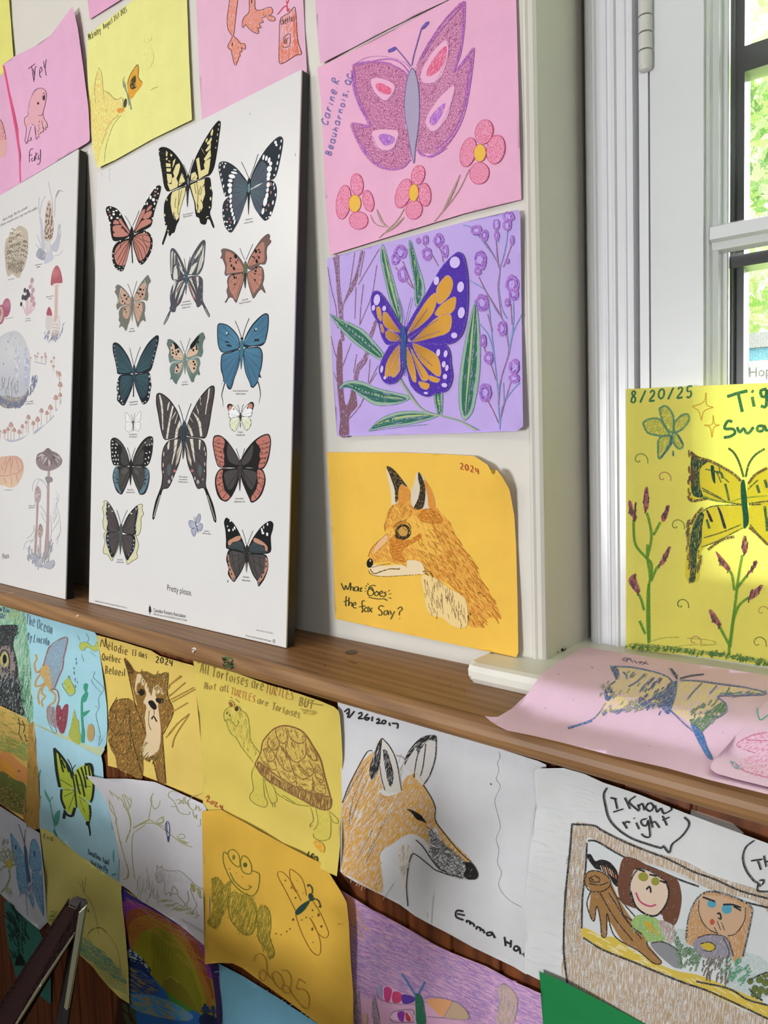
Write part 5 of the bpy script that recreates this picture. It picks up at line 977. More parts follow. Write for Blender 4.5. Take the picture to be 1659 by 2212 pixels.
# ================================================================ drawings on the plaster wall
s = SH['trey']; cr('A'); s.part('frog_drawing','pencil outline of a small frog')
F("240,985 240,930 265,830 300,775 370,755 395,800 390,870 370,945 375,1010 400,1060 395,1090 350,1140 310,1170 300,1090 270,1060 225,1080 210,1030",'d6a0a4',.62,ang=75)
M("220,1225 240,1180 265,1080|240,985 210,1010 212,1060 225,1090 220,1160 212,1200 230,1225 245,1195 255,1205 265,1170 270,1200|240,980 243,920 262,840 300,770 350,752 385,772 397,810 388,880 370,950 372,1000 400,1050 405,1090 390,1080 392,1110 370,1090 355,1030|270,1060 295,1070 300,1120 310,1190 325,1165 332,1172 325,1110 318,1050|345,1140 330,1060 340,1030|345,1140 365,1120 372,1130 365,1080|285,790 300,768 306,775|330,985 355,985 372,950|300,1085 306,1150",'3a2430',1.1,.85)
M("365,800 372,790 382,810 380,850 366,852 362,815",'3a2430',1.2,.9); DOTS("374,832,7,20",'2a1a24'); DOTS("325,882,9,11",'2a1a24')
s.part('handwriting','pencil lettering above and below the frog')
M("240,588 300,543|270,570 290,700|283,590 295,640 300,575 315,570|297,620 292,680|340,620 358,600 350,570 338,600 340,650 355,660|372,520 380,580|395,505 385,580 395,645",'3a2430',1.4,.85)
M("250,1385 252,1300 265,1272 285,1270|245,1330 275,1318|275,1345 270,1370 290,1370 295,1330 298,1372|305,1300 306,1360 306,1330 320,1305|330,1320 325,1360 345,1340 345,1275 342,1380 325,1405 318,1395",'3a2430',1.4,.85)
s.part('pink_edge_strip','deep pink strip along the left edge',); F("22,555 38,560 100,850 150,1080 172,1300 180,1555 168,1555 160,1320 130,1120 85,880",'d2507c',.95,ang=80,sm=0)  # narrow deep pink strip down the left edge
s = SH['sun']; s.part('sketch_drawing','brown sketch cut off by the picture edge'); F("-40,1080 0,1020 20,1050 45,1140 45,1190 0,1230 -40,1230",'c98c80',.6); M("0,1020 20,1050 46,1150 45,1195 0,1230|0,1090 25,1100|0,1140 35,1130|5,1170 40,1160",'5a3438',1.2,.85); F("-20,1240 45,1190 50,1300 20,1340 -20,1340",'d0a080',.55)
s = SH['mck']; s.part('branch_drawing','orange and grey pencil branch'); 
F("770,850 800,720 840,580 870,640 885,760 930,790 980,850 1040,830 1055,900 1060,950 1000,990 950,1060 900,1170 860,1260 835,1400 820,1400 800,1280 775,1000",'dcb25c',.45,ang=82)
F("1000,930 1050,920 1060,945 1010,965",'d8923c',.75); M("835,575 865,620 880,760 890,860|815,880 808,740 830,610|890,775 940,800 985,850 1040,830|905,780 960,830 1000,850|775,850 770,900|905,960 910,930|1030,985 960,1080 905,1250 890,1380|1010,985 930,1060 870,1230",'8a8450',1.1,.65)
s.part('butterfly_drawing','small orange and black butterfly'); F("1085,720 1110,640 1150,590 1170,560 1182,600 1180,660 1215,700 1200,740 1160,790 1130,835 1100,840 1090,770",'d99a34',.8,ang=70); F("1110,740 1120,680 1155,640 1160,690 1150,740 1170,740 1130,765",'3a3418',.72,ang=70); M("1085,720 1110,640 1170,555 1182,600 1180,660 1215,705",'5a4a20',1.4,.75)
S("1050,700 1075,770 1100,840 1120,935",'6f8478',3.2,.7); E(1068,880,14,40,'40443c',8,cov=.8); M("1055,750 1048,690 1065,655|1075,740 1060,690|1050,840 1048,920|1085,800 1100,900",'6a7468',1.1,.7); M("1165,560 1160,550|1175,556 1182,548",'5a4a20',1,.8)
s.part('handwriting'); T('Mckinley', 756,345, 862,278, -8,-56,'4a4426',1.0); T('August 21st 2025', 884,255, 1085,95, -10,-46,'4a4426',1.0,seed=4)
s.part('smudge'); E(1250,330,46,30,'c0bb6e',-20,cov=.32); E(1260,500,50,90,'c4be70',10,cov=.3); s.part('smudge'); M("1285,770 1300,760|1245,995 1248,1000|1300,755 1350,740",'7a743c',1,.6)
s = SH['chee']; cr('B'); s.part('feet_drawing','orange crayon legs with webbed feet')
F("535,-40 525,60 505,200 505,330 530,390 560,425 540,480 515,530 520,590 550,600 570,680 590,770 610,785 635,735 650,670 680,620 690,590 720,570 715,520 680,515 640,470 595,445 580,420 590,350 610,150 632,-40",'d8845e',.6,ang=80); F("765,-40 765,140 715,200 680,270 680,320 715,320 725,295 780,350 850,400 875,390 870,350 915,330 890,270 935,260 915,200 950,200 1000,240 1060,250 1080,220 1040,190 1000,185 1040,160 1040,100 1000,85 940,110 860,125 830,90 835,-40",'d8845e',.6,ang=55)
M("530,-20 520,80 503,200 507,330 540,400 562,430 545,480 515,530 512,570 548,600 560,660 590,780|632,-20 610,150 590,350 580,430 620,465 655,520 700,518 720,550 712,590 665,565 680,610 650,630 660,670 640,680 635,720 615,740 610,785|765,-20 762,140 700,210 678,300 695,330 720,295 780,360 860,402 880,375 865,335 910,330 885,280 935,265 905,215 950,205 935,160 1000,185 1045,150 1035,95 990,88 920,115 860,120 835,90 832,-20|960,180 1000,240 1060,250 1080,225 1050,195 1000,190",'3a2028',1.3,.85)
M("795,0 795,40|565,510 562,550",'2a1a20',2,.9)
s.part('snack_bag_drawing','orange crayon snack bag with lettering and a red arrow'); F("1140,230 1200,180 1300,110 1330,300 1350,520 1385,640 1300,680 1140,760 1120,700 1125,400",'d8896c',.5,ang=82); F("1130,580 1160,500 1200,600 1250,560 1330,560 1360,640 1290,680 1140,750",'d87c58',.6,ang=85); F("1285,190 1320,200 1345,520 1350,640 1310,640",'d87048',.65,ang=88)
M("1145,210 1200,175 1240,155 1305,85 1325,200 1345,480 1390,640 1330,655 1240,715 1150,762 1122,735 1120,640 1125,400 1128,270 1145,210|1180,440 1250,405 1245,545 1175,565 1165,545|1172,440 1185,520 1195,440|1190,525 1215,500 1200,480|1210,520 1215,465 1235,455",'4a2c34',1.4,.85); T('cheetos', 1138,300, 1312,250, -6,-84,'3a2028',1.3)
M("1100,175 1195,70 1225,130|1240,-10 1215,60 1225,140 1245,100|1205,10 1215,40|1215,80 1235,140",'cc3c50',2.2,.8)
s = SH['carb']; cr('C'); s.part('butterfly_drawing','large purple and pink crayon butterfly'); PU, RO = '9f4fb2', 'a2487e'
WL = ("300,540 330,500 430,490 560,490 660,530 730,580 755,640 720,780 720,1000 560,1030 440,1010 380,890 320,740","290,980 440,1000 560,1035 720,1010 760,1190 760,1270 690,1340 610,1355 500,1330 400,1240 320,1100")
WR = ("800,560 830,470 920,310 1050,130 1195,10 1185,250 1150,460 1100,590 1020,700 900,770 830,800 800,690","1100,590 1180,480 1270,380 1245,650 1190,900 1110,1090 1000,1210 880,1220 810,1180 830,1000 840,800 960,720")
F(WL[0],RO,.54,ang=58,streak=(.3,.8)); F(WL[1],RO,.54,ang=65,streak=(.3,.8)); F(WR[0],RO,.52,ang=60,streak=(.3,.8)); F(WR[1],RO,.52,ang=55,streak=(.3,.8))
HT("340,540 700,560 700,990 460,990",'8f3668',70,60,10,1.3,.7,seed=2); HT("340,1030 720,1040 740,1250 600,1330 400,1200",'8f3668',60,62,10,1.3,.7,seed=3); HT("830,560 1000,300 1170,80 1130,450 1000,680 830,780",'8f3668',60,58,12,1.3,.65,seed=4); HT("850,820 1100,620 1230,500 1170,880 1000,1180 830,1160",'8f3668',70,55,12,1.3,.65,seed=5)
for q,c,e,c3 in (("445,640 500,620 600,650 635,700 600,770 550,800 480,740","e4acca","485,670 540,665 610,710 600,750 540,745 495,710","d9587e"),("455,1080 470,1040 560,1030 660,1045 650,1120 620,1180 560,1195 490,1170","e4acca","510,1080 560,1065 635,1095 625,1140 560,1160 520,1120","a05fc0"),("840,620 870,520 960,390 1050,320 1065,420 1020,580 960,650 870,660","e4acca","890,580 930,490 1000,400 1050,370 1040,470 990,560 910,610","d9587e"),("880,980 920,880 1010,760 1110,680 1090,800 1050,940 960,1040 910,1030","e4acca","910,960 960,880 1040,820 1010,920 950,1000","a462c4")): F(q,c); F(e,c3,.62,ang=60)
M("300,540 320,510 430,490 560,500 660,540 750,610|330,520 560,470 680,500 760,590|300,560 320,740 380,890 450,1000|310,540 330,720 400,900 440,980|290,560 310,720 370,880 430,970|290,980 440,1000|295,990 350,1130 450,1270 560,1345 690,1340 765,1270|300,1010 380,1190 480,1290 600,1355|320,1090 440,1240|340,1020 450,1005|830,480 920,320 1050,140 1190,10|850,470 960,290 1195,20|1195,10 1190,200 1160,420 1110,560|1180,60 1170,300 1130,480|1100,580 1180,490 1270,380|1130,560 1230,450|1268,390 1240,640 1190,900 1100,1090 960,1225 860,1240 810,1190|1240,450 1230,650 1170,900 1080,1080 960,1190|820,1200 920,1250 1050,1180|1220,560 1200,800",PU,2.6,.62)
M("290,520 420,455 560,450 700,490 770,560|445,640 440,690 520,780 570,800 620,760 640,700|455,1080 500,1170 570,1200 650,1165 670,1050|840,620 870,665 960,650 1060,430 1050,310|880,980 920,1040 980,1040 1100,780 1110,680",'a67ab4',1.2,.55)
F("775,540 800,580 825,700 832,880 820,1040 800,1180 790,1290 775,1250 745,1080 715,880 722,720 745,600",'a79cb8',.8,ang=85); S("775,540 800,580 825,700 832,880 820,1040 800,1180 790,1295 775,1250 745,1080 715,880 722,720 745,600",'5c5f96',1.6,.7,closed=True)
M("765,530 720,470 640,375|772,520 790,430 850,220",'6350a4',2,.75); F("580,400 640,370 650,385 620,410 585,418",'6350a4',.75); F("845,225 880,180 910,170 905,190 860,235",'6350a4',.75)
for nm, cx, cy, pet, st in (('left',318,1620,"335,1470,50,88,-4 228,1610,56,136,8 348,1755,74,70,10 425,1600,42,86,-12","440,1710 470,1770 520,1800 590,1805|490,1665 530,1760 570,1800"),('mid',787,1535,"822,1395,52,80,12 705,1540,58,120,18 790,1670,64,76,14 875,1550,48,92,-4","712,1660 650,1760 510,1895|710,1730 640,1800 570,1850"),('right',1314,1218,"1348,1050,70,98,12 1220,1212,60,118,14 1310,1380,76,86,12 1440,1190,72,116,10","1230,1345 1130,1540 950,1765|1155,1390 1080,1560 1010,1690")):
    s.part('flower_drawing','pink crayon flower with a yellow centre: '+{'left':'low one beside the butterfly','mid':'one under the butterfly body','right':'high one at the paper edge'}[nm])
    for q in st.split('|'): S(q,'8f8a5c',1.8,.6)
    a = pts(st.split('|')[1]); S(None,'94906a',5,.6,raw=a,taper=2)
    for q in pet.split():
        v = [float(k) for k in q.split(',')]; E(v[0],v[1],v[2],v[3],'d8587a',v[4],cov=.5,ang=70,streak=(.4,1.1))
        t = np.linspace(0,6.29,18); r = math.radians(v[4]); S(' '.join('%.0f,%.0f'%(v[0]+v[2]*math.cos(k)*math.cos(r)-v[3]*math.sin(k)*math.sin(r), v[1]+v[2]*math.cos(k)*math.sin(r)+v[3]*math.sin(k)*math.cos(r)) for k in t),'b8345a',1.1,.75)
    E(cx,cy,48 if nm != 'mid' else 38,70,'e6b64a',8,cov=.88,ang=40); t = np.linspace(0,6.29,18); S(' '.join('%.0f,%.0f'%(cx+(48 if nm != 'mid' else 38)*math.cos(k),cy+70*math.sin(k)) for k in t),'b8345a',1,.7)
s.part('handwriting','blue pencil name and place written up the side'); IN = '5a6cb4'
T('Carine.R.', 95,1010, 205,600, -50,-30,IN,1.5,adv=1); T('Beauharnois, QC', 125,1250, 300,590, -44,-18,IN,1.5,seed=5)
# ---------------------------------------------------------------- lilac sheet
s = SH['purp']; cr('D'); s.part('bare_twigs_drawing','brown crayon bare twigs down one edge'); TW = '7a5560'
F("120,1080 145,1080 150,1250 155,1450 175,1600 205,1560 220,1480 250,1480 270,1580 265,1620 205,1700 200,1850 125,1850 130,1700 110,1480 100,1250",TW,.72,ang=85)
F("155,830 185,740 260,620 290,480 320,345 300,345 260,520 190,680 150,800 130,950 145,1080 165,1080",TW,.62,ang=70); F("240,1400 265,1280 330,1190 400,940 440,900 380,1100 350,1240 290,1330 270,1420",TW,.6,ang=65); F("80,400 120,380 125,480 130,620 155,850 130,940 110,760 95,560",TW,.6,ang=88)
M("30,480 60,660 95,800 110,980|55,1040 80,1150 110,1240|80,1340 110,1420|250,360 215,600 195,720|450,330 350,500 280,620|430,460 390,700 320,880 290,950|320,620 300,800 290,950|260,640 250,900|440,900 350,1060|410,940 330,1200|220,1100 150,1290|265,1190 240,1340|375,1230 360,1420|440,1280 380,1400 290,1620|330,1540 270,1640 200,1720|430,1340 370,1430|75,400 110,600 130,800|330,350 290,560",TW,1.8,.65)
for nm, q, vein in (('top',"470,305 490,310 560,560 630,830 630,940 600,900 540,760 490,560 460,400","480,330 540,600 610,880"),('top',"690,260 715,285 760,440 810,600 815,700 760,800 740,760 735,600 700,420","715,330 760,560 770,740"),('left',"45,860 130,900 300,980 400,1080 490,1195 460,1235 380,1190 250,1100 120,970","90,890 280,1040 460,1200"),('low',"120,1470 180,1410 300,1410 450,1470 690,1530 640,1580 520,1605 410,1600 300,1530 200,1460","180,1430 420,1520 640,1550"),('bottom',"365,1815 440,1730 560,1670 700,1650 870,1670 940,1680 860,1720 700,1760 520,1780","430,1760 640,1700 880,1680"),('right',"1230,745 1255,880 1270,1100 1265,1350 1220,1620 1170,1710 1130,1715 1100,1600 1100,1400 1130,1180 1170,980","1225,800 1190,1200 1150,1650"),('stem',"900,1500 960,1490 960,1660 930,1680 900,1580","925,1500 940,1660")):
    s.part('leaf_drawing','long green crayon leaf'); F(q,'93ad94',.78,ang=60); a = pts(q); c_ = a.mean(0); d_ = a-c_; u_ = np.linalg.svd(d_)[2]
    al = d_@u_.T; inner = c_+(al*[.93,.66])@u_; an = math.degrees(math.atan2(-u_[0][1],u_[0][0]))
    F(None,'2c6858',.74,ang=an,streak=(.05,.45),raw=spline(inner,True,6)); b_ = pts(vein); S(None,'a9ba72',4.5,.78,raw=b_,taper=2); S(None,'2f7a56',3,.6,raw=b_+[[5,3]],taper=2); S(q,'4f7f88',1.5,.62,closed=True)
s.part('stem_drawing','pale green crayon stem'); M("610,1390 680,1500 760,1600 850,1670 960,1690 1100,1730 1240,1810",'9fae84',4,.75); M("625,1385 700,1500 800,1630 960,1690 1130,1740 1270,1810|365,1815 640,1780 840,1760",'4f7f70',1.3,.65)
s.part('lilac_sprays_drawing','blue and red stalks with small purple blossoms')
M("1130,135 1200,160 1300,280 1400,420 1430,500 1420,650 1450,820 1490,900|1420,280 1410,200|1400,260 1410,420 1430,500|1500,110 1480,300 1430,500|1170,580 1290,650 1330,700 1400,830 1470,940 1500,1100|1610,860 1540,1010 1500,1200 1450,1350 1420,1500 1430,1800|1270,945 1340,1040 1380,1200 1410,1450 1420,1650|1340,780 1360,980 1400,1350|1620,1390 1520,1500 1450,1620 1430,1790|1540,760 1540,950 1500,1180|1460,1420 1465,1600",'5d93b8',2,.6)
M("1210,190 1300,260 1390,400 1430,500 1415,640 1440,860 1470,960|1390,100 1400,260 1420,480|1530,290 1460,480|1260,560 1320,680 1450,900 1490,1060|1520,780 1530,950|1300,1130 1360,1280 1400,1400|1490,1060 1500,1180 1440,1400 1420,1600|1330,860 1370,1000|640,430 690,560 730,660|580,480 650,570 720,650|800,280 860,350 930,470|900,250 950,350 970,440|1330,1560 1390,1680 1420,1750|1550,1320 1480,1550 1440,1700",'9a5868',1.6,.65)
rg = np.random.RandomState(8)
def SCRIB(x, y, rx, ry, col, n=3, w=1.4, cov=.6):
    for k in range(n):
        t = np.linspace(0,6.28*1.5,14)+rg.rand()*6; r = .45+.55*rg.rand(14)
        S(None,col,w,cov,1,raw=pts(np.stack([x+rx*r*np.cos(t),y+ry*r*np.sin(t)],1)))
for x,y,rx,ry in ((620,360,60,70),(580,420,40,50),(640,540,45,70),(840,370,45,60),(765,265,18,30),(825,255,25,40),(930,260,45,60),(985,350,30,60),(1240,180,50,45),(1305,220,35,50),(1400,130,30,50),(1405,220,20,40),(1500,70,50,50),(1490,140,40,50),(1530,260,18,40),(1270,420,50,90),(1250,510,30,40),(1285,770,55,80),(1490,430,14,26),(1530,620,55,90),(1540,700,40,60),(1490,770,22,40),(1450,980,40,70),(1295,1080,25,60),(1340,1220,40,60),(1550,1290,45,70),(1545,1385,45,40),(1310,1500,55,80)):
    E(x,y,rx*.8,ry*.8,'9a76cc',cov=.38); SCRIB(x,y,rx*.85,ry*.85,'6238ac',4,1.8,.66); SCRIB(x,y,rx,ry,'a562b8',3,1.4,.6)
s.part('butterfly_drawing','violet edged butterfly with orange wings and a blue body',lift=5); VI = '4d2fa0'; OG = 'd0983c'
for q in ("385,740 395,690 430,675 480,720 550,830 620,950 640,1000 620,1080 560,1100 510,1105 470,1040 440,930 390,840","660,1000 720,880 830,700 960,480 1070,370 1110,365 1140,410 1165,560 1168,760 1150,930 1110,1040 1030,1100 900,1100 740,1100","620,1100 550,1110 510,1160 470,1240 450,1320 480,1400 530,1430 600,1400 640,1300","660,1110 750,1100 900,1110 980,1110 1020,1170 1030,1270 1040,1380 1000,1480 900,1510 830,1530 740,1480 690,1380"): F(q,VI,.86,ang=60,streak=(.2,.7)); S(q,VI,2.4,.7,closed=True)
for q in ("425,810 455,805 470,900 460,920 435,880","480,850 510,850 560,920 615,1000 600,1010 520,980 480,930","455,940 475,950 490,1010 470,1010","500,1010 530,990 610,1040 600,1080 540,1080 505,1050","920,640 980,560 1020,550 1050,610 1020,710 940,780 915,730","680,1020 740,900 830,760 900,690 920,740 880,860 780,960","900,860 960,780 1060,720 1075,760 1050,840 960,880","720,1090 800,1000 920,890 1020,860 1040,930 1010,1010 900,1050","610,1110 560,1170 510,1260 495,1370 515,1380 560,1260 615,1150","615,1130 580,1220 530,1330 535,1370 580,1330 615,1230","615,1200 600,1300 550,1370 580,1370 620,1310","720,1100 830,1140 920,1200 950,1300 940,1370 860,1320 770,1220","665,1120 700,1180 740,1300 750,1410 720,1400 680,1280","700,1130 770,1240 840,1340 850,1390 800,1400 750,1290","855,1360 940,1390 920,1420 860,1400","770,1410 855,1430 840,1475 790,1460"):
    F(q,OG,.92,ang=55,col2='9c6c34',c2=(655,1060),r2=330); S(q,'6c4a58',1,.45,closed=True)
DOTS("430,745,26,46 402,810,14,24 490,815,16,22 1065,440,42,48 915,590,22,36 1112,640,28,44 1118,850,28,46 1060,1035,26,24 930,1175,16,30 990,1185,16,30 975,1270,16,26 1000,1300,14,26 985,1370,18,22 980,1440,24,18 830,1505,18,10 470,1310,12,30 495,1380,12,14",'cdb9ea',rot=8)
F("625,970 650,960 665,1000 668,1100 668,1250 660,1340 640,1250 625,1120",'31508c',.85,ang=80); M("640,960 630,850 600,740|660,950 680,850 710,725",'5c4a94',1.4,.7); M("650,1330 655,1365",'4d2fa0',1.8,.7)
M("680,1040 840,820|690,1060 930,900|700,1080 940,1000|640,1080 540,1000|640,1090 520,1060|680,1120 880,1280|680,1130 800,1380",'7a4a50',1,.55)
# ---------------------------------------------------------------- fox profile
s = SH['fox']; cr('E'); s.part('fox_drawing','orange crayon fox head in profile with a cream throat'); FO = 'd0883a'
F("500,490 530,450 610,410 660,400 700,450 830,450 890,500 960,590 1040,740 1130,850 1170,960 1250,1100 1330,1270 1240,1270 1160,1340 1080,1310 1070,1180 980,1050 860,980 760,920 700,850 620,890 520,860 400,860 360,820 380,760 440,700 490,650 475,590",FO,.55,ang=-52,streak=(.07,.55))
F("540,620 600,540 700,520 740,560 820,600 870,700 900,800 780,800 700,760 560,760 520,700","e0a44a",.5,ang=-50,streak=(.07,.5)); F("510,720 560,650 640,700 740,650 740,690 640,750 600,800 640,860 540,840",'b8661c',.62,ang=30); F("720,510 800,460 880,510 900,570 830,580 740,560",'b8661c',.62,ang=-30); F("540,590 600,560 640,540 620,600 560,650",'b8661c',.6)
F("490,190 500,160 540,180 600,250 650,310 650,400 560,430 530,450 520,340",'d9cbb0',.95); F("490,160 540,180 600,250 645,310 640,330 600,290 580,400 555,420 550,330 520,240",'2a2420',.72,ang=-60); F("590,300 650,320 662,400 590,440 575,400",FO,.7)
F("670,350 690,290 720,200 780,270 830,360 845,450 780,470 700,470 670,430",'d3c5ae',.95); F("725,200 755,250 775,320 770,420 750,470 690,470 720,400 735,320 722,250",'2a2420',.74,ang=75); F("765,260 800,300 835,380 845,455 800,460 790,380",FO,.74); 
E(612,640,58,58,'2c2418',0,cov=.72); E(612,636,34,36,'c8964a',cov=.85); S("590,640 610,610 635,635 615,660 600,645 612,635",'3a2c1a',1.6,.8); F("555,660 600,690 640,685 600,695 560,685",'2c2418',.8); S("550,600 600,560 660,590 665,640",'2c2418',2,.6)
F("360,910 400,880 480,890 600,880 640,900 640,850 710,850 750,870 770,930 750,950 600,960 450,965 390,950",'e4cfa8',.95); S("370,910 400,945 450,930 520,910 600,915",'3a3026',2.2,.66); M("360,920 375,950 450,965 600,960 740,950|380,900 460,880 520,870|540,915 590,905",'4a3a2a',1.4,.6)
E(368,868,23,35,'1c1814',8); E(372,850,6,9,'c8b89a')
F("400,770 440,700 490,660 500,700 440,760 400,800",'dcae90',.6); M("355,820 380,760 440,700 490,655|480,640 475,590 495,560|500,540 510,490 540,450",'6a4420',1.1,.6)
F("750,960 830,970 960,1060 1040,1100 1080,1180 1075,1330 980,1330 900,1270 800,1230 760,1060",'e6c98e',.78,ang=-82,streak=(.06,.6))
HT("760,970 850,990 1000,1120 1070,1200 1070,1330 900,1270 800,1210",'5a4c34',80,-84,20,1.1,.65,seed=2,curve=.03)
HT("820,480 900,520 1050,760 1170,960 1320,1260 1170,1330 1090,1200 900,960 800,800",'bd7428',150,-48,18,1.6,.62,seed=3); HT("700,560 860,700 900,960 760,900",'a85c18',45,-55,12,1.4,.5,seed=4); HT("520,450 650,420 700,500 540,560",'bd7428',30,50,11,1.3,.55,seed=5)
M("755,930 800,930 830,970|770,940 800,960|1085,1250 1090,1290|1100,1230 1105,1250|1170,1080 1180,1090|1200,1110 1215,1110|1160,1080 1165,1095",'3a2a18',2.2,.65)
M("960,640 985,660|1010,690 1040,740|1060,780 1100,820|1110,850 1160,910|1180,1000 1230,1060|1240,1100 1290,1170|1270,1200 1325,1275|1200,1290 1180,1340|1120,1290 1130,1330|940,560 960,590",'bd7428',1.6,.7)
s.part('handwriting','dark green lettering asking a question'); GN = '2f3a26'
M("158,1015 180,1065 190,1030 205,1062 225,1010|228,1015 225,1070 230,1045 245,1045 245,1072|280,1040 258,1045 255,1070 275,1070 282,1042 285,1075|305,1045 298,1075 310,1072|288,1055 312,1052|395,1075 365,1055 350,1085 365,1108 395,1090 380,1045 360,1060 365,1040 390,1030 410,1035|415,1075 400,1095 415,1108 432,1090 415,1072|440,1090 460,1085 455,1072 438,1085 445,1110 465,1108|488,1080 470,1085 485,1100 465,1118|358,1118 420,1130 470,1130 495,1142",GN,1.7,.9)
M("330,1050 340,1055|338,1030 345,1040|350,1015 356,1028|330,1075 345,1070|500,1075 515,1065|505,1095 525,1092|505,1120 525,1128",GN,1.2,.85)
M("195,1110 190,1175 200,1180|175,1150 215,1140|215,1118 212,1180 222,1155 235,1160 235,1185|245,1175 265,1170 258,1155 242,1170 250,1195 270,1195|330,1145 310,1150 315,1225 305,1222|288,1190 335,1180|340,1190 325,1210 340,1225 355,1208 342,1190|355,1185 382,1228|385,1195 355,1228|470,1185 445,1180 430,1200 455,1225 450,1250 428,1245|500,1215 475,1220 470,1245 490,1245 500,1218 505,1248|515,1215 525,1245|548,1220 520,1280|570,1205 590,1188 605,1205 585,1225 583,1250|583,1272 586,1276",GN,1.7,.9)
s.part('date','red date'); T('2024',1022,178,1172,218,-4,-44,'b2483a',1.8)
E(1268,197,12,18,'9c7c1c',0)
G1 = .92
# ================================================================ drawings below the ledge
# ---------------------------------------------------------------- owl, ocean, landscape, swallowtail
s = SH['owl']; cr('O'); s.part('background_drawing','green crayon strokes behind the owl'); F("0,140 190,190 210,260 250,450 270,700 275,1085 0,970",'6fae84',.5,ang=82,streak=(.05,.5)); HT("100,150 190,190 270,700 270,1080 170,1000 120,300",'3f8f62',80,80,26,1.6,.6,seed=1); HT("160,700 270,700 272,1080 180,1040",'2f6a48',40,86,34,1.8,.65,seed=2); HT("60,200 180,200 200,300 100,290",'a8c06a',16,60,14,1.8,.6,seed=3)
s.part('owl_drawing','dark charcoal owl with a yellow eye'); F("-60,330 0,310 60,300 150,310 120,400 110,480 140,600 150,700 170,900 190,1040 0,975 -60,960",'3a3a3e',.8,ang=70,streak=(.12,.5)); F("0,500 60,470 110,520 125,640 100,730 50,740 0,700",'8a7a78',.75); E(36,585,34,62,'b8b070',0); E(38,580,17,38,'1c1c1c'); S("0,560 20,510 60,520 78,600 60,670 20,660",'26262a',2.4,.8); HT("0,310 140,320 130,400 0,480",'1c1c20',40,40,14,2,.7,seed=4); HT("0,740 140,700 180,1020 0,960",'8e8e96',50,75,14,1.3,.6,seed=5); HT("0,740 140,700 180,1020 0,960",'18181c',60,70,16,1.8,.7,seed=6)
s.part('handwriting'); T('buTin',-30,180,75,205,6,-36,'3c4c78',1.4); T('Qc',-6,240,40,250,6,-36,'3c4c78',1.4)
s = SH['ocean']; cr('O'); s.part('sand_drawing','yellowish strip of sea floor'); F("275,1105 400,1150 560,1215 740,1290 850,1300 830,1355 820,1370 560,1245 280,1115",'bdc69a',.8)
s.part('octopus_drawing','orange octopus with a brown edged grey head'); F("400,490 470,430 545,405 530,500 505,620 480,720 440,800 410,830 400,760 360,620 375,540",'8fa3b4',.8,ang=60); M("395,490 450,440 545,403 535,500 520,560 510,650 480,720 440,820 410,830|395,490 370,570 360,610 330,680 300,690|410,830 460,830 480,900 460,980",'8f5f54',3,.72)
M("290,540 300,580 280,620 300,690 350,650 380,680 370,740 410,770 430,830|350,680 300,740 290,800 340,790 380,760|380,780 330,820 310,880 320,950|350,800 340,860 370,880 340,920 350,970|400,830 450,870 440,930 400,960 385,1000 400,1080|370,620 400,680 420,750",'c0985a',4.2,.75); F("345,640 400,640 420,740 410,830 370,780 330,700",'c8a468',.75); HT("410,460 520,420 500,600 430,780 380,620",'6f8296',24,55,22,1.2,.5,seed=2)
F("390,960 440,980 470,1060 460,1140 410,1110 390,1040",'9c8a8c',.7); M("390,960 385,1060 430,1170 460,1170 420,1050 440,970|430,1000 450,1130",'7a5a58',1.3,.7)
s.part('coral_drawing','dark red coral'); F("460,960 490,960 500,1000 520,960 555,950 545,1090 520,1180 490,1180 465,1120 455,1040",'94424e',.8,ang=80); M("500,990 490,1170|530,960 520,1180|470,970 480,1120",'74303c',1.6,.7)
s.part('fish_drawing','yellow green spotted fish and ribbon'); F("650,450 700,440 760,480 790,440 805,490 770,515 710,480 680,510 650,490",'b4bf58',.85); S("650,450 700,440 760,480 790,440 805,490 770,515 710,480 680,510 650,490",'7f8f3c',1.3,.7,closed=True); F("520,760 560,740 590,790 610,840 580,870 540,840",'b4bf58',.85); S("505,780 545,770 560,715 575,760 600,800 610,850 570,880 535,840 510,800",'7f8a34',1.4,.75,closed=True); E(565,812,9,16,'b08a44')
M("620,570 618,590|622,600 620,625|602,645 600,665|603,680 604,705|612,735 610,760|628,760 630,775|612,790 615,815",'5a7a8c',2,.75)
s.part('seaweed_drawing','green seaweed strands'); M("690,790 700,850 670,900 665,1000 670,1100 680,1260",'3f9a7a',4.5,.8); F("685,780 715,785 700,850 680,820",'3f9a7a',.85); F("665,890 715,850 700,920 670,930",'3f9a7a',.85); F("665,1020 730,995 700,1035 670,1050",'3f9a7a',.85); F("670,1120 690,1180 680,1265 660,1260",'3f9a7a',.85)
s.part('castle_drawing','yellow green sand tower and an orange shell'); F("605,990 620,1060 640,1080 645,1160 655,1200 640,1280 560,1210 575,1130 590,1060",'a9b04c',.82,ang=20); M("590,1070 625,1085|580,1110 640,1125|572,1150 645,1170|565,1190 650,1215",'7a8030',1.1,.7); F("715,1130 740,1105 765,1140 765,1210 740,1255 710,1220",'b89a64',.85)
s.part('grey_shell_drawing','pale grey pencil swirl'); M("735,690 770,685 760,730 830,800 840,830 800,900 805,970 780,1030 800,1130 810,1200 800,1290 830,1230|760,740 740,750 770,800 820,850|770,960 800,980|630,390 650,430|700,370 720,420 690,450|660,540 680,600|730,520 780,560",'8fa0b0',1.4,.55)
s.part('handwriting','pencil title and name'); T('The Ocean',206,290,425,385,6,-82,'6f8a96',1.4); T('By.Lincoln',215,425,400,470,8,-64,'6f8a96',1.4,seed=3)
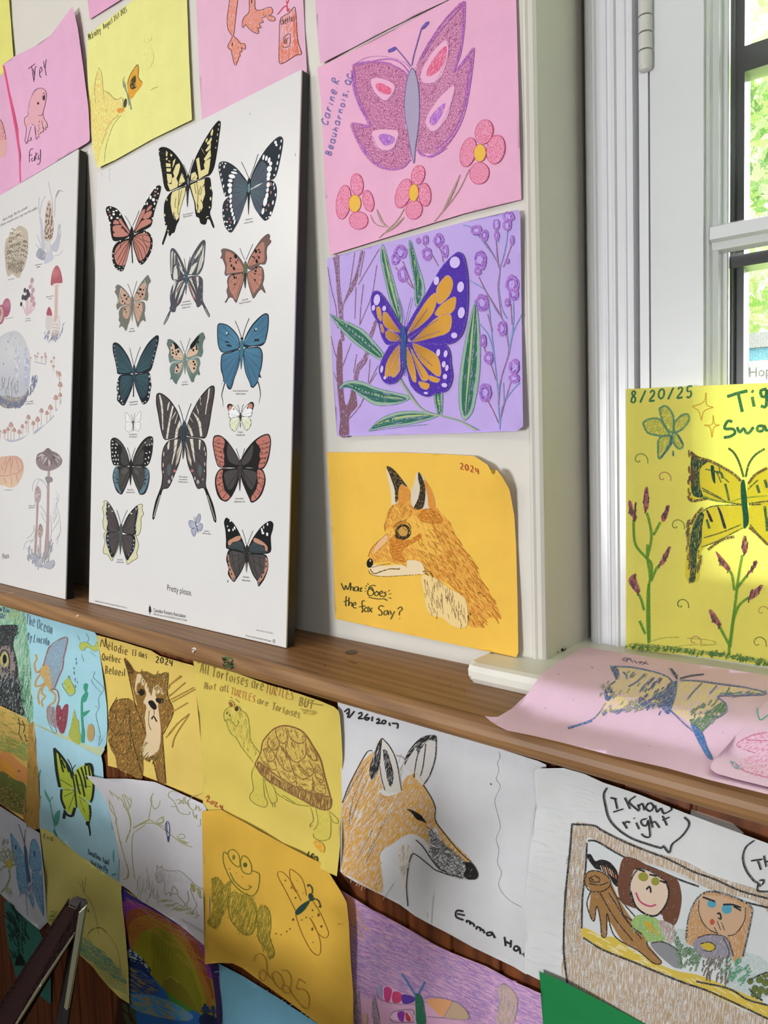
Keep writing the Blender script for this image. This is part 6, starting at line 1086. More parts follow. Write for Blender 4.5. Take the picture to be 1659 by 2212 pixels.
s = SH['land']; cr('O'); s.part('landscape_drawing','crayon sunset behind green fields'); F("0,990 120,1030 235,1090 240,1180 230,1330 110,1300 0,1260",'b3a058',.5,ang=-20); F("0,1190 100,1230 225,1280 230,1380 215,1420 100,1350 0,1320",'8a9a50',.62,ang=-22,streak=(.05,.5)); F("0,1350 60,1330 160,1420 230,1490 215,1590 120,1550 0,1490",'d49050',.8,ang=-30); F("0,1400 40,1400 100,1450 130,1530 120,1560 0,1500",'dc9c3c',.95)
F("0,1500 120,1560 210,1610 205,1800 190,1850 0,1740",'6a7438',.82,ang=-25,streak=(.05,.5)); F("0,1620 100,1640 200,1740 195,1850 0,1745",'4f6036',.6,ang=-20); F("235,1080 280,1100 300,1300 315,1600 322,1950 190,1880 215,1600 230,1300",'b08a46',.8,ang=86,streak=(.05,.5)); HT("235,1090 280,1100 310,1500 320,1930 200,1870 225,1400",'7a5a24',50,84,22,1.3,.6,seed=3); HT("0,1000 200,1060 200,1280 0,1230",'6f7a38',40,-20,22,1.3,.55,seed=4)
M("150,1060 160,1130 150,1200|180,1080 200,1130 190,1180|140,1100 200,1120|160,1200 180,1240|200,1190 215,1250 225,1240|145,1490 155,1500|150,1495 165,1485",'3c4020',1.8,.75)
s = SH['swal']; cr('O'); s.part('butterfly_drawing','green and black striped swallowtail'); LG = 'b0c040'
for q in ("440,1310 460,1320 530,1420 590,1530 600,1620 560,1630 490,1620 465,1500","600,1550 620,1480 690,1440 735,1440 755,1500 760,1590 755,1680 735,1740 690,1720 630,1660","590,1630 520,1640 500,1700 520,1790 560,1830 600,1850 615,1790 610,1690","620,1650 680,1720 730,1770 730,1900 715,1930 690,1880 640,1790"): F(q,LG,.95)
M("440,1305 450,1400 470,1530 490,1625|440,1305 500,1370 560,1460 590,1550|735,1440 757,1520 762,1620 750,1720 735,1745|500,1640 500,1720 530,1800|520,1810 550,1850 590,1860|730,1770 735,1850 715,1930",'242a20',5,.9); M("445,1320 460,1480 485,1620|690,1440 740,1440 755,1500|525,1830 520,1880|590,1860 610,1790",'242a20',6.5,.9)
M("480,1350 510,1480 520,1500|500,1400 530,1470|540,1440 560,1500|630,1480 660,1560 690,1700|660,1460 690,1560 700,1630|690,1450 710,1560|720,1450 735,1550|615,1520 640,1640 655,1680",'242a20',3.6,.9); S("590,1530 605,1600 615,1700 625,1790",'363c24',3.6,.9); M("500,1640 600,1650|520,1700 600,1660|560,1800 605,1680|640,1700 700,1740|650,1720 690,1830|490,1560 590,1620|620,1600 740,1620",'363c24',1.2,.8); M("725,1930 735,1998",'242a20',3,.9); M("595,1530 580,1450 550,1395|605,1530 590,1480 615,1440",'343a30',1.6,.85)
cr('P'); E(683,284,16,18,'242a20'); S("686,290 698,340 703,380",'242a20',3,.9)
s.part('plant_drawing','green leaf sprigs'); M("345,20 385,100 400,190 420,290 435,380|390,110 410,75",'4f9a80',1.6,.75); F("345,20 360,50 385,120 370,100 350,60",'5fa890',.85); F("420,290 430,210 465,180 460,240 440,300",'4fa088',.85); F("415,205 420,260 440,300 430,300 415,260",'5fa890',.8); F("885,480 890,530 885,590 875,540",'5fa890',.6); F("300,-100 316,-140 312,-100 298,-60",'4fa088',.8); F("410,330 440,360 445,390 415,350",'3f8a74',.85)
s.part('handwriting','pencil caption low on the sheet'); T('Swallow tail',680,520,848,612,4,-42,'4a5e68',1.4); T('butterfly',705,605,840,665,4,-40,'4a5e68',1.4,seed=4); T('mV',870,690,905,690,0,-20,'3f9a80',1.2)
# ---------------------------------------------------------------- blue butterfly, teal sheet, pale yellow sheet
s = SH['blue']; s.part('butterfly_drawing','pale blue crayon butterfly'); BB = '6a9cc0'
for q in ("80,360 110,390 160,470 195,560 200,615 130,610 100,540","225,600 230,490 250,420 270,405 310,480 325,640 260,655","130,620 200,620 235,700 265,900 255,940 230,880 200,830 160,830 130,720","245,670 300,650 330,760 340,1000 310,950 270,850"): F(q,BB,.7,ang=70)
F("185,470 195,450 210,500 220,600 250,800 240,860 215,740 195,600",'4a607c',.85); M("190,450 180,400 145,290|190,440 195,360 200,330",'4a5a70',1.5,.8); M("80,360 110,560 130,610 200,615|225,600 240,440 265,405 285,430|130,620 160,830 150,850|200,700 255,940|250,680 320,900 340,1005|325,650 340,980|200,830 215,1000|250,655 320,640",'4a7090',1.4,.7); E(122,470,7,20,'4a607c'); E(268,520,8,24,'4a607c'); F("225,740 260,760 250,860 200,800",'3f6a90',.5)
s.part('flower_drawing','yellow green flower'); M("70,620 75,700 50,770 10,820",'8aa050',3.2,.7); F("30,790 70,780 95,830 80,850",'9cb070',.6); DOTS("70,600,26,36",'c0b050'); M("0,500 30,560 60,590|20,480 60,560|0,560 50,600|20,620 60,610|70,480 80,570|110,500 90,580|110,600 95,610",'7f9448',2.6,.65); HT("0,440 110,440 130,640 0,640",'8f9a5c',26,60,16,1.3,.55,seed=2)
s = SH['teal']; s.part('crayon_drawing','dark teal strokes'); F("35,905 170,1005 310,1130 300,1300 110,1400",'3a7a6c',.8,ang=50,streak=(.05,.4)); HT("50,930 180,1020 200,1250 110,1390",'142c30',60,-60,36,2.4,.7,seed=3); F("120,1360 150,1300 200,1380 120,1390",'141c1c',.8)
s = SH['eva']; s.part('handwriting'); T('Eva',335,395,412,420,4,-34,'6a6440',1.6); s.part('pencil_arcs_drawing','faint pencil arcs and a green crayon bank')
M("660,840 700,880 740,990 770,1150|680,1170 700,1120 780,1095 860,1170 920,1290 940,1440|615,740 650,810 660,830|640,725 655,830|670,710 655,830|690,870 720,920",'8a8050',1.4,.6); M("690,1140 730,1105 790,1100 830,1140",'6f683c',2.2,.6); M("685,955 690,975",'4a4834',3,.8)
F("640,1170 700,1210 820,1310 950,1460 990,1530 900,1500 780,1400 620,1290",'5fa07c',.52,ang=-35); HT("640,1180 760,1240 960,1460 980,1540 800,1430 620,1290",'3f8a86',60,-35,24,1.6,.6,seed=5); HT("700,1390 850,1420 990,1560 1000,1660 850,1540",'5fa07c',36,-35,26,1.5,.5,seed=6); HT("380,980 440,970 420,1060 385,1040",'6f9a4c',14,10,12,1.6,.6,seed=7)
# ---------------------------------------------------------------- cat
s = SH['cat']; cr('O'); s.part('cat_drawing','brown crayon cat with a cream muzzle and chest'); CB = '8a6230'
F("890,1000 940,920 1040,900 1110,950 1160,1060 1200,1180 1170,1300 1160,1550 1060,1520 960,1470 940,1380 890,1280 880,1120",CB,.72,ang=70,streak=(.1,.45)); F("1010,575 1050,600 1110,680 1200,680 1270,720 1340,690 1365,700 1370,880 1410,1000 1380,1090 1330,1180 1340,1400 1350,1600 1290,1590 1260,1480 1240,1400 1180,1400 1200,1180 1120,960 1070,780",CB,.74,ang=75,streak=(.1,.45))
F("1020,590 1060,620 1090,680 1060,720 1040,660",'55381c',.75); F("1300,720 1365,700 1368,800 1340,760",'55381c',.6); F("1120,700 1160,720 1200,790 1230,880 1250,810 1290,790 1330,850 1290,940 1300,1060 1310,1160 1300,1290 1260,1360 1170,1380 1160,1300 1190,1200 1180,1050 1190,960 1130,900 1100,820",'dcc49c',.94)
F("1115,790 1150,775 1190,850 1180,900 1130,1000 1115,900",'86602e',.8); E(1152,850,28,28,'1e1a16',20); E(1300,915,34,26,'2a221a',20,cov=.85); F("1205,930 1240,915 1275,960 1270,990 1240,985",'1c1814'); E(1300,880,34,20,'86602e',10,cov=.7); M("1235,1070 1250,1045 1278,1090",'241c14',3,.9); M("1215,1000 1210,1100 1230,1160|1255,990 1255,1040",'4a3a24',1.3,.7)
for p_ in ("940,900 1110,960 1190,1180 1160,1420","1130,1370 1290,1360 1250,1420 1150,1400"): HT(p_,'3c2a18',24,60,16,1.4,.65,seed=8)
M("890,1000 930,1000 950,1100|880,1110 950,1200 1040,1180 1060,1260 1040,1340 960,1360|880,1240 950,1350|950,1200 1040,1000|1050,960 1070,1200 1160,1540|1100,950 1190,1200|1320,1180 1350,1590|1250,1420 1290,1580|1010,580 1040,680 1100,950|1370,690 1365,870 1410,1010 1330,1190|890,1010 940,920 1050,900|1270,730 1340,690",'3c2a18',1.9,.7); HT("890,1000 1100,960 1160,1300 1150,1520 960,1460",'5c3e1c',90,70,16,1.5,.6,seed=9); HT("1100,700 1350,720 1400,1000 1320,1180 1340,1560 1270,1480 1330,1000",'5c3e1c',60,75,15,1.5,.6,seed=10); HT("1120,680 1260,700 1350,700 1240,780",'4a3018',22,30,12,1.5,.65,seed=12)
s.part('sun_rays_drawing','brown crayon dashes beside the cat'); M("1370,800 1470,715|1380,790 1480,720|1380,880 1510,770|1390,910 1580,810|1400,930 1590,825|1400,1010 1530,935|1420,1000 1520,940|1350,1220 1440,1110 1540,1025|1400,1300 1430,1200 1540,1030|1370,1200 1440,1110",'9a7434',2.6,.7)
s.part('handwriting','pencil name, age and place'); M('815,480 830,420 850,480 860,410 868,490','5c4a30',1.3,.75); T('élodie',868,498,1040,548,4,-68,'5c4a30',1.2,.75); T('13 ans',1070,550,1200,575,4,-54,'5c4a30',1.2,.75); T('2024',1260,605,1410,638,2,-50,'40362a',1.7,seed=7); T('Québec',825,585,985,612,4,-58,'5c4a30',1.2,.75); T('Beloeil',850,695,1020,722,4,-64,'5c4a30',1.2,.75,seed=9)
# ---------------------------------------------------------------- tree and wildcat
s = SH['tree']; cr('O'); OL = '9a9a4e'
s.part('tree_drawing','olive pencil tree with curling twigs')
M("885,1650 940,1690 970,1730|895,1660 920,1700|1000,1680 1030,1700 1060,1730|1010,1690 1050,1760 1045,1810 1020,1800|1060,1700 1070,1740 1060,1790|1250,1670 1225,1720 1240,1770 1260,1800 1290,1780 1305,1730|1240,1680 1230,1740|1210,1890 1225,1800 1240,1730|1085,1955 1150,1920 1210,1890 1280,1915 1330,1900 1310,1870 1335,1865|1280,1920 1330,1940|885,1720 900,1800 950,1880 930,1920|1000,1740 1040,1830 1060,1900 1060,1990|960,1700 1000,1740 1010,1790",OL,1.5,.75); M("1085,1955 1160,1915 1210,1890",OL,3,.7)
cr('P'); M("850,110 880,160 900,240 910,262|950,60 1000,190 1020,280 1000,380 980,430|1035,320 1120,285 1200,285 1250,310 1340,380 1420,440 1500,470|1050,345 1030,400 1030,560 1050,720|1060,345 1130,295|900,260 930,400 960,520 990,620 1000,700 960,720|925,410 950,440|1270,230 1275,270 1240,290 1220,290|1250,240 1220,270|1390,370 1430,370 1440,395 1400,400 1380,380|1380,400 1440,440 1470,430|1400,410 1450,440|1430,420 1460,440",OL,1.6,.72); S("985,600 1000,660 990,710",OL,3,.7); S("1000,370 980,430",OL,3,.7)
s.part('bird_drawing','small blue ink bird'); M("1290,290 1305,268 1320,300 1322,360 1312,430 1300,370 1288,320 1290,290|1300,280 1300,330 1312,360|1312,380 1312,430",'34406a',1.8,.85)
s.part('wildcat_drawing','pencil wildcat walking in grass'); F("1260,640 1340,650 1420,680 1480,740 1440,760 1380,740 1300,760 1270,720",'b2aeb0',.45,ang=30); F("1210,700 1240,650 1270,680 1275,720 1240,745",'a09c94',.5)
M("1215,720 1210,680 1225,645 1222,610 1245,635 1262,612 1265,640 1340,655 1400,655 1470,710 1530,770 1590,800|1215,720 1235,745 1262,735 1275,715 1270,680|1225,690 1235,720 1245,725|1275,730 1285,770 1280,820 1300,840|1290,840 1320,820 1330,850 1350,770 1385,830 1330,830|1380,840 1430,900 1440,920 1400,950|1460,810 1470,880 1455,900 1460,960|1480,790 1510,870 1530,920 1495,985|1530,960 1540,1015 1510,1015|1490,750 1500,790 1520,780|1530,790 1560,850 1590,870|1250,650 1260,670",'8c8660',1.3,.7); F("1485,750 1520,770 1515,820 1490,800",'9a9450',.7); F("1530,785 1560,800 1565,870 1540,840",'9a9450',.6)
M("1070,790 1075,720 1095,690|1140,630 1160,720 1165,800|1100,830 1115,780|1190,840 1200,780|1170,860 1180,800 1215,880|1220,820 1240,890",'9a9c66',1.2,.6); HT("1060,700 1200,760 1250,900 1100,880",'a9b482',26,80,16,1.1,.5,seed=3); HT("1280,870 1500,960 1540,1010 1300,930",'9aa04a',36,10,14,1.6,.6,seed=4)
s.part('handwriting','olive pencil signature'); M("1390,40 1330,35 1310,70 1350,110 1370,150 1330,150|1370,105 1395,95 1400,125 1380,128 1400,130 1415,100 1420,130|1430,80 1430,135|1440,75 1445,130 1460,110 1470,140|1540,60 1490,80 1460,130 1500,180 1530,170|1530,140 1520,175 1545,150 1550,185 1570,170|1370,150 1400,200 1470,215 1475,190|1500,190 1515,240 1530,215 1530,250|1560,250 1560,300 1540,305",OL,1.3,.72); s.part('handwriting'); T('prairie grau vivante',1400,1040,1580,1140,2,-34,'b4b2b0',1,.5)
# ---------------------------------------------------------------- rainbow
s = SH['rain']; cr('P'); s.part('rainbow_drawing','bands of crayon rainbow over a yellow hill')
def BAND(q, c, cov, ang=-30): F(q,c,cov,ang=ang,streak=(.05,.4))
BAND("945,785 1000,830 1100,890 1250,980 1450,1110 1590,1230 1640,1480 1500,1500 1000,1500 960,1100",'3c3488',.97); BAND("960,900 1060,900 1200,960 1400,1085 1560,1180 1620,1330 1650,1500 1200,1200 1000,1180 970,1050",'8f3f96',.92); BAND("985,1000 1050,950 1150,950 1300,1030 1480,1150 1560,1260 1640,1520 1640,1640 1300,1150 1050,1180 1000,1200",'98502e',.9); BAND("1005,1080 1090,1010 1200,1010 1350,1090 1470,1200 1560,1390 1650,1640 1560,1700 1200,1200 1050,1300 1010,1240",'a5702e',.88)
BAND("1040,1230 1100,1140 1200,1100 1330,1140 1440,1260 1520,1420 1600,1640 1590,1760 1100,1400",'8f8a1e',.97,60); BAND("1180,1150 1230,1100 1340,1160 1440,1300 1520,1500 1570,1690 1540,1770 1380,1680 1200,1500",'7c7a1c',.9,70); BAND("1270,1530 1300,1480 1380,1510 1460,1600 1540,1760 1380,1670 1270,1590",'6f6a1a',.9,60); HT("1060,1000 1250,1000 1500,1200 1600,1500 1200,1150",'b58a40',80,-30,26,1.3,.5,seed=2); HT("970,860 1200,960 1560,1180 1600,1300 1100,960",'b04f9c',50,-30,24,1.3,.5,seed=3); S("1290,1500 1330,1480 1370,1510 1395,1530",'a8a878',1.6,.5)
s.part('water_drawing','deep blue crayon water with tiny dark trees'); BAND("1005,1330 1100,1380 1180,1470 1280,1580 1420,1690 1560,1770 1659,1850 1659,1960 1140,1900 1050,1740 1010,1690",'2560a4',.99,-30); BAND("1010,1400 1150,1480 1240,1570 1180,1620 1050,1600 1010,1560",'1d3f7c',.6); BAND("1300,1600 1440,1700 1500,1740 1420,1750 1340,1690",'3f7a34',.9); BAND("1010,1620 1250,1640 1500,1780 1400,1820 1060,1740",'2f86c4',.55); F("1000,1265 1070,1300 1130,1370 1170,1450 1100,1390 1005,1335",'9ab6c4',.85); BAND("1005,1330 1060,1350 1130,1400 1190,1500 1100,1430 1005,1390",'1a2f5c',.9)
M("1030,1270 1035,1320|1010,1290 1050,1300|1015,1310 1055,1320|1075,1310 1080,1370|1060,1330 1100,1345|1060,1350 1105,1365|1115,1340 1120,1390|1100,1355 1140,1370|1160,1400 1165,1450|1140,1415 1180,1430|1590,1690 1600,1780|1570,1720 1625,1735|1565,1745 1630,1755|1575,1765 1625,1775",'1e2c4c',3,.9)
cr('R'); M("110,2010 118,2120|70,2060 150,2075|85,2040 140,2050|185,2030 190,2150|150,2085 215,2100|160,2065 210,2070|165,2045 200,2045",'1e3c78',3.4,.9); F("60,2130 150,2120 240,2170 250,2212 60,2212",'1c2c50',.95); F("235,1615 260,2212 225,2212 210,2000 170,1700 140,1620",'3a2258',.85)
s = SH['plant']; cr('P'); s.part('leaf_drawing','green leaf sprigs')
for q in ("950,1680 990,1700 1000,1760 970,1740","960,1760 1000,1780 1010,1840 975,1820","1010,1700 1040,1680 1050,1740 1020,1770","1030,1770 1070,1750 1090,1800 1050,1830","985,1840 1030,1830 1040,1890 990,1890","1060,1820 1090,1840 1085,1900 1060,1890"): F(q,'3c4f34',.9)
# ---------------------------------------------------------------- tortoise
s = SH['tort']; cr('Q'); s.part('tortoise_drawing','pencil tortoise, yellow green body and brown scaled shell'); GY = 'c2b84a'; SB = '7e5634'
F("395,700 380,640 385,590 440,560 530,590 590,650 615,760 625,890 710,1000 700,1060 660,1100 600,1020 500,870 420,790",GY,.4,ang=80,streak=(.05,.5)); F("665,1125 750,1240 750,1360 790,1480 760,1520 640,1490 620,1420 655,1360 640,1220",GY,.46,ang=85); F("750,1240 850,1330 950,1420 880,1440 830,1470 770,1380",GY,.46,ang=70); F("850,1310 1050,1390 1220,1500 1200,1520 1000,1460 880,1390",GY,.48,ang=-30); F("1200,1520 1390,1560 1390,1740 1370,1820 1290,1840 1225,1780 1270,1690 1250,1600",GY,.46,ang=88); F("1380,1560 1450,1620 1465,1670 1420,1650",GY,.4)
M("395,700 375,690 373,610 420,565 480,545 530,590 590,640 615,750 625,880 710,1000|395,700 410,760 440,820 490,860 540,950 650,1090|375,690 430,690 490,750 510,710 500,690|500,700 520,715|665,1125 635,1200 650,1350 620,1400 625,1450 690,1500 765,1520 785,1470 760,1420 750,1330 745,1240|755,1250 790,1400 825,1480 870,1470 875,1430 840,1320 760,1250|850,1330 890,1400 1050,1490 1230,1515|1200,1520 1225,1640 1190,1690 1200,1720|1250,1530 1270,1660 1250,1710 1225,1740|1225,1770 1230,1810 1290,1840 1360,1830 1390,1780 1390,1600|1375,1560 1400,1650 1455,1675 1460,1640 1390,1570|825,1480 840,1520|850,1475 860,1520|1190,1690 1215,1700|430,465 450,480|480,485 520,520|930,1405 1050,1480",'7a7a30',1.5,.72); HT("380,600 500,580 590,660 620,880 700,1000 640,1060 480,850",'8f8c3a',60,85,16,1,.5,seed=3)
E(440,532,24,34,'d8c05c',-20); E(438,540,18,26,'8a5a34',-20,cov=.85); E(495,575,30,34,'d8c05c',-20); E(492,580,20,24,'4a3424',0,cov=.85); M("415,530 430,500 465,520 470,550|465,570 480,545 520,570 525,605",'6f6a30',1.4,.75); DOTS("398,622,9,14 425,642,8,12",'6f7034')
F("665,1110 720,1000 740,900 790,830 860,765 960,740 1080,775 1150,830 1220,940 1290,1060 1330,1220 1385,1420 1395,1500 1350,1545 1270,1530 1100,1440 900,1330 740,1220",'c0964e',.5,ang=60)
F("665,1110 700,1085 780,1160 900,1260 1060,1330 1200,1380 1385,1420 1395,1500 1350,1545 1270,1530 1100,1440 900,1330 740,1220",SB,.62,ang=85,streak=(.06,.6))
M("665,1110 720,1000 740,900 790,830 860,765 960,742 1080,775 1150,830 1220,940 1290,1060 1330,1220 1385,1420 1395,1500 1360,1545 1270,1530 1100,1440 900,1330 740,1220 665,1110",SB,3,.75); M("700,1085 820,1180 1000,1300 1200,1380 1385,1425",SB,3.4,.7)
SC8 = "800,850 790,920 850,975 900,920 880,850|860,770 880,860 930,910 980,880 960,760|980,770 1000,850 1080,910 1150,880 1130,810|745,960 780,1060 830,1085 860,1030 800,940|900,930 870,1020 900,1100 960,1170 1020,1170 1000,1080 930,940|980,900 960,960 1010,1060 1080,1090 1150,1020 1150,900|1150,900 1160,1000 1220,1070 1270,1060 1220,950|720,1040 780,1140 870,1160 860,1080|880,1170 920,1240 1000,1290 1060,1260 1030,1180|1030,1120 1040,1190 1110,1250 1180,1220 1080,1110|1080,1100 1110,1180 1180,1225 1230,1180 1180,1070|1240,1130 1250,1230 1300,1290 1320,1240 1270,1110|1060,1270 1080,1330 1200,1370 1220,1260|1230,1280 1240,1370 1340,1390 1330,1300|910,930 950,1000 1010,1080"
M(SC8,SB,2.4,.66)
for k, q in enumerate(SC8.split('|')[:14]): HT(q,SB,16,70+k*7,12,1.2,.6,seed=k)
S("1215,1230 1220,1400 1215,1500",SB,2,.6)
s.part('orange_smudge'); F("1225,1850 1290,1850 1330,1900 1320,1955 1270,1930",'d89a2c',.6,ang=-50)
s.part('handwriting','pencil lettering along the upper edge'); PE = '8a7440'
T('"All Tortoises are',92,220,745,418,12,-96,PE,1.3,.62); T('TURTLES',755,425,1030,500,14,-82,'c47a48',1.3,.6); T('BUT',1075,545,1220,585,16,-84,PE,1.5,.65); S("1150,520 1310,548",PE,1.4,.6)
T('Not all',172,390,410,425,8,-66,PE,1.3,.62,seed=3); T('TURTLES',425,440,665,520,10,-66,'cf8444',1.3,.65,seed=5); T('are',680,525,790,560,8,-64,PE,1.4,.62); T('Tortoises."',820,590,1140,690,14,-70,PE,1.4,.62,seed=6); M("1090,580 1250,610|1110,600 1255,625|1130,622 1225,640|1120,590 1240,632",'a08a48',1.4,.5)
s.part('date','red crayon year'); M("195,1430 215,1410 225,1430 205,1465 235,1470|250,1465 240,1485 265,1490 268,1468 250,1465|275,1475 300,1480 280,1510 310,1520|330,1500 335,1525 355,1530|352,1505 348,1540",'b85440',2,.75); s.part('signature'); M("1180,1945 1172,1990 1200,2000 1205,1985|1205,1985 1225,1975 1215,1965 1202,1985 1220,2005|1232,1985 1238,2010 1255,1990 1262,2030|1266,2012 1264,2032",'2c2a1c',1.9,.88)
# ---------------------------------------------------------------- frog and dragonfly
s = SH['frog']; cr('R'); s.part('frog_drawing','pencil cartoon frog with big round eyes'); DG = '7a7a2c'
for q in ("170,770 210,760 270,810 290,860 330,800 370,790 360,880 340,1000 310,1110 280,1150 250,1230 200,1265 130,1220 130,1180 180,1080 170,900","340,960 380,900 560,960 620,1060 610,1220 570,1320 510,1330 440,1280 370,1190 335,1060","640,1060 690,1040 740,1100 755,1180 750,1400 785,1520 760,1560 720,1540 690,1440 630,1370 620,1180"): F(q,'7f7826',.56,ang=75,streak=(.06,.5)); HT(q,'6a6a22',60,60,20,1.3,.6,seed=4)
M("330,530 290,510 285,600 320,700 370,800 440,880 520,930 580,940 630,870 645,740 620,710 565,690|330,520 350,490 390,485 440,540 450,640 430,655 380,620 340,560 330,520|455,600 480,545 530,570 565,650 560,715 520,725 470,690 455,600|340,670 350,680|350,710 400,800 480,870 530,880 550,855 540,835|550,860 570,850",'626a24',2,.78); E(388,560,14,26,'66702c',cov=.75); E(502,635,20,24,'4c5a28',cov=.85); DOTS("415,715,5 475,752,5",'6a6a28')
M("370,795 300,840 265,900 270,960|340,940 330,1040 360,1180 440,1280 510,1330 570,1310 600,1240 610,1100 560,960|165,790 220,760 280,830|130,1190 160,1230 175,1200 190,1260 220,1240 270,1130 300,1100|640,1060 700,1040 750,1130 755,1250 745,1350 790,1500 765,1560 740,1540 725,1555|620,1180 640,1380 690,1440",'6c6a24',1.6,.7)
s.part('dragonfly_drawing','pencil dragonfly with dotted wings and a green body'); BW = '8a5a24'
M("1000,1090 900,890 840,780 822,720 840,700 890,720 950,790 1000,880 1055,990|1110,940 1080,810 1040,740 960,680 942,690 945,750 970,850 1010,910|1000,1130 1050,1280 1100,1390 1160,1490 1220,1530 1250,1490 1240,1370 1190,1240 1140,1160|1175,1000 1250,1120 1320,1280 1325,1330 1295,1360 1240,1330 1200,1270 1150,1170",BW,1.4,.75); DOTS("900,790,6,9 870,828,5 958,862,6,9 1012,790,4 1000,962,7,10 922,930,4 1020,888,4 1078,915,4 1168,1085,7,9 1228,1132,9,18 1105,1157,7 1060,1182,8,5 1165,1150,5 1255,1245,10,12 1165,1272,8,16 1172,1405,5 975,1178,10,12 943,1270,5,8 912,1297,5,9 855,1328,6 805,1317,7,6",'6f5220')
F("1135,985 1140,1000 1080,1090 1015,1135 998,1120 1005,1085 1060,1030",'22403a',.9,ang=50); E(1150,950,22,34,'22403a',-10,cov=.95); E(1160,975,22,20,'22403a',0,cov=.9); M("1165,920 1165,880 1150,845 1120,830|1120,830 1125,855|1120,830 1135,832|1180,970 1220,985 1240,1020 1245,1055|1245,1055 1228,1048|1245,1060 1250,1040",'22403a',1.8,.88)
s.part('date','brown crayon year at the foot'); M("585,1590 600,1540 650,1515 700,1560 715,1650 700,1750 680,1785 645,1760 640,1700 680,1680 740,1740 770,1770|765,1720 800,1690 860,1740 880,1850 840,1860 790,1800 770,1740 765,1720|860,1680 920,1690 955,1760 945,1880 930,1910 880,1890 870,1830 920,1840 970,1920 1040,2010 1100,2060|1030,1765 1010,1860 1080,1870 1130,1930 1130,2040 1100,2065 1060,2040|1030,1765 1100,1810",'9c7a2c',1.5,.62); M("1410,1220 1440,1225 1475,1215",'9c7a2c',1.2,.5)
s = SH['sky']; s.part('crayon_specks','faint blue crayon specks'); HT("240,1640 500,1760 960,2020 1200,2212 270,2212",'5f9ab8',70,20,12,2,.35,seed=3)
# ---------------------------------------------------------------- lilac crayon sheet
s = SH['lav']; cr('T'); s.part('background_drawing','purple crayon strokes'); F("130,260 250,270 500,400 800,570 1080,690 1300,800 1480,900 1500,1102 1000,1102 700,960 150,880 140,520",'a688bc',.5,ang=-25,streak=(.04,.35)); HT("140,280 300,300 700,560 1100,700 1480,900 1480,1080 1000,1000 700,900 150,860",'8a66b4',170,-25,34,1.8,.55,seed=5); HT("140,500 400,500 900,700 900,800 300,760",'7f88bc',50,-28,34,1.8,.5,seed=6); HT("900,900 1100,950 1100,1102 900,1102",'8a66b4',24,-20,26,1.8,.5,seed=8)
s.part('sun_drawing','orange corner sun rays'); F("105,175 150,240 160,330 150,400 130,380 110,260",'e09a70',.85); M("165,280 215,390 255,430|150,340 210,485|135,380 140,495",'cfa24e',2.4,.75)
s.part('butterfly_drawing','small butterfly with pink, purple and orange wings and a green body'); F("355,840 380,830 450,860 500,880 580,910 580,950 480,960 400,950 360,930",'d8b4cf',1); F("365,840 420,855 400,945 370,935",'c8407c',.85); F("430,870 490,885 480,945 425,945",'c8406c',.8); F("495,890 580,910 575,945 500,955",'5a3a9c',.85); F("410,1050 430,1020 520,1010 560,1040 560,1080 480,1075 430,1070",'e0b8d4',1); F("460,1020 510,1015 500,1085 470,1070",'8a34a0',.85); F("520,1015 555,1060 550,1085 520,1070",'c43c44',.85); F("305,840 340,820 350,880 325,900",'9a9ac0',.7)
F("665,930 760,920 850,945 790,1050 720,1000",'e0a070',.9); F("860,945 920,975 965,1030 950,1070 800,1055",'c0a488',.9); M("650,920 700,905 830,930 920,970 970,1030 960,1070 800,1060 670,1050|850,950 795,1050|310,850 330,920 440,955 580,960|410,1040 440,1010 560,1000 580,1040|400,1060 440,1090 580,1090",'7f6a86',1.4,.6); F("585,895 610,885 640,930 655,1010 660,1102 600,1102 590,1000",'2f7052',.9); S("585,895 610,885 640,930 660,1102",'2a5a8c',1.5,.7); M("585,890 540,820 490,740|610,885 635,840 655,800",'3f7cb0',4,.75)
s.part('grass_drawing','grey crayon stems'); F("150,850 180,850 195,1102 150,1102",'7f7a80',.55,ang=88); F("290,900 310,960 330,1090 290,1102 275,1000",'7f7a80',.6,ang=88); F("1180,850 1230,820 1300,880 1320,960 1280,1102 1170,1102 1190,960",'b0a08c',.6,ang=85); HT("1180,840 1310,880 1300,1102 1180,1102",'8c8c80',30,85,18,1.6,.6,seed=2); F("210,1040 240,1030 240,1090 215,1095",'d0a88c',.8)
# ---------------------------------------------------------------- large fox
s = SH['fox2']; cr('S'); s.part('fox_drawing','large fox head in orange crayon and charcoal'); FX, CH = 'd09a3c', '24221f'
F("340,520 420,480 440,560 410,640 460,780 560,780 600,700 680,660 740,740 800,840 830,930 835,1010 900,1100 1000,1210 1090,1300 1040,1330 900,1200 830,1060 780,1160 800,1220 740,1150 640,1110 500,1190 420,1260 430,1400 440,1520 400,1545 200,1430 138,1400 130,1200 138,900 180,760 250,620",FX,.62,ang=62,streak=(.06,.5))
HT("150,860 340,560 440,780 600,760 560,1080 440,1250 430,1500 140,1400",'c08420',150,62,34,1.5,.55,seed=1); HT("560,780 720,720 830,930 830,1040 640,1080",'c08420',60,40,18,1.5,.55,seed=2); HT("160,860 400,640 560,760 480,1000 300,1300",'e6dcc6',50,60,30,1.4,.6,seed=7); HT("400,560 560,760 650,560 640,460 540,520",'b99a68',18,70,24,1.3,.5,seed=3)
F("560,1200 640,1210 660,1260 630,1330 610,1500 580,1470 560,1330",'dccab2',.5,ang=75); F("420,790 500,760 580,790 470,830",'d6d3cf',.9)
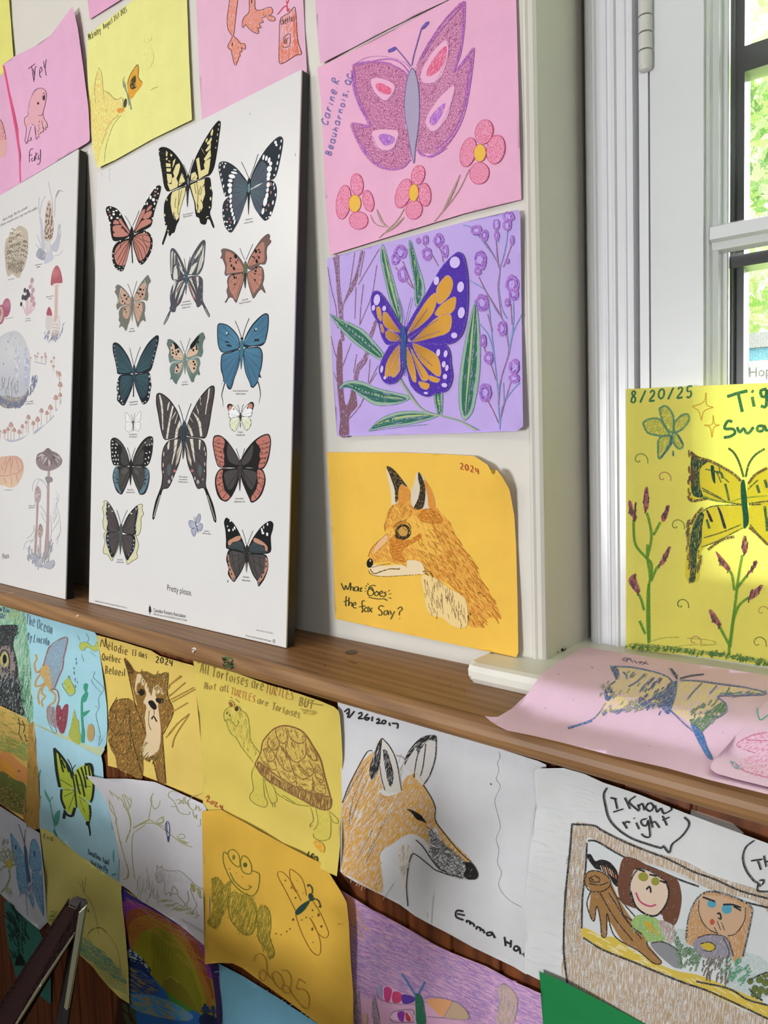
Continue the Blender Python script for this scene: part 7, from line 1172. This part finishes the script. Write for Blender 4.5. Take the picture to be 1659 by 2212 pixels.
F("380,440 432,395 500,470 540,560 580,780 520,800 450,790 410,640 420,520",'cfc8c0',.9); F("432,395 425,500 415,600 370,700 345,690 340,620 370,520 400,440",CH,.66,ang=72,streak=(.06,.6)); F("440,500 470,490 500,580 520,680 500,760 470,700",CH,.66,ang=80); M("432,395 490,460 540,570 578,785|415,600 430,700 455,785|440,480 480,640 500,745",CH,2,.72); 
F("600,600 620,520 680,440 760,380 820,380 840,420 830,540 800,650 745,745 690,700 670,660 600,620",'cbc6c2',.8); F("600,600 615,520 680,430 750,380 830,375 838,420 780,410 730,470 700,520 690,470 640,530",CH,.66,ang=45,streak=(.08,.6)); M("838,400 830,540 790,670 745,740|720,450 690,560 670,690|760,440 740,600 720,680|690,490 720,430",CH,2.6,.7); M("735,720 690,660 640,640",'c89a4a',2,.5)
M("740,745 800,840 830,920 830,1010 900,1110 980,1210 1060,1290 1100,1320|135,880 180,760 250,620 320,500 360,490",CH,1.9,.75); M("540,525 590,540 600,560",'8a6a4a',2.2,.6)
F("615,925 660,935 720,970 765,1030 730,1015 690,1000 650,950",CH,.9); E(712,985,26,18,'181614',35); F("760,1060 800,1080 870,1170 950,1230 1040,1310 1110,1340 1140,1400 1120,1450 1000,1440 880,1400 820,1330 780,1240 800,1180",'55534f',.52,ang=-30,streak=(.12,.5)); HT("800,1100 950,1240 1100,1350 1130,1440 1000,1430 830,1320",'2c2a28',170,40,12,1.6,.62,seed=5); F("1050,1320 1110,1340 1145,1400 1135,1440 1080,1450 1040,1420 1060,1370",CH,.85); 
M("685,1155 740,1210 800,1300 850,1360 920,1400|625,1650 615,1500 630,1350 655,1265 690,1270 780,1340 840,1385 960,1420 1040,1440|1040,1330 1100,1330 1145,1400 1135,1445 1080,1450|640,1300 655,1265",CH,2,.78); M("200,1000 250,860 320,700|180,1060 210,860 300,640|380,1180 300,1340|440,1040 320,1260|500,950 400,1100|150,850 280,620|170,800 330,560|440,830 350,980|240,1300 360,1080",'6a5230',1.5,.5); M("800,1790 805,1680 818,1560|440,1600 520,1480|770,1700 772,1740",'8a8684',1.3,.5); M("1240,735 1250,745",CH,1.8)
HT("560,1210 650,1220 620,1400 570,1450",'b0a48e',24,70,16,1.3,.5,seed=11)
s.part('water_stain','wavering grey water stain'); M("1300,500 1310,540 1290,580 1300,640 1280,700 1310,760 1270,860 1290,960 1310,1060 1280,1150 1300,1230 1290,1330 1320,1400 1300,1500 1370,1600 1470,1660",'cfcecc',1.3,.3)
WS = 1.3; s.part('date','black crayon date'); cr('S'); M("150,200 180,178 185,200 165,215|185,205 175,245|225,195 185,245|255,215 275,205 280,225 255,248 290,250|325,215 300,245 320,262 335,245 310,245|360,235 355,270|390,260 405,250 410,270 390,285 430,285|432,270 445,262 460,275 450,288 432,285 432,270|485,280 490,305|505,285 548,292 545,325",CH,2.6,.85)
s.part('signature','black crayon name'); M("1040,1690 990,1685 985,1730 1040,1755|995,1708 1050,1720|1062,1755 1065,1775|1065,1760 1085,1765 1090,1790|1090,1770 1115,1785 1120,1805|1140,1800 1135,1825|1140,1805 1165,1815 1165,1838|1165,1820 1190,1835 1195,1855|1245,1845 1215,1850 1220,1870 1250,1865 1250,1845 1275,1890|1345,1880 1355,1950|1395,1905 1390,1960|1350,1915 1395,1935|1450,1955 1425,1950 1415,1975 1440,1985 1455,1960 1465,2010|1478,2008 1482,2012|1492,2000 1497,2030",CH,2.8,.85)
WS = 1.
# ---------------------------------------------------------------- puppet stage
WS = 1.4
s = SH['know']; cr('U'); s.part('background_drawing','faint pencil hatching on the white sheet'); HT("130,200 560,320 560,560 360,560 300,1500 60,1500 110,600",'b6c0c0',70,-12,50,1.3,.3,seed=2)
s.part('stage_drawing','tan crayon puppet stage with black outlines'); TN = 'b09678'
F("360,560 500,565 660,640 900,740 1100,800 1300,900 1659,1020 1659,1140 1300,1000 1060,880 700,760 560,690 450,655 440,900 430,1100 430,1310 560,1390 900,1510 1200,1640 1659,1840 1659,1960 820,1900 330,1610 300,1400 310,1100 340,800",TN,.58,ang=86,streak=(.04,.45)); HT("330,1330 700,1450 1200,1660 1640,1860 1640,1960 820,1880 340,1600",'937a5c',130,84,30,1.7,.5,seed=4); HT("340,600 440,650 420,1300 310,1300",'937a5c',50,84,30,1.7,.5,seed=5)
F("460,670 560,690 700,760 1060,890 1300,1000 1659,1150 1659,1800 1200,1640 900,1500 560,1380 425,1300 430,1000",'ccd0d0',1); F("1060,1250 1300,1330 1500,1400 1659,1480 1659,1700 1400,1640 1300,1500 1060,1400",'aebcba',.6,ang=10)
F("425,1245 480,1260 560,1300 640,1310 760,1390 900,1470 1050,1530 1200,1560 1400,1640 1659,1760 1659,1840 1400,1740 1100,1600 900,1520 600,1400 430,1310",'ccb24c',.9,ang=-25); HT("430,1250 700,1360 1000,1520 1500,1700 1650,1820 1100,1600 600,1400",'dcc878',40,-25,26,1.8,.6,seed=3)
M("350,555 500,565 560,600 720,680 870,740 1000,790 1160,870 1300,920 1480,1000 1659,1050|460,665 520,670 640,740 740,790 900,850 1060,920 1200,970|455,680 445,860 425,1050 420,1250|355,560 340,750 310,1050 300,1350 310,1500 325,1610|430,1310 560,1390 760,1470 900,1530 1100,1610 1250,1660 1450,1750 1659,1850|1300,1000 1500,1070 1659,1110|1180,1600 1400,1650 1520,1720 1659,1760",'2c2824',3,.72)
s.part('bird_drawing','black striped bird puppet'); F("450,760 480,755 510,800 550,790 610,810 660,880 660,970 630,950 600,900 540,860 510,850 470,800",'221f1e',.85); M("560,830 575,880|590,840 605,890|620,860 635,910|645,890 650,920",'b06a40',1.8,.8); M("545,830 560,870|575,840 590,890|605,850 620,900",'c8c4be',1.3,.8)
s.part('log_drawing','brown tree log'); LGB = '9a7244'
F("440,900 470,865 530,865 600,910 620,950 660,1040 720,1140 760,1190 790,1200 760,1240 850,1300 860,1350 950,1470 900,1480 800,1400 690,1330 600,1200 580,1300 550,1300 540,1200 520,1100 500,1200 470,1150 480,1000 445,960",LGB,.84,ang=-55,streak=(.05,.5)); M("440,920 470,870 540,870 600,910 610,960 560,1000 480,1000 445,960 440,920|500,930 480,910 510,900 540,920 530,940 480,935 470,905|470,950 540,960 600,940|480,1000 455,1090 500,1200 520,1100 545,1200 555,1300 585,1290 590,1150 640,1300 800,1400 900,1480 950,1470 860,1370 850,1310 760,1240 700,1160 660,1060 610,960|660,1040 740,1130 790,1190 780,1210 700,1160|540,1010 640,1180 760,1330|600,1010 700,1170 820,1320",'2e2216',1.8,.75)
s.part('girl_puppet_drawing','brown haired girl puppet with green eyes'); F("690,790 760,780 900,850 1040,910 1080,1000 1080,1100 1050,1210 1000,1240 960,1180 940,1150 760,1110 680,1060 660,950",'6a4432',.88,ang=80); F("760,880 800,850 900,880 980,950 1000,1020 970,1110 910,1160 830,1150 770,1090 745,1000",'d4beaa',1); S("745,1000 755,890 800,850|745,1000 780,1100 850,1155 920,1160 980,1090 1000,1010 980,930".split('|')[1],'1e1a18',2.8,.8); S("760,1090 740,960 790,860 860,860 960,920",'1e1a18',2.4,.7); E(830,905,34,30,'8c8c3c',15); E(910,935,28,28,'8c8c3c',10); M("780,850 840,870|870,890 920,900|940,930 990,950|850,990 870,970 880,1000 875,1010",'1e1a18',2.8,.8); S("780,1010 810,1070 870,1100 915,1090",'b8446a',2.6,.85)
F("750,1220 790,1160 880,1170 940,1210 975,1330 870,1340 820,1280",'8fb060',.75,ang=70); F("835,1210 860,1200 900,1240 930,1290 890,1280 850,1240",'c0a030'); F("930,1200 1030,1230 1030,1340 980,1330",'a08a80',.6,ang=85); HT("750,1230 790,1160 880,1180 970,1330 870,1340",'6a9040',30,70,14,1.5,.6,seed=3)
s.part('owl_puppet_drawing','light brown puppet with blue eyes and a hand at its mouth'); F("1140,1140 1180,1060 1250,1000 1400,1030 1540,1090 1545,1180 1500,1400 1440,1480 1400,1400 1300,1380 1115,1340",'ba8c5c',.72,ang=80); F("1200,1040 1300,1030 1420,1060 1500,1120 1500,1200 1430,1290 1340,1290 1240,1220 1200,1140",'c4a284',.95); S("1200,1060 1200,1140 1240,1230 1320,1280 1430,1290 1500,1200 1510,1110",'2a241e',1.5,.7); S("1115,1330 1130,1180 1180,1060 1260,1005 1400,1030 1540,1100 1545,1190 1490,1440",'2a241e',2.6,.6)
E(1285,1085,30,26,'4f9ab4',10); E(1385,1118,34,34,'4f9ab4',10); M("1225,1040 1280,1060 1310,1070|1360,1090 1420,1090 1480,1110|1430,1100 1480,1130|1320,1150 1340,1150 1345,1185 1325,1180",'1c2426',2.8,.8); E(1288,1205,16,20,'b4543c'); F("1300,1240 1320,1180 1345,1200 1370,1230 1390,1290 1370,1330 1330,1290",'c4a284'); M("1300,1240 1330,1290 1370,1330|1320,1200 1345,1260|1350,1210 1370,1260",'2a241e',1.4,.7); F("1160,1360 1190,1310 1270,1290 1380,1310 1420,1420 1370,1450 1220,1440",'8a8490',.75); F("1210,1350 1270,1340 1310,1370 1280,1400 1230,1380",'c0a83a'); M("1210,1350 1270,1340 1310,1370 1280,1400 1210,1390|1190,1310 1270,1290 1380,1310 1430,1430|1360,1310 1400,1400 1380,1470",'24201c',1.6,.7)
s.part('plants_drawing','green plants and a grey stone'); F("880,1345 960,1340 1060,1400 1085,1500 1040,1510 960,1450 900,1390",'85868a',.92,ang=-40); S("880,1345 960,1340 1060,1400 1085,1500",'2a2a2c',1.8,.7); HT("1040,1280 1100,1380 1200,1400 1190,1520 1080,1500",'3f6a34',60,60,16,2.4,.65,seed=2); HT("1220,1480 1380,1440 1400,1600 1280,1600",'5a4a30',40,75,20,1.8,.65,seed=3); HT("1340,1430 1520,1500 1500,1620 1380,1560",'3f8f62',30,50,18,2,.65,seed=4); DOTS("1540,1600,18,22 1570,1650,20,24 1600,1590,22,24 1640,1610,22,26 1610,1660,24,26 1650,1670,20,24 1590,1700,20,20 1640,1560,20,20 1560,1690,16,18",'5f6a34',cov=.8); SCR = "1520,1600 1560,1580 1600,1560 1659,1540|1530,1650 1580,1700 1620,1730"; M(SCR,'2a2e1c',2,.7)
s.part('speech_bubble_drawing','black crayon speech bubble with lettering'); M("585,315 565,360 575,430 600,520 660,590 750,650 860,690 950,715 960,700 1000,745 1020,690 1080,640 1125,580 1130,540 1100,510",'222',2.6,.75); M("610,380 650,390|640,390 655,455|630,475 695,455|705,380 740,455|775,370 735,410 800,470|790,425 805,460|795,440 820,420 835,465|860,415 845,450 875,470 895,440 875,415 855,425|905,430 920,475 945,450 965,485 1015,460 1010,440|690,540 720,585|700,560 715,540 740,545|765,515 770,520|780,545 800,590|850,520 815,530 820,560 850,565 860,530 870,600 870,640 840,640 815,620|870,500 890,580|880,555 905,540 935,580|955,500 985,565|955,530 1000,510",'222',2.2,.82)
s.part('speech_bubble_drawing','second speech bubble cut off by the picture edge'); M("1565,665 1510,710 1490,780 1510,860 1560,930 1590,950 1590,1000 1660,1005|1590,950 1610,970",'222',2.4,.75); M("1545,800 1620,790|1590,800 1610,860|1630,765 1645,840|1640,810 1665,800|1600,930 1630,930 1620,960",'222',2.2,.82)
# ---------------------------------------------------------------- window sheet
G1 = 1.; WS = 1.4
s = SH['tig']; cr('Y'); G2 = '2f7a5c'
s.part('date','green crayon date'); T('8/20/25',98,175,590,130,6,-84,G2,3,.72)
s.part('heading','green crayon heading cut off by the picture edge'); M("845,130 920,105 1000,85|930,110 960,245|1030,85 1045,95|1035,130 1050,205|1145,70 1100,85 1110,130 1140,120 1145,75 1140,200 1100,200",G2,5,.75); M("885,320 850,315 825,370 890,375 905,405 870,430 820,440|920,360 940,400 970,370 990,405 1015,400 1045,360|1120,350 1080,355 1075,385 1110,390 1130,350 1140,385 1165,380",G2,4.6,.75)
s.part('flower_drawing','small blue green flower'); TL_ = '3f8f84'
for q in ("330,220 380,200 430,260 440,330 430,400 380,370 350,300","205,330 250,300 330,300 390,380 400,430 300,420 240,400","440,330 500,270 550,265 555,310 510,370 450,400","320,470 350,430 420,430 400,500 330,600","430,400 470,420 510,500 480,525 440,480"): F(q,'a8b45c',.5,ang=50); S(q,TL_,3.2,.62,closed=True)
M("430,470 400,520 340,595|470,420 510,490|420,420 415,500|435,540 435,580",'2f6f8c',3,.65)
s.part('swirls_drawing','pencil and pink swirls')
def SW(x,y,r,col,k=1): S(' '.join('%.0f,%.0f'%(x+r*(1-t*.16)*math.cos(-t*1.0*k+.4), y+r*(1-t*.16)*math.sin(-t*1.0*k+.4)) for t in np.arange(0,6.1,.5)),col,1.6,.65)
SW(180,610,68,'6f8a44'); SW(360,745,62,'c07a6c'); SW(460,1110,66,'7f8a3c'); SW(497,1710,60,'4f6a34'); SW(597,1985,54,'c4887c'); SW(1080,2000,66,'6f7a40'); SW(1110,1760,56,'c4a060')
s.part('sparkles_drawing','orange crayon sparkles'); M("580,205 630,240 650,310|650,310 670,240 740,210|740,210 690,190 685,100|685,100 665,170 580,205|670,345 730,340 740,270|740,270 750,335 790,345|790,345 745,365 730,440|730,440 715,365 670,345",'d8a83c',1.8,.6)
ST = '5f9a3a'
def LAV(stems, thick, spikes):
    s.part('lavender_drawing','green stems with purple flower spikes'); M(stems,ST,4,.68); M(thick,ST,4,.7)
    for q in spikes: F(q,'a85f78',.7,ang=75); HT(q,'5f2a5c',8,75,16,2.2,.65,seed=4)
LAV('250,2000 240,1800 245,1600 260,1500 240,1350 240,1250|270,1530 270,1400 230,1350 150,1250 135,1100 140,1060|240,1350 270,1200 255,1080 235,1010|285,1180 340,1080|270,1520 310,1430 340,1400|215,1750 190,1660 165,1620|225,1930 180,1830',"255,1990 250,1550",('220,830 240,810 250,880 245,980 215,990 210,900', '95,930 115,920 150,1040 160,1060 130,1050 105,1000', '150,935 155,940 150,1050 140,1050', '390,960 410,955 385,1050 360,1080 345,1050', '400,1270 420,1265 370,1390 330,1410 350,1350', '135,1475 160,1530 185,1600 160,1620 110,1560 95,1520'))
LAV('860,2090 860,2030 885,1850 905,1700 930,1500 960,1330|870,2030 800,1900 780,1860|885,1850 930,1720 1010,1650|900,1600 880,1480 850,1440|920,1580 1000,1480',"865,2030 900,1750",('970,1180 1000,1230 995,1310 970,1320 955,1270', '755,1300 810,1350 870,1430 850,1450 800,1400', '1050,1390 1080,1385 1030,1460 1000,1480', '1110,1555 1120,1560 1070,1640 1010,1670 1030,1610', '705,1745 740,1760 800,1860 770,1865 720,1800'))
s.part('grass_drawing','dark green crayon strip of grass'); F("95,2015 150,2000 400,2020 700,2060 1000,2100 1155,2130 1155,2160 700,2090 300,2060 120,2040",G2,.5,ang=10,streak=(.3,.5)); HT("100,2015 700,2060 1155,2130 1155,2165 600,2085 120,2040",'2f7a4c',70,60,12,2.6,.6,seed=5); M("250,1990 360,1960 480,1955|540,1960 700,1975 760,2005 640,2020|400,2030 600,2010 740,2010",'8a9a4c',1.4,.5)
s.part('butterfly_drawing','large yellow butterfly with dark green and maroon edges'); BY, DKG = 'e0d048', '27524c'
for q in ("570,560 600,600 700,620 800,660 880,710 950,780 955,940 880,935 760,920 660,890 570,920 545,870 560,760","960,950 870,960 740,960 640,1010 580,1090 550,1200 530,1400 530,1500 560,1540 610,1530 630,1490 650,1300 760,1230 900,1160 965,1120","1000,790 1060,720 1150,670 1159,920 1010,945","1010,970 1159,930 1159,1250 1060,1160 1005,1110"): F(q,BY,.86,ang=30)
F("575,580 640,610 700,620 640,680 640,800 660,890 590,880 570,800",DKG,.68,ang=80); F("640,1010 670,1020 655,1120 650,1230 620,1300 610,1440 600,1530 560,1530 570,1400 560,1250 590,1100",DKG,.68,ang=82); HT("555,560 600,590 590,900 545,880",'5a2f44',26,85,16,2.6,.65,seed=2); HT("540,1100 570,1090 570,1500 540,1530",'5a3f4c',26,85,20,2.4,.55,seed=3); HT("620,1300 650,1300 640,1490 620,1500",'5a3f4c',10,85,20,2.2,.5,seed=6)
M("570,550 620,590 720,620 820,670 900,720 950,770|1005,790 1060,720 1150,670|545,880 580,920 700,900|660,970 600,1040 570,1100|900,1190 800,1220 700,1290|1010,1120 1080,1180 1155,1255",'5a2f44',4.4,.62); M("660,890 760,920 950,945|960,950 740,960 640,1010|650,1270 760,1230 965,1125|660,840 740,880 850,930|780,640 800,720 860,780|650,820 800,900|670,1200 800,1160 950,1100|680,680 760,700 800,780|1010,940 1159,920|1010,950 1100,945|1005,830 1080,760|1020,1100 1100,1200",DKG,2,.6)
F("720,650 740,650 750,700 755,790 730,750",DKG,.8); M("760,700 800,710 810,750|830,790 845,850 860,920|690,1060 710,1130",'2f6a52',3.6,.68); F("685,990 705,1000 740,1080 720,1080",'4c2c44',.75); F("770,960 800,1000 840,1130 820,1130 790,1030",'2c3c54',.8); M("1070,800 1090,860|1130,760 1150,820|1130,960 1145,1080 1150,1150",'2f6a52',4.4,.68); S("660,880 780,920 860,930 960,900 1150,880",'8fb03a',2.2,.6)
F("950,780 975,760 990,850 1000,960 1010,1060 1000,1110 970,1130 965,1030 950,900",'256054',.85,ang=85); M("970,740 940,640 900,560 855,520|985,740 1010,640 1060,570 1130,525",'2f5a48',3.4,.7)
# ---------------------------------------------------------------- the two sheets on the sill
WS = 1.
s = SH['alex']; cr('Z'); s.part('handwriting','pencil name'); M("865,215 880,205 915,210|870,220 900,212 885,228|905,205 925,230|930,215 945,235|950,230 970,225 960,240|970,225 1010,240|1000,222 975,242",'4c4a6c',1.5,.8)
WS = 1.5; s.part('butterfly_drawing','blue and yellow crayon swallowtail butterfly'); YB2, BB2 = 'f2dc9c', '4a74ac'
F("800,250 900,255 1050,280 1110,310 1140,335 1130,400 1080,450 1000,480 900,485 800,500 720,530 750,480 790,420 780,360 830,320 810,280",YB2,.55,ang=60,streak=(.06,.5)); F("1170,330 1280,335 1400,355 1540,370 1640,395 1500,405 1380,415 1430,460 1420,500 1330,560 1290,610 1240,560 1160,510 1130,480",YB2,.53,ang=60,streak=(.06,.5)); F("1140,340 1165,330 1160,400 1130,490 1110,510 1060,460 1000,480 970,460 1060,400",BB2,.66,ang=50)
F("800,250 840,260 850,310 800,350 820,400 790,440 770,420 775,370 830,330",'4a6a98',.66,ang=55); F("1230,540 1290,610 1330,580 1380,530 1430,490 1420,440 1340,490 1290,540",'5f8a5c',.66,ang=45); HT("720,520 900,470 1000,480 900,500",'4a6a98',30,20,12,2.2,.6,seed=2); HT("1380,405 1560,380 1640,395 1450,415",'4f8a9c',24,10,14,2,.6,seed=3); HT("760,500 860,440 1000,450 1100,400 1140,340 1060,470",'6a8a4c',30,40,14,2,.55,seed=4)
M("570,585 700,540 760,480|800,250 900,253 1000,270 1100,300 1140,335|1180,325 1290,330 1400,345 1540,365 1650,398 1500,408 1390,412 1430,455 1430,495 1380,530|1165,330 1150,420 1120,500|1130,490 1200,560 1260,610|870,280 890,300 890,320|930,280 910,310|990,290 950,330 900,360|1040,310 990,350 960,390|1300,340 1260,380 1220,430|1380,355 1340,400|1450,365 1430,400",BB2,2.2,.62); HT("1000,330 1140,340 1120,500 1000,480 960,440",'2f5f9c',60,50,12,2,.65,seed=6); HT("800,300 1100,320 1050,470 760,500",'6f9a5c',40,55,14,1.8,.55,seed=7); HT("1250,480 1420,430 1400,520 1290,600",'4f8a6c',40,50,14,2,.6,seed=8); M("570,585 640,565 700,545",'3f7cb8',3,.66); F("1240,560 1300,610 1330,690 1360,755 1330,745 1290,680 1260,620",'3f78b4',.7,ang=-60); M("1165,320 1140,280|1180,315 1240,300 1310,292",'4a5a7c',2,.7); S("1130,262 1165,305",'4a5a7c',3.4,.7); M("1120,260 1122,262|700,255 704,257|520,292 523,293|1013,682 1016,683|600,430 602,431|1410,610 1412,611|445,476 447,477",'4a3a44',1.6,1)
WS = 1.
s = SH['bug']; s.part('creature_drawing','pink crayon creature'); F("1500,670 1540,635 1659,610 1659,850 1500,800 1480,775 1560,735 1590,715 1520,700",'e08aa8',.42,ang=40,streak=(.12,.4)); M("1659,608 1560,630 1490,675 1540,705 1600,730 1520,755 1480,775 1540,820 1659,855|1540,650 1659,655|1500,770 1600,740",'c8567c',2,.62); F("1450,765 1485,775 1510,805 1480,805",'7fa8b8',.6); s.part('handwriting'); M("1600,475 1615,540 1659,515",'5fb0a8',3,.75)
# ================================================================ the dark tent-shaped stand in the near corner
cr('P')
def near(x, y, depth):                          # a point at a given distance along the view
    q = pts([(x,y)])[0]; d = ray(q[0],q[1]); return CAM+d*depth
MLEATH, nt, b = new_mat('maroon_leatherette'); co = obj_co(nt)
vo = nd(nt,'ShaderNodeTexVoronoi'); vo.inputs['Scale'].default_value = 420; lk(nt, co, vo.inputs['Vector'])
b.inputs['Base Color'].default_value = (.012,.004,.004,1); b.inputs['Roughness'].default_value = .6; b.inputs['Specular IOR Level'].default_value = .06; bump(nt, b, vo.outputs[0], .8, .0008)
MDK = paint('stand_black','141012',.4,.1,200,.2)
MIR, nt, b = new_mat('foil_edge'); b.inputs['Base Color'].default_value = (.50,.58,.44,1); b.inputs['Metallic'].default_value = .85; b.inputs['Roughness'].default_value = .18
stand = D.objects.new('book_stand', None); COL.objects.link(stand)
def hull(nm, front, back, mat):
    n = len(front); v = list(front)+list(back)
    f = [list(range(n)),list(range(2*n-1,n-1,-1))]+[[i,(i+1)%n,n+(i+1)%n,n+i] for i in range(n)]
    bm = bmesh.new(); vs = [bm.verts.new(p) for p in v]
    for q in f: bm.faces.new([vs[i] for i in q])
    bmesh.ops.recalc_face_normals(bm, faces=bm.faces); bmesh.ops.bevel(bm, geom=bm.edges[:], offset=.0012, segments=2, affect='EDGES'); return bm_obj(nm, bm, mat, stand)
dn, df = .50, .56
stand.location = tuple(near(420,2050,dn)); tag(stand, 'dark maroon leatherette stand with glossy edges in the near bottom corner', 'stand')
def far(p0, p1, k): return p0+(p1-p0)*k
def quad_leaf(a, b2, c, d, mat):                # end face a,b2 (top) to c,d (foot), and its far edge
    hull('leaf', a, b2, mat)
zt_ = .74
def ext(p, q):                                   # carry the edge p->q on down to the table
    k = (zt_+.0015-p[2])/(q[2]-p[2]); return p+(q-p)*k
A1, A2 = near(612,948,dn), near(588,1122,dn); B1, B2 = near(52,1960,dn), near(100,1920,dn)
fA = near(522,912,df)-A1; sh = fA*1.0
hull('leaf', [A1,A2,ext(A2,B2),ext(A1,B1)], [A1+sh,A2+sh,ext(A2,B2)+sh*[1,1,0],ext(A1,B1)+sh*[1,1,0]], MLEATH)
C1, C2, C3, C4 = near(686,895,dn), near(612,960,dn), near(455,1960,dn), near(520,1960,dn); sh2 = sh*.35
hull('leaf', [C1,C2,ext(C2,C3),ext(C1,C4)], [C1+sh2,C2+sh2,ext(C2,C3)+sh2*[1,1,0],ext(C1,C4)+sh2*[1,1,0]], MDK)
hull('hinge_cap', [near(688,880,dn),near(686,912,dn),near(615,965,dn),near(528,918,dn+.01),near(592,848,dn+.02)], [near(684,876,df),near(680,905,df),near(612,955,df),near(520,905,df),near(588,842,df)], MDK)
def strip(q, mat): hull('foil_edge', [near(x,y,dn-.0035) for x,y in q], [near(x,y,dn-.0012) for x,y in q], mat)
strip([(592,1112),(580,1158),(130,1860),(75,1960),(48,1960),(300,1545)], MIR)
strip([(686,900),(616,964),(496,1736),(540,1736)], MIR)
# a small low table under it, below the picture
tb = D.objects.new('side_table', None); COL.objects.link(tb)
c0 = (ext(A1,B1)+ext(C1,C4))/2; tb.location = (float(c0[0]),float(c0[1]),0); tag(tb, 'small dark table under the maroon stand, below the picture edge', 'table')
MT = wood('table_wood','2a1a10','3f2818',(3,20,20))
bm = bmesh.new(); box(bm, c0[0]-.34,c0[0]+.24,c0[1]-.20,c0[1]+.12,zt_-.03,zt_); bm_obj('table_top', bm, MT, tb)
for sx in (-.31,.21):
    for sy in (-.17,.09):
        bm = bmesh.new(); box(bm, c0[0]+sx-.015,c0[0]+sx+.015,c0[1]+sy-.015,c0[1]+sy+.015,0,zt_-.03); bm_obj('leg', bm, MT, tb)
# unseen cabinet, added out of view to shade the foot of the panelling
cab = D.objects.new('shade_cabinet', None); COL.objects.link(cab); cab.location = (-1.45,-1.0,0); tag(cab, 'unseen low cabinet added to shade the lower drawings', 'cabinet')
bm = bmesh.new(); box(bm, -2.1,-.90,-1.2,-.82,0,.83); bm_obj('carcass', bm, MT, cab)
bm = bmesh.new(); box(bm, -2.13,-.87,-1.23,-.80,.83,.86); bm_obj('top', bm, MT, cab)
for x0_ in (-2.09,-1.50):
    bm = bmesh.new(); box(bm, x0_,x0_+.58,-.82,-.802,.05,.81); dr = bm_obj('door', bm, MT, cab)
    bm = bmesh.new(); box(bm, x0_+.29,x0_+.33,-.802,-.78,.5,.515); o = bm_obj('handle', bm, MBLACK, cab)
# clear tape holding the puppet stage drawing
mt, nt, b = new_mat('clear_tape'); b.inputs['Base Color'].default_value = (.9,.88,.82,1); b.inputs['Roughness'].default_value = .25
t2 = nd(nt,'ShaderNodeBsdfTransparent'); mx = nd(nt,'ShaderNodeMixShader'); mx.inputs[0].default_value = .16
lk(nt, t2.outputs[0], mx.inputs[1]); lk(nt, b.outputs[0], mx.inputs[2]); lk(nt, mx.outputs[0], nt.nodes['Material Output'].inputs[0])
cr('U'); sheet('tape','tape_strip','strip of clear tape across the upper edge of the puppet stage sheet','tape',[tuple(q) for q in pts("1150,455 1300,505 1420,545 1500,615 1440,640 1330,600 1230,560 1140,500")*CR[2]-np.array(CR[:2])*0] if False else "1150,455 1300,505 1420,545 1500,615 1440,625 1330,585 1230,545 1140,500",'e8e4da',y=yl,off=.0125,wav=.0004,mat=mt)
for s in SH.values(): s.done()
bpy.context.view_layer.update()
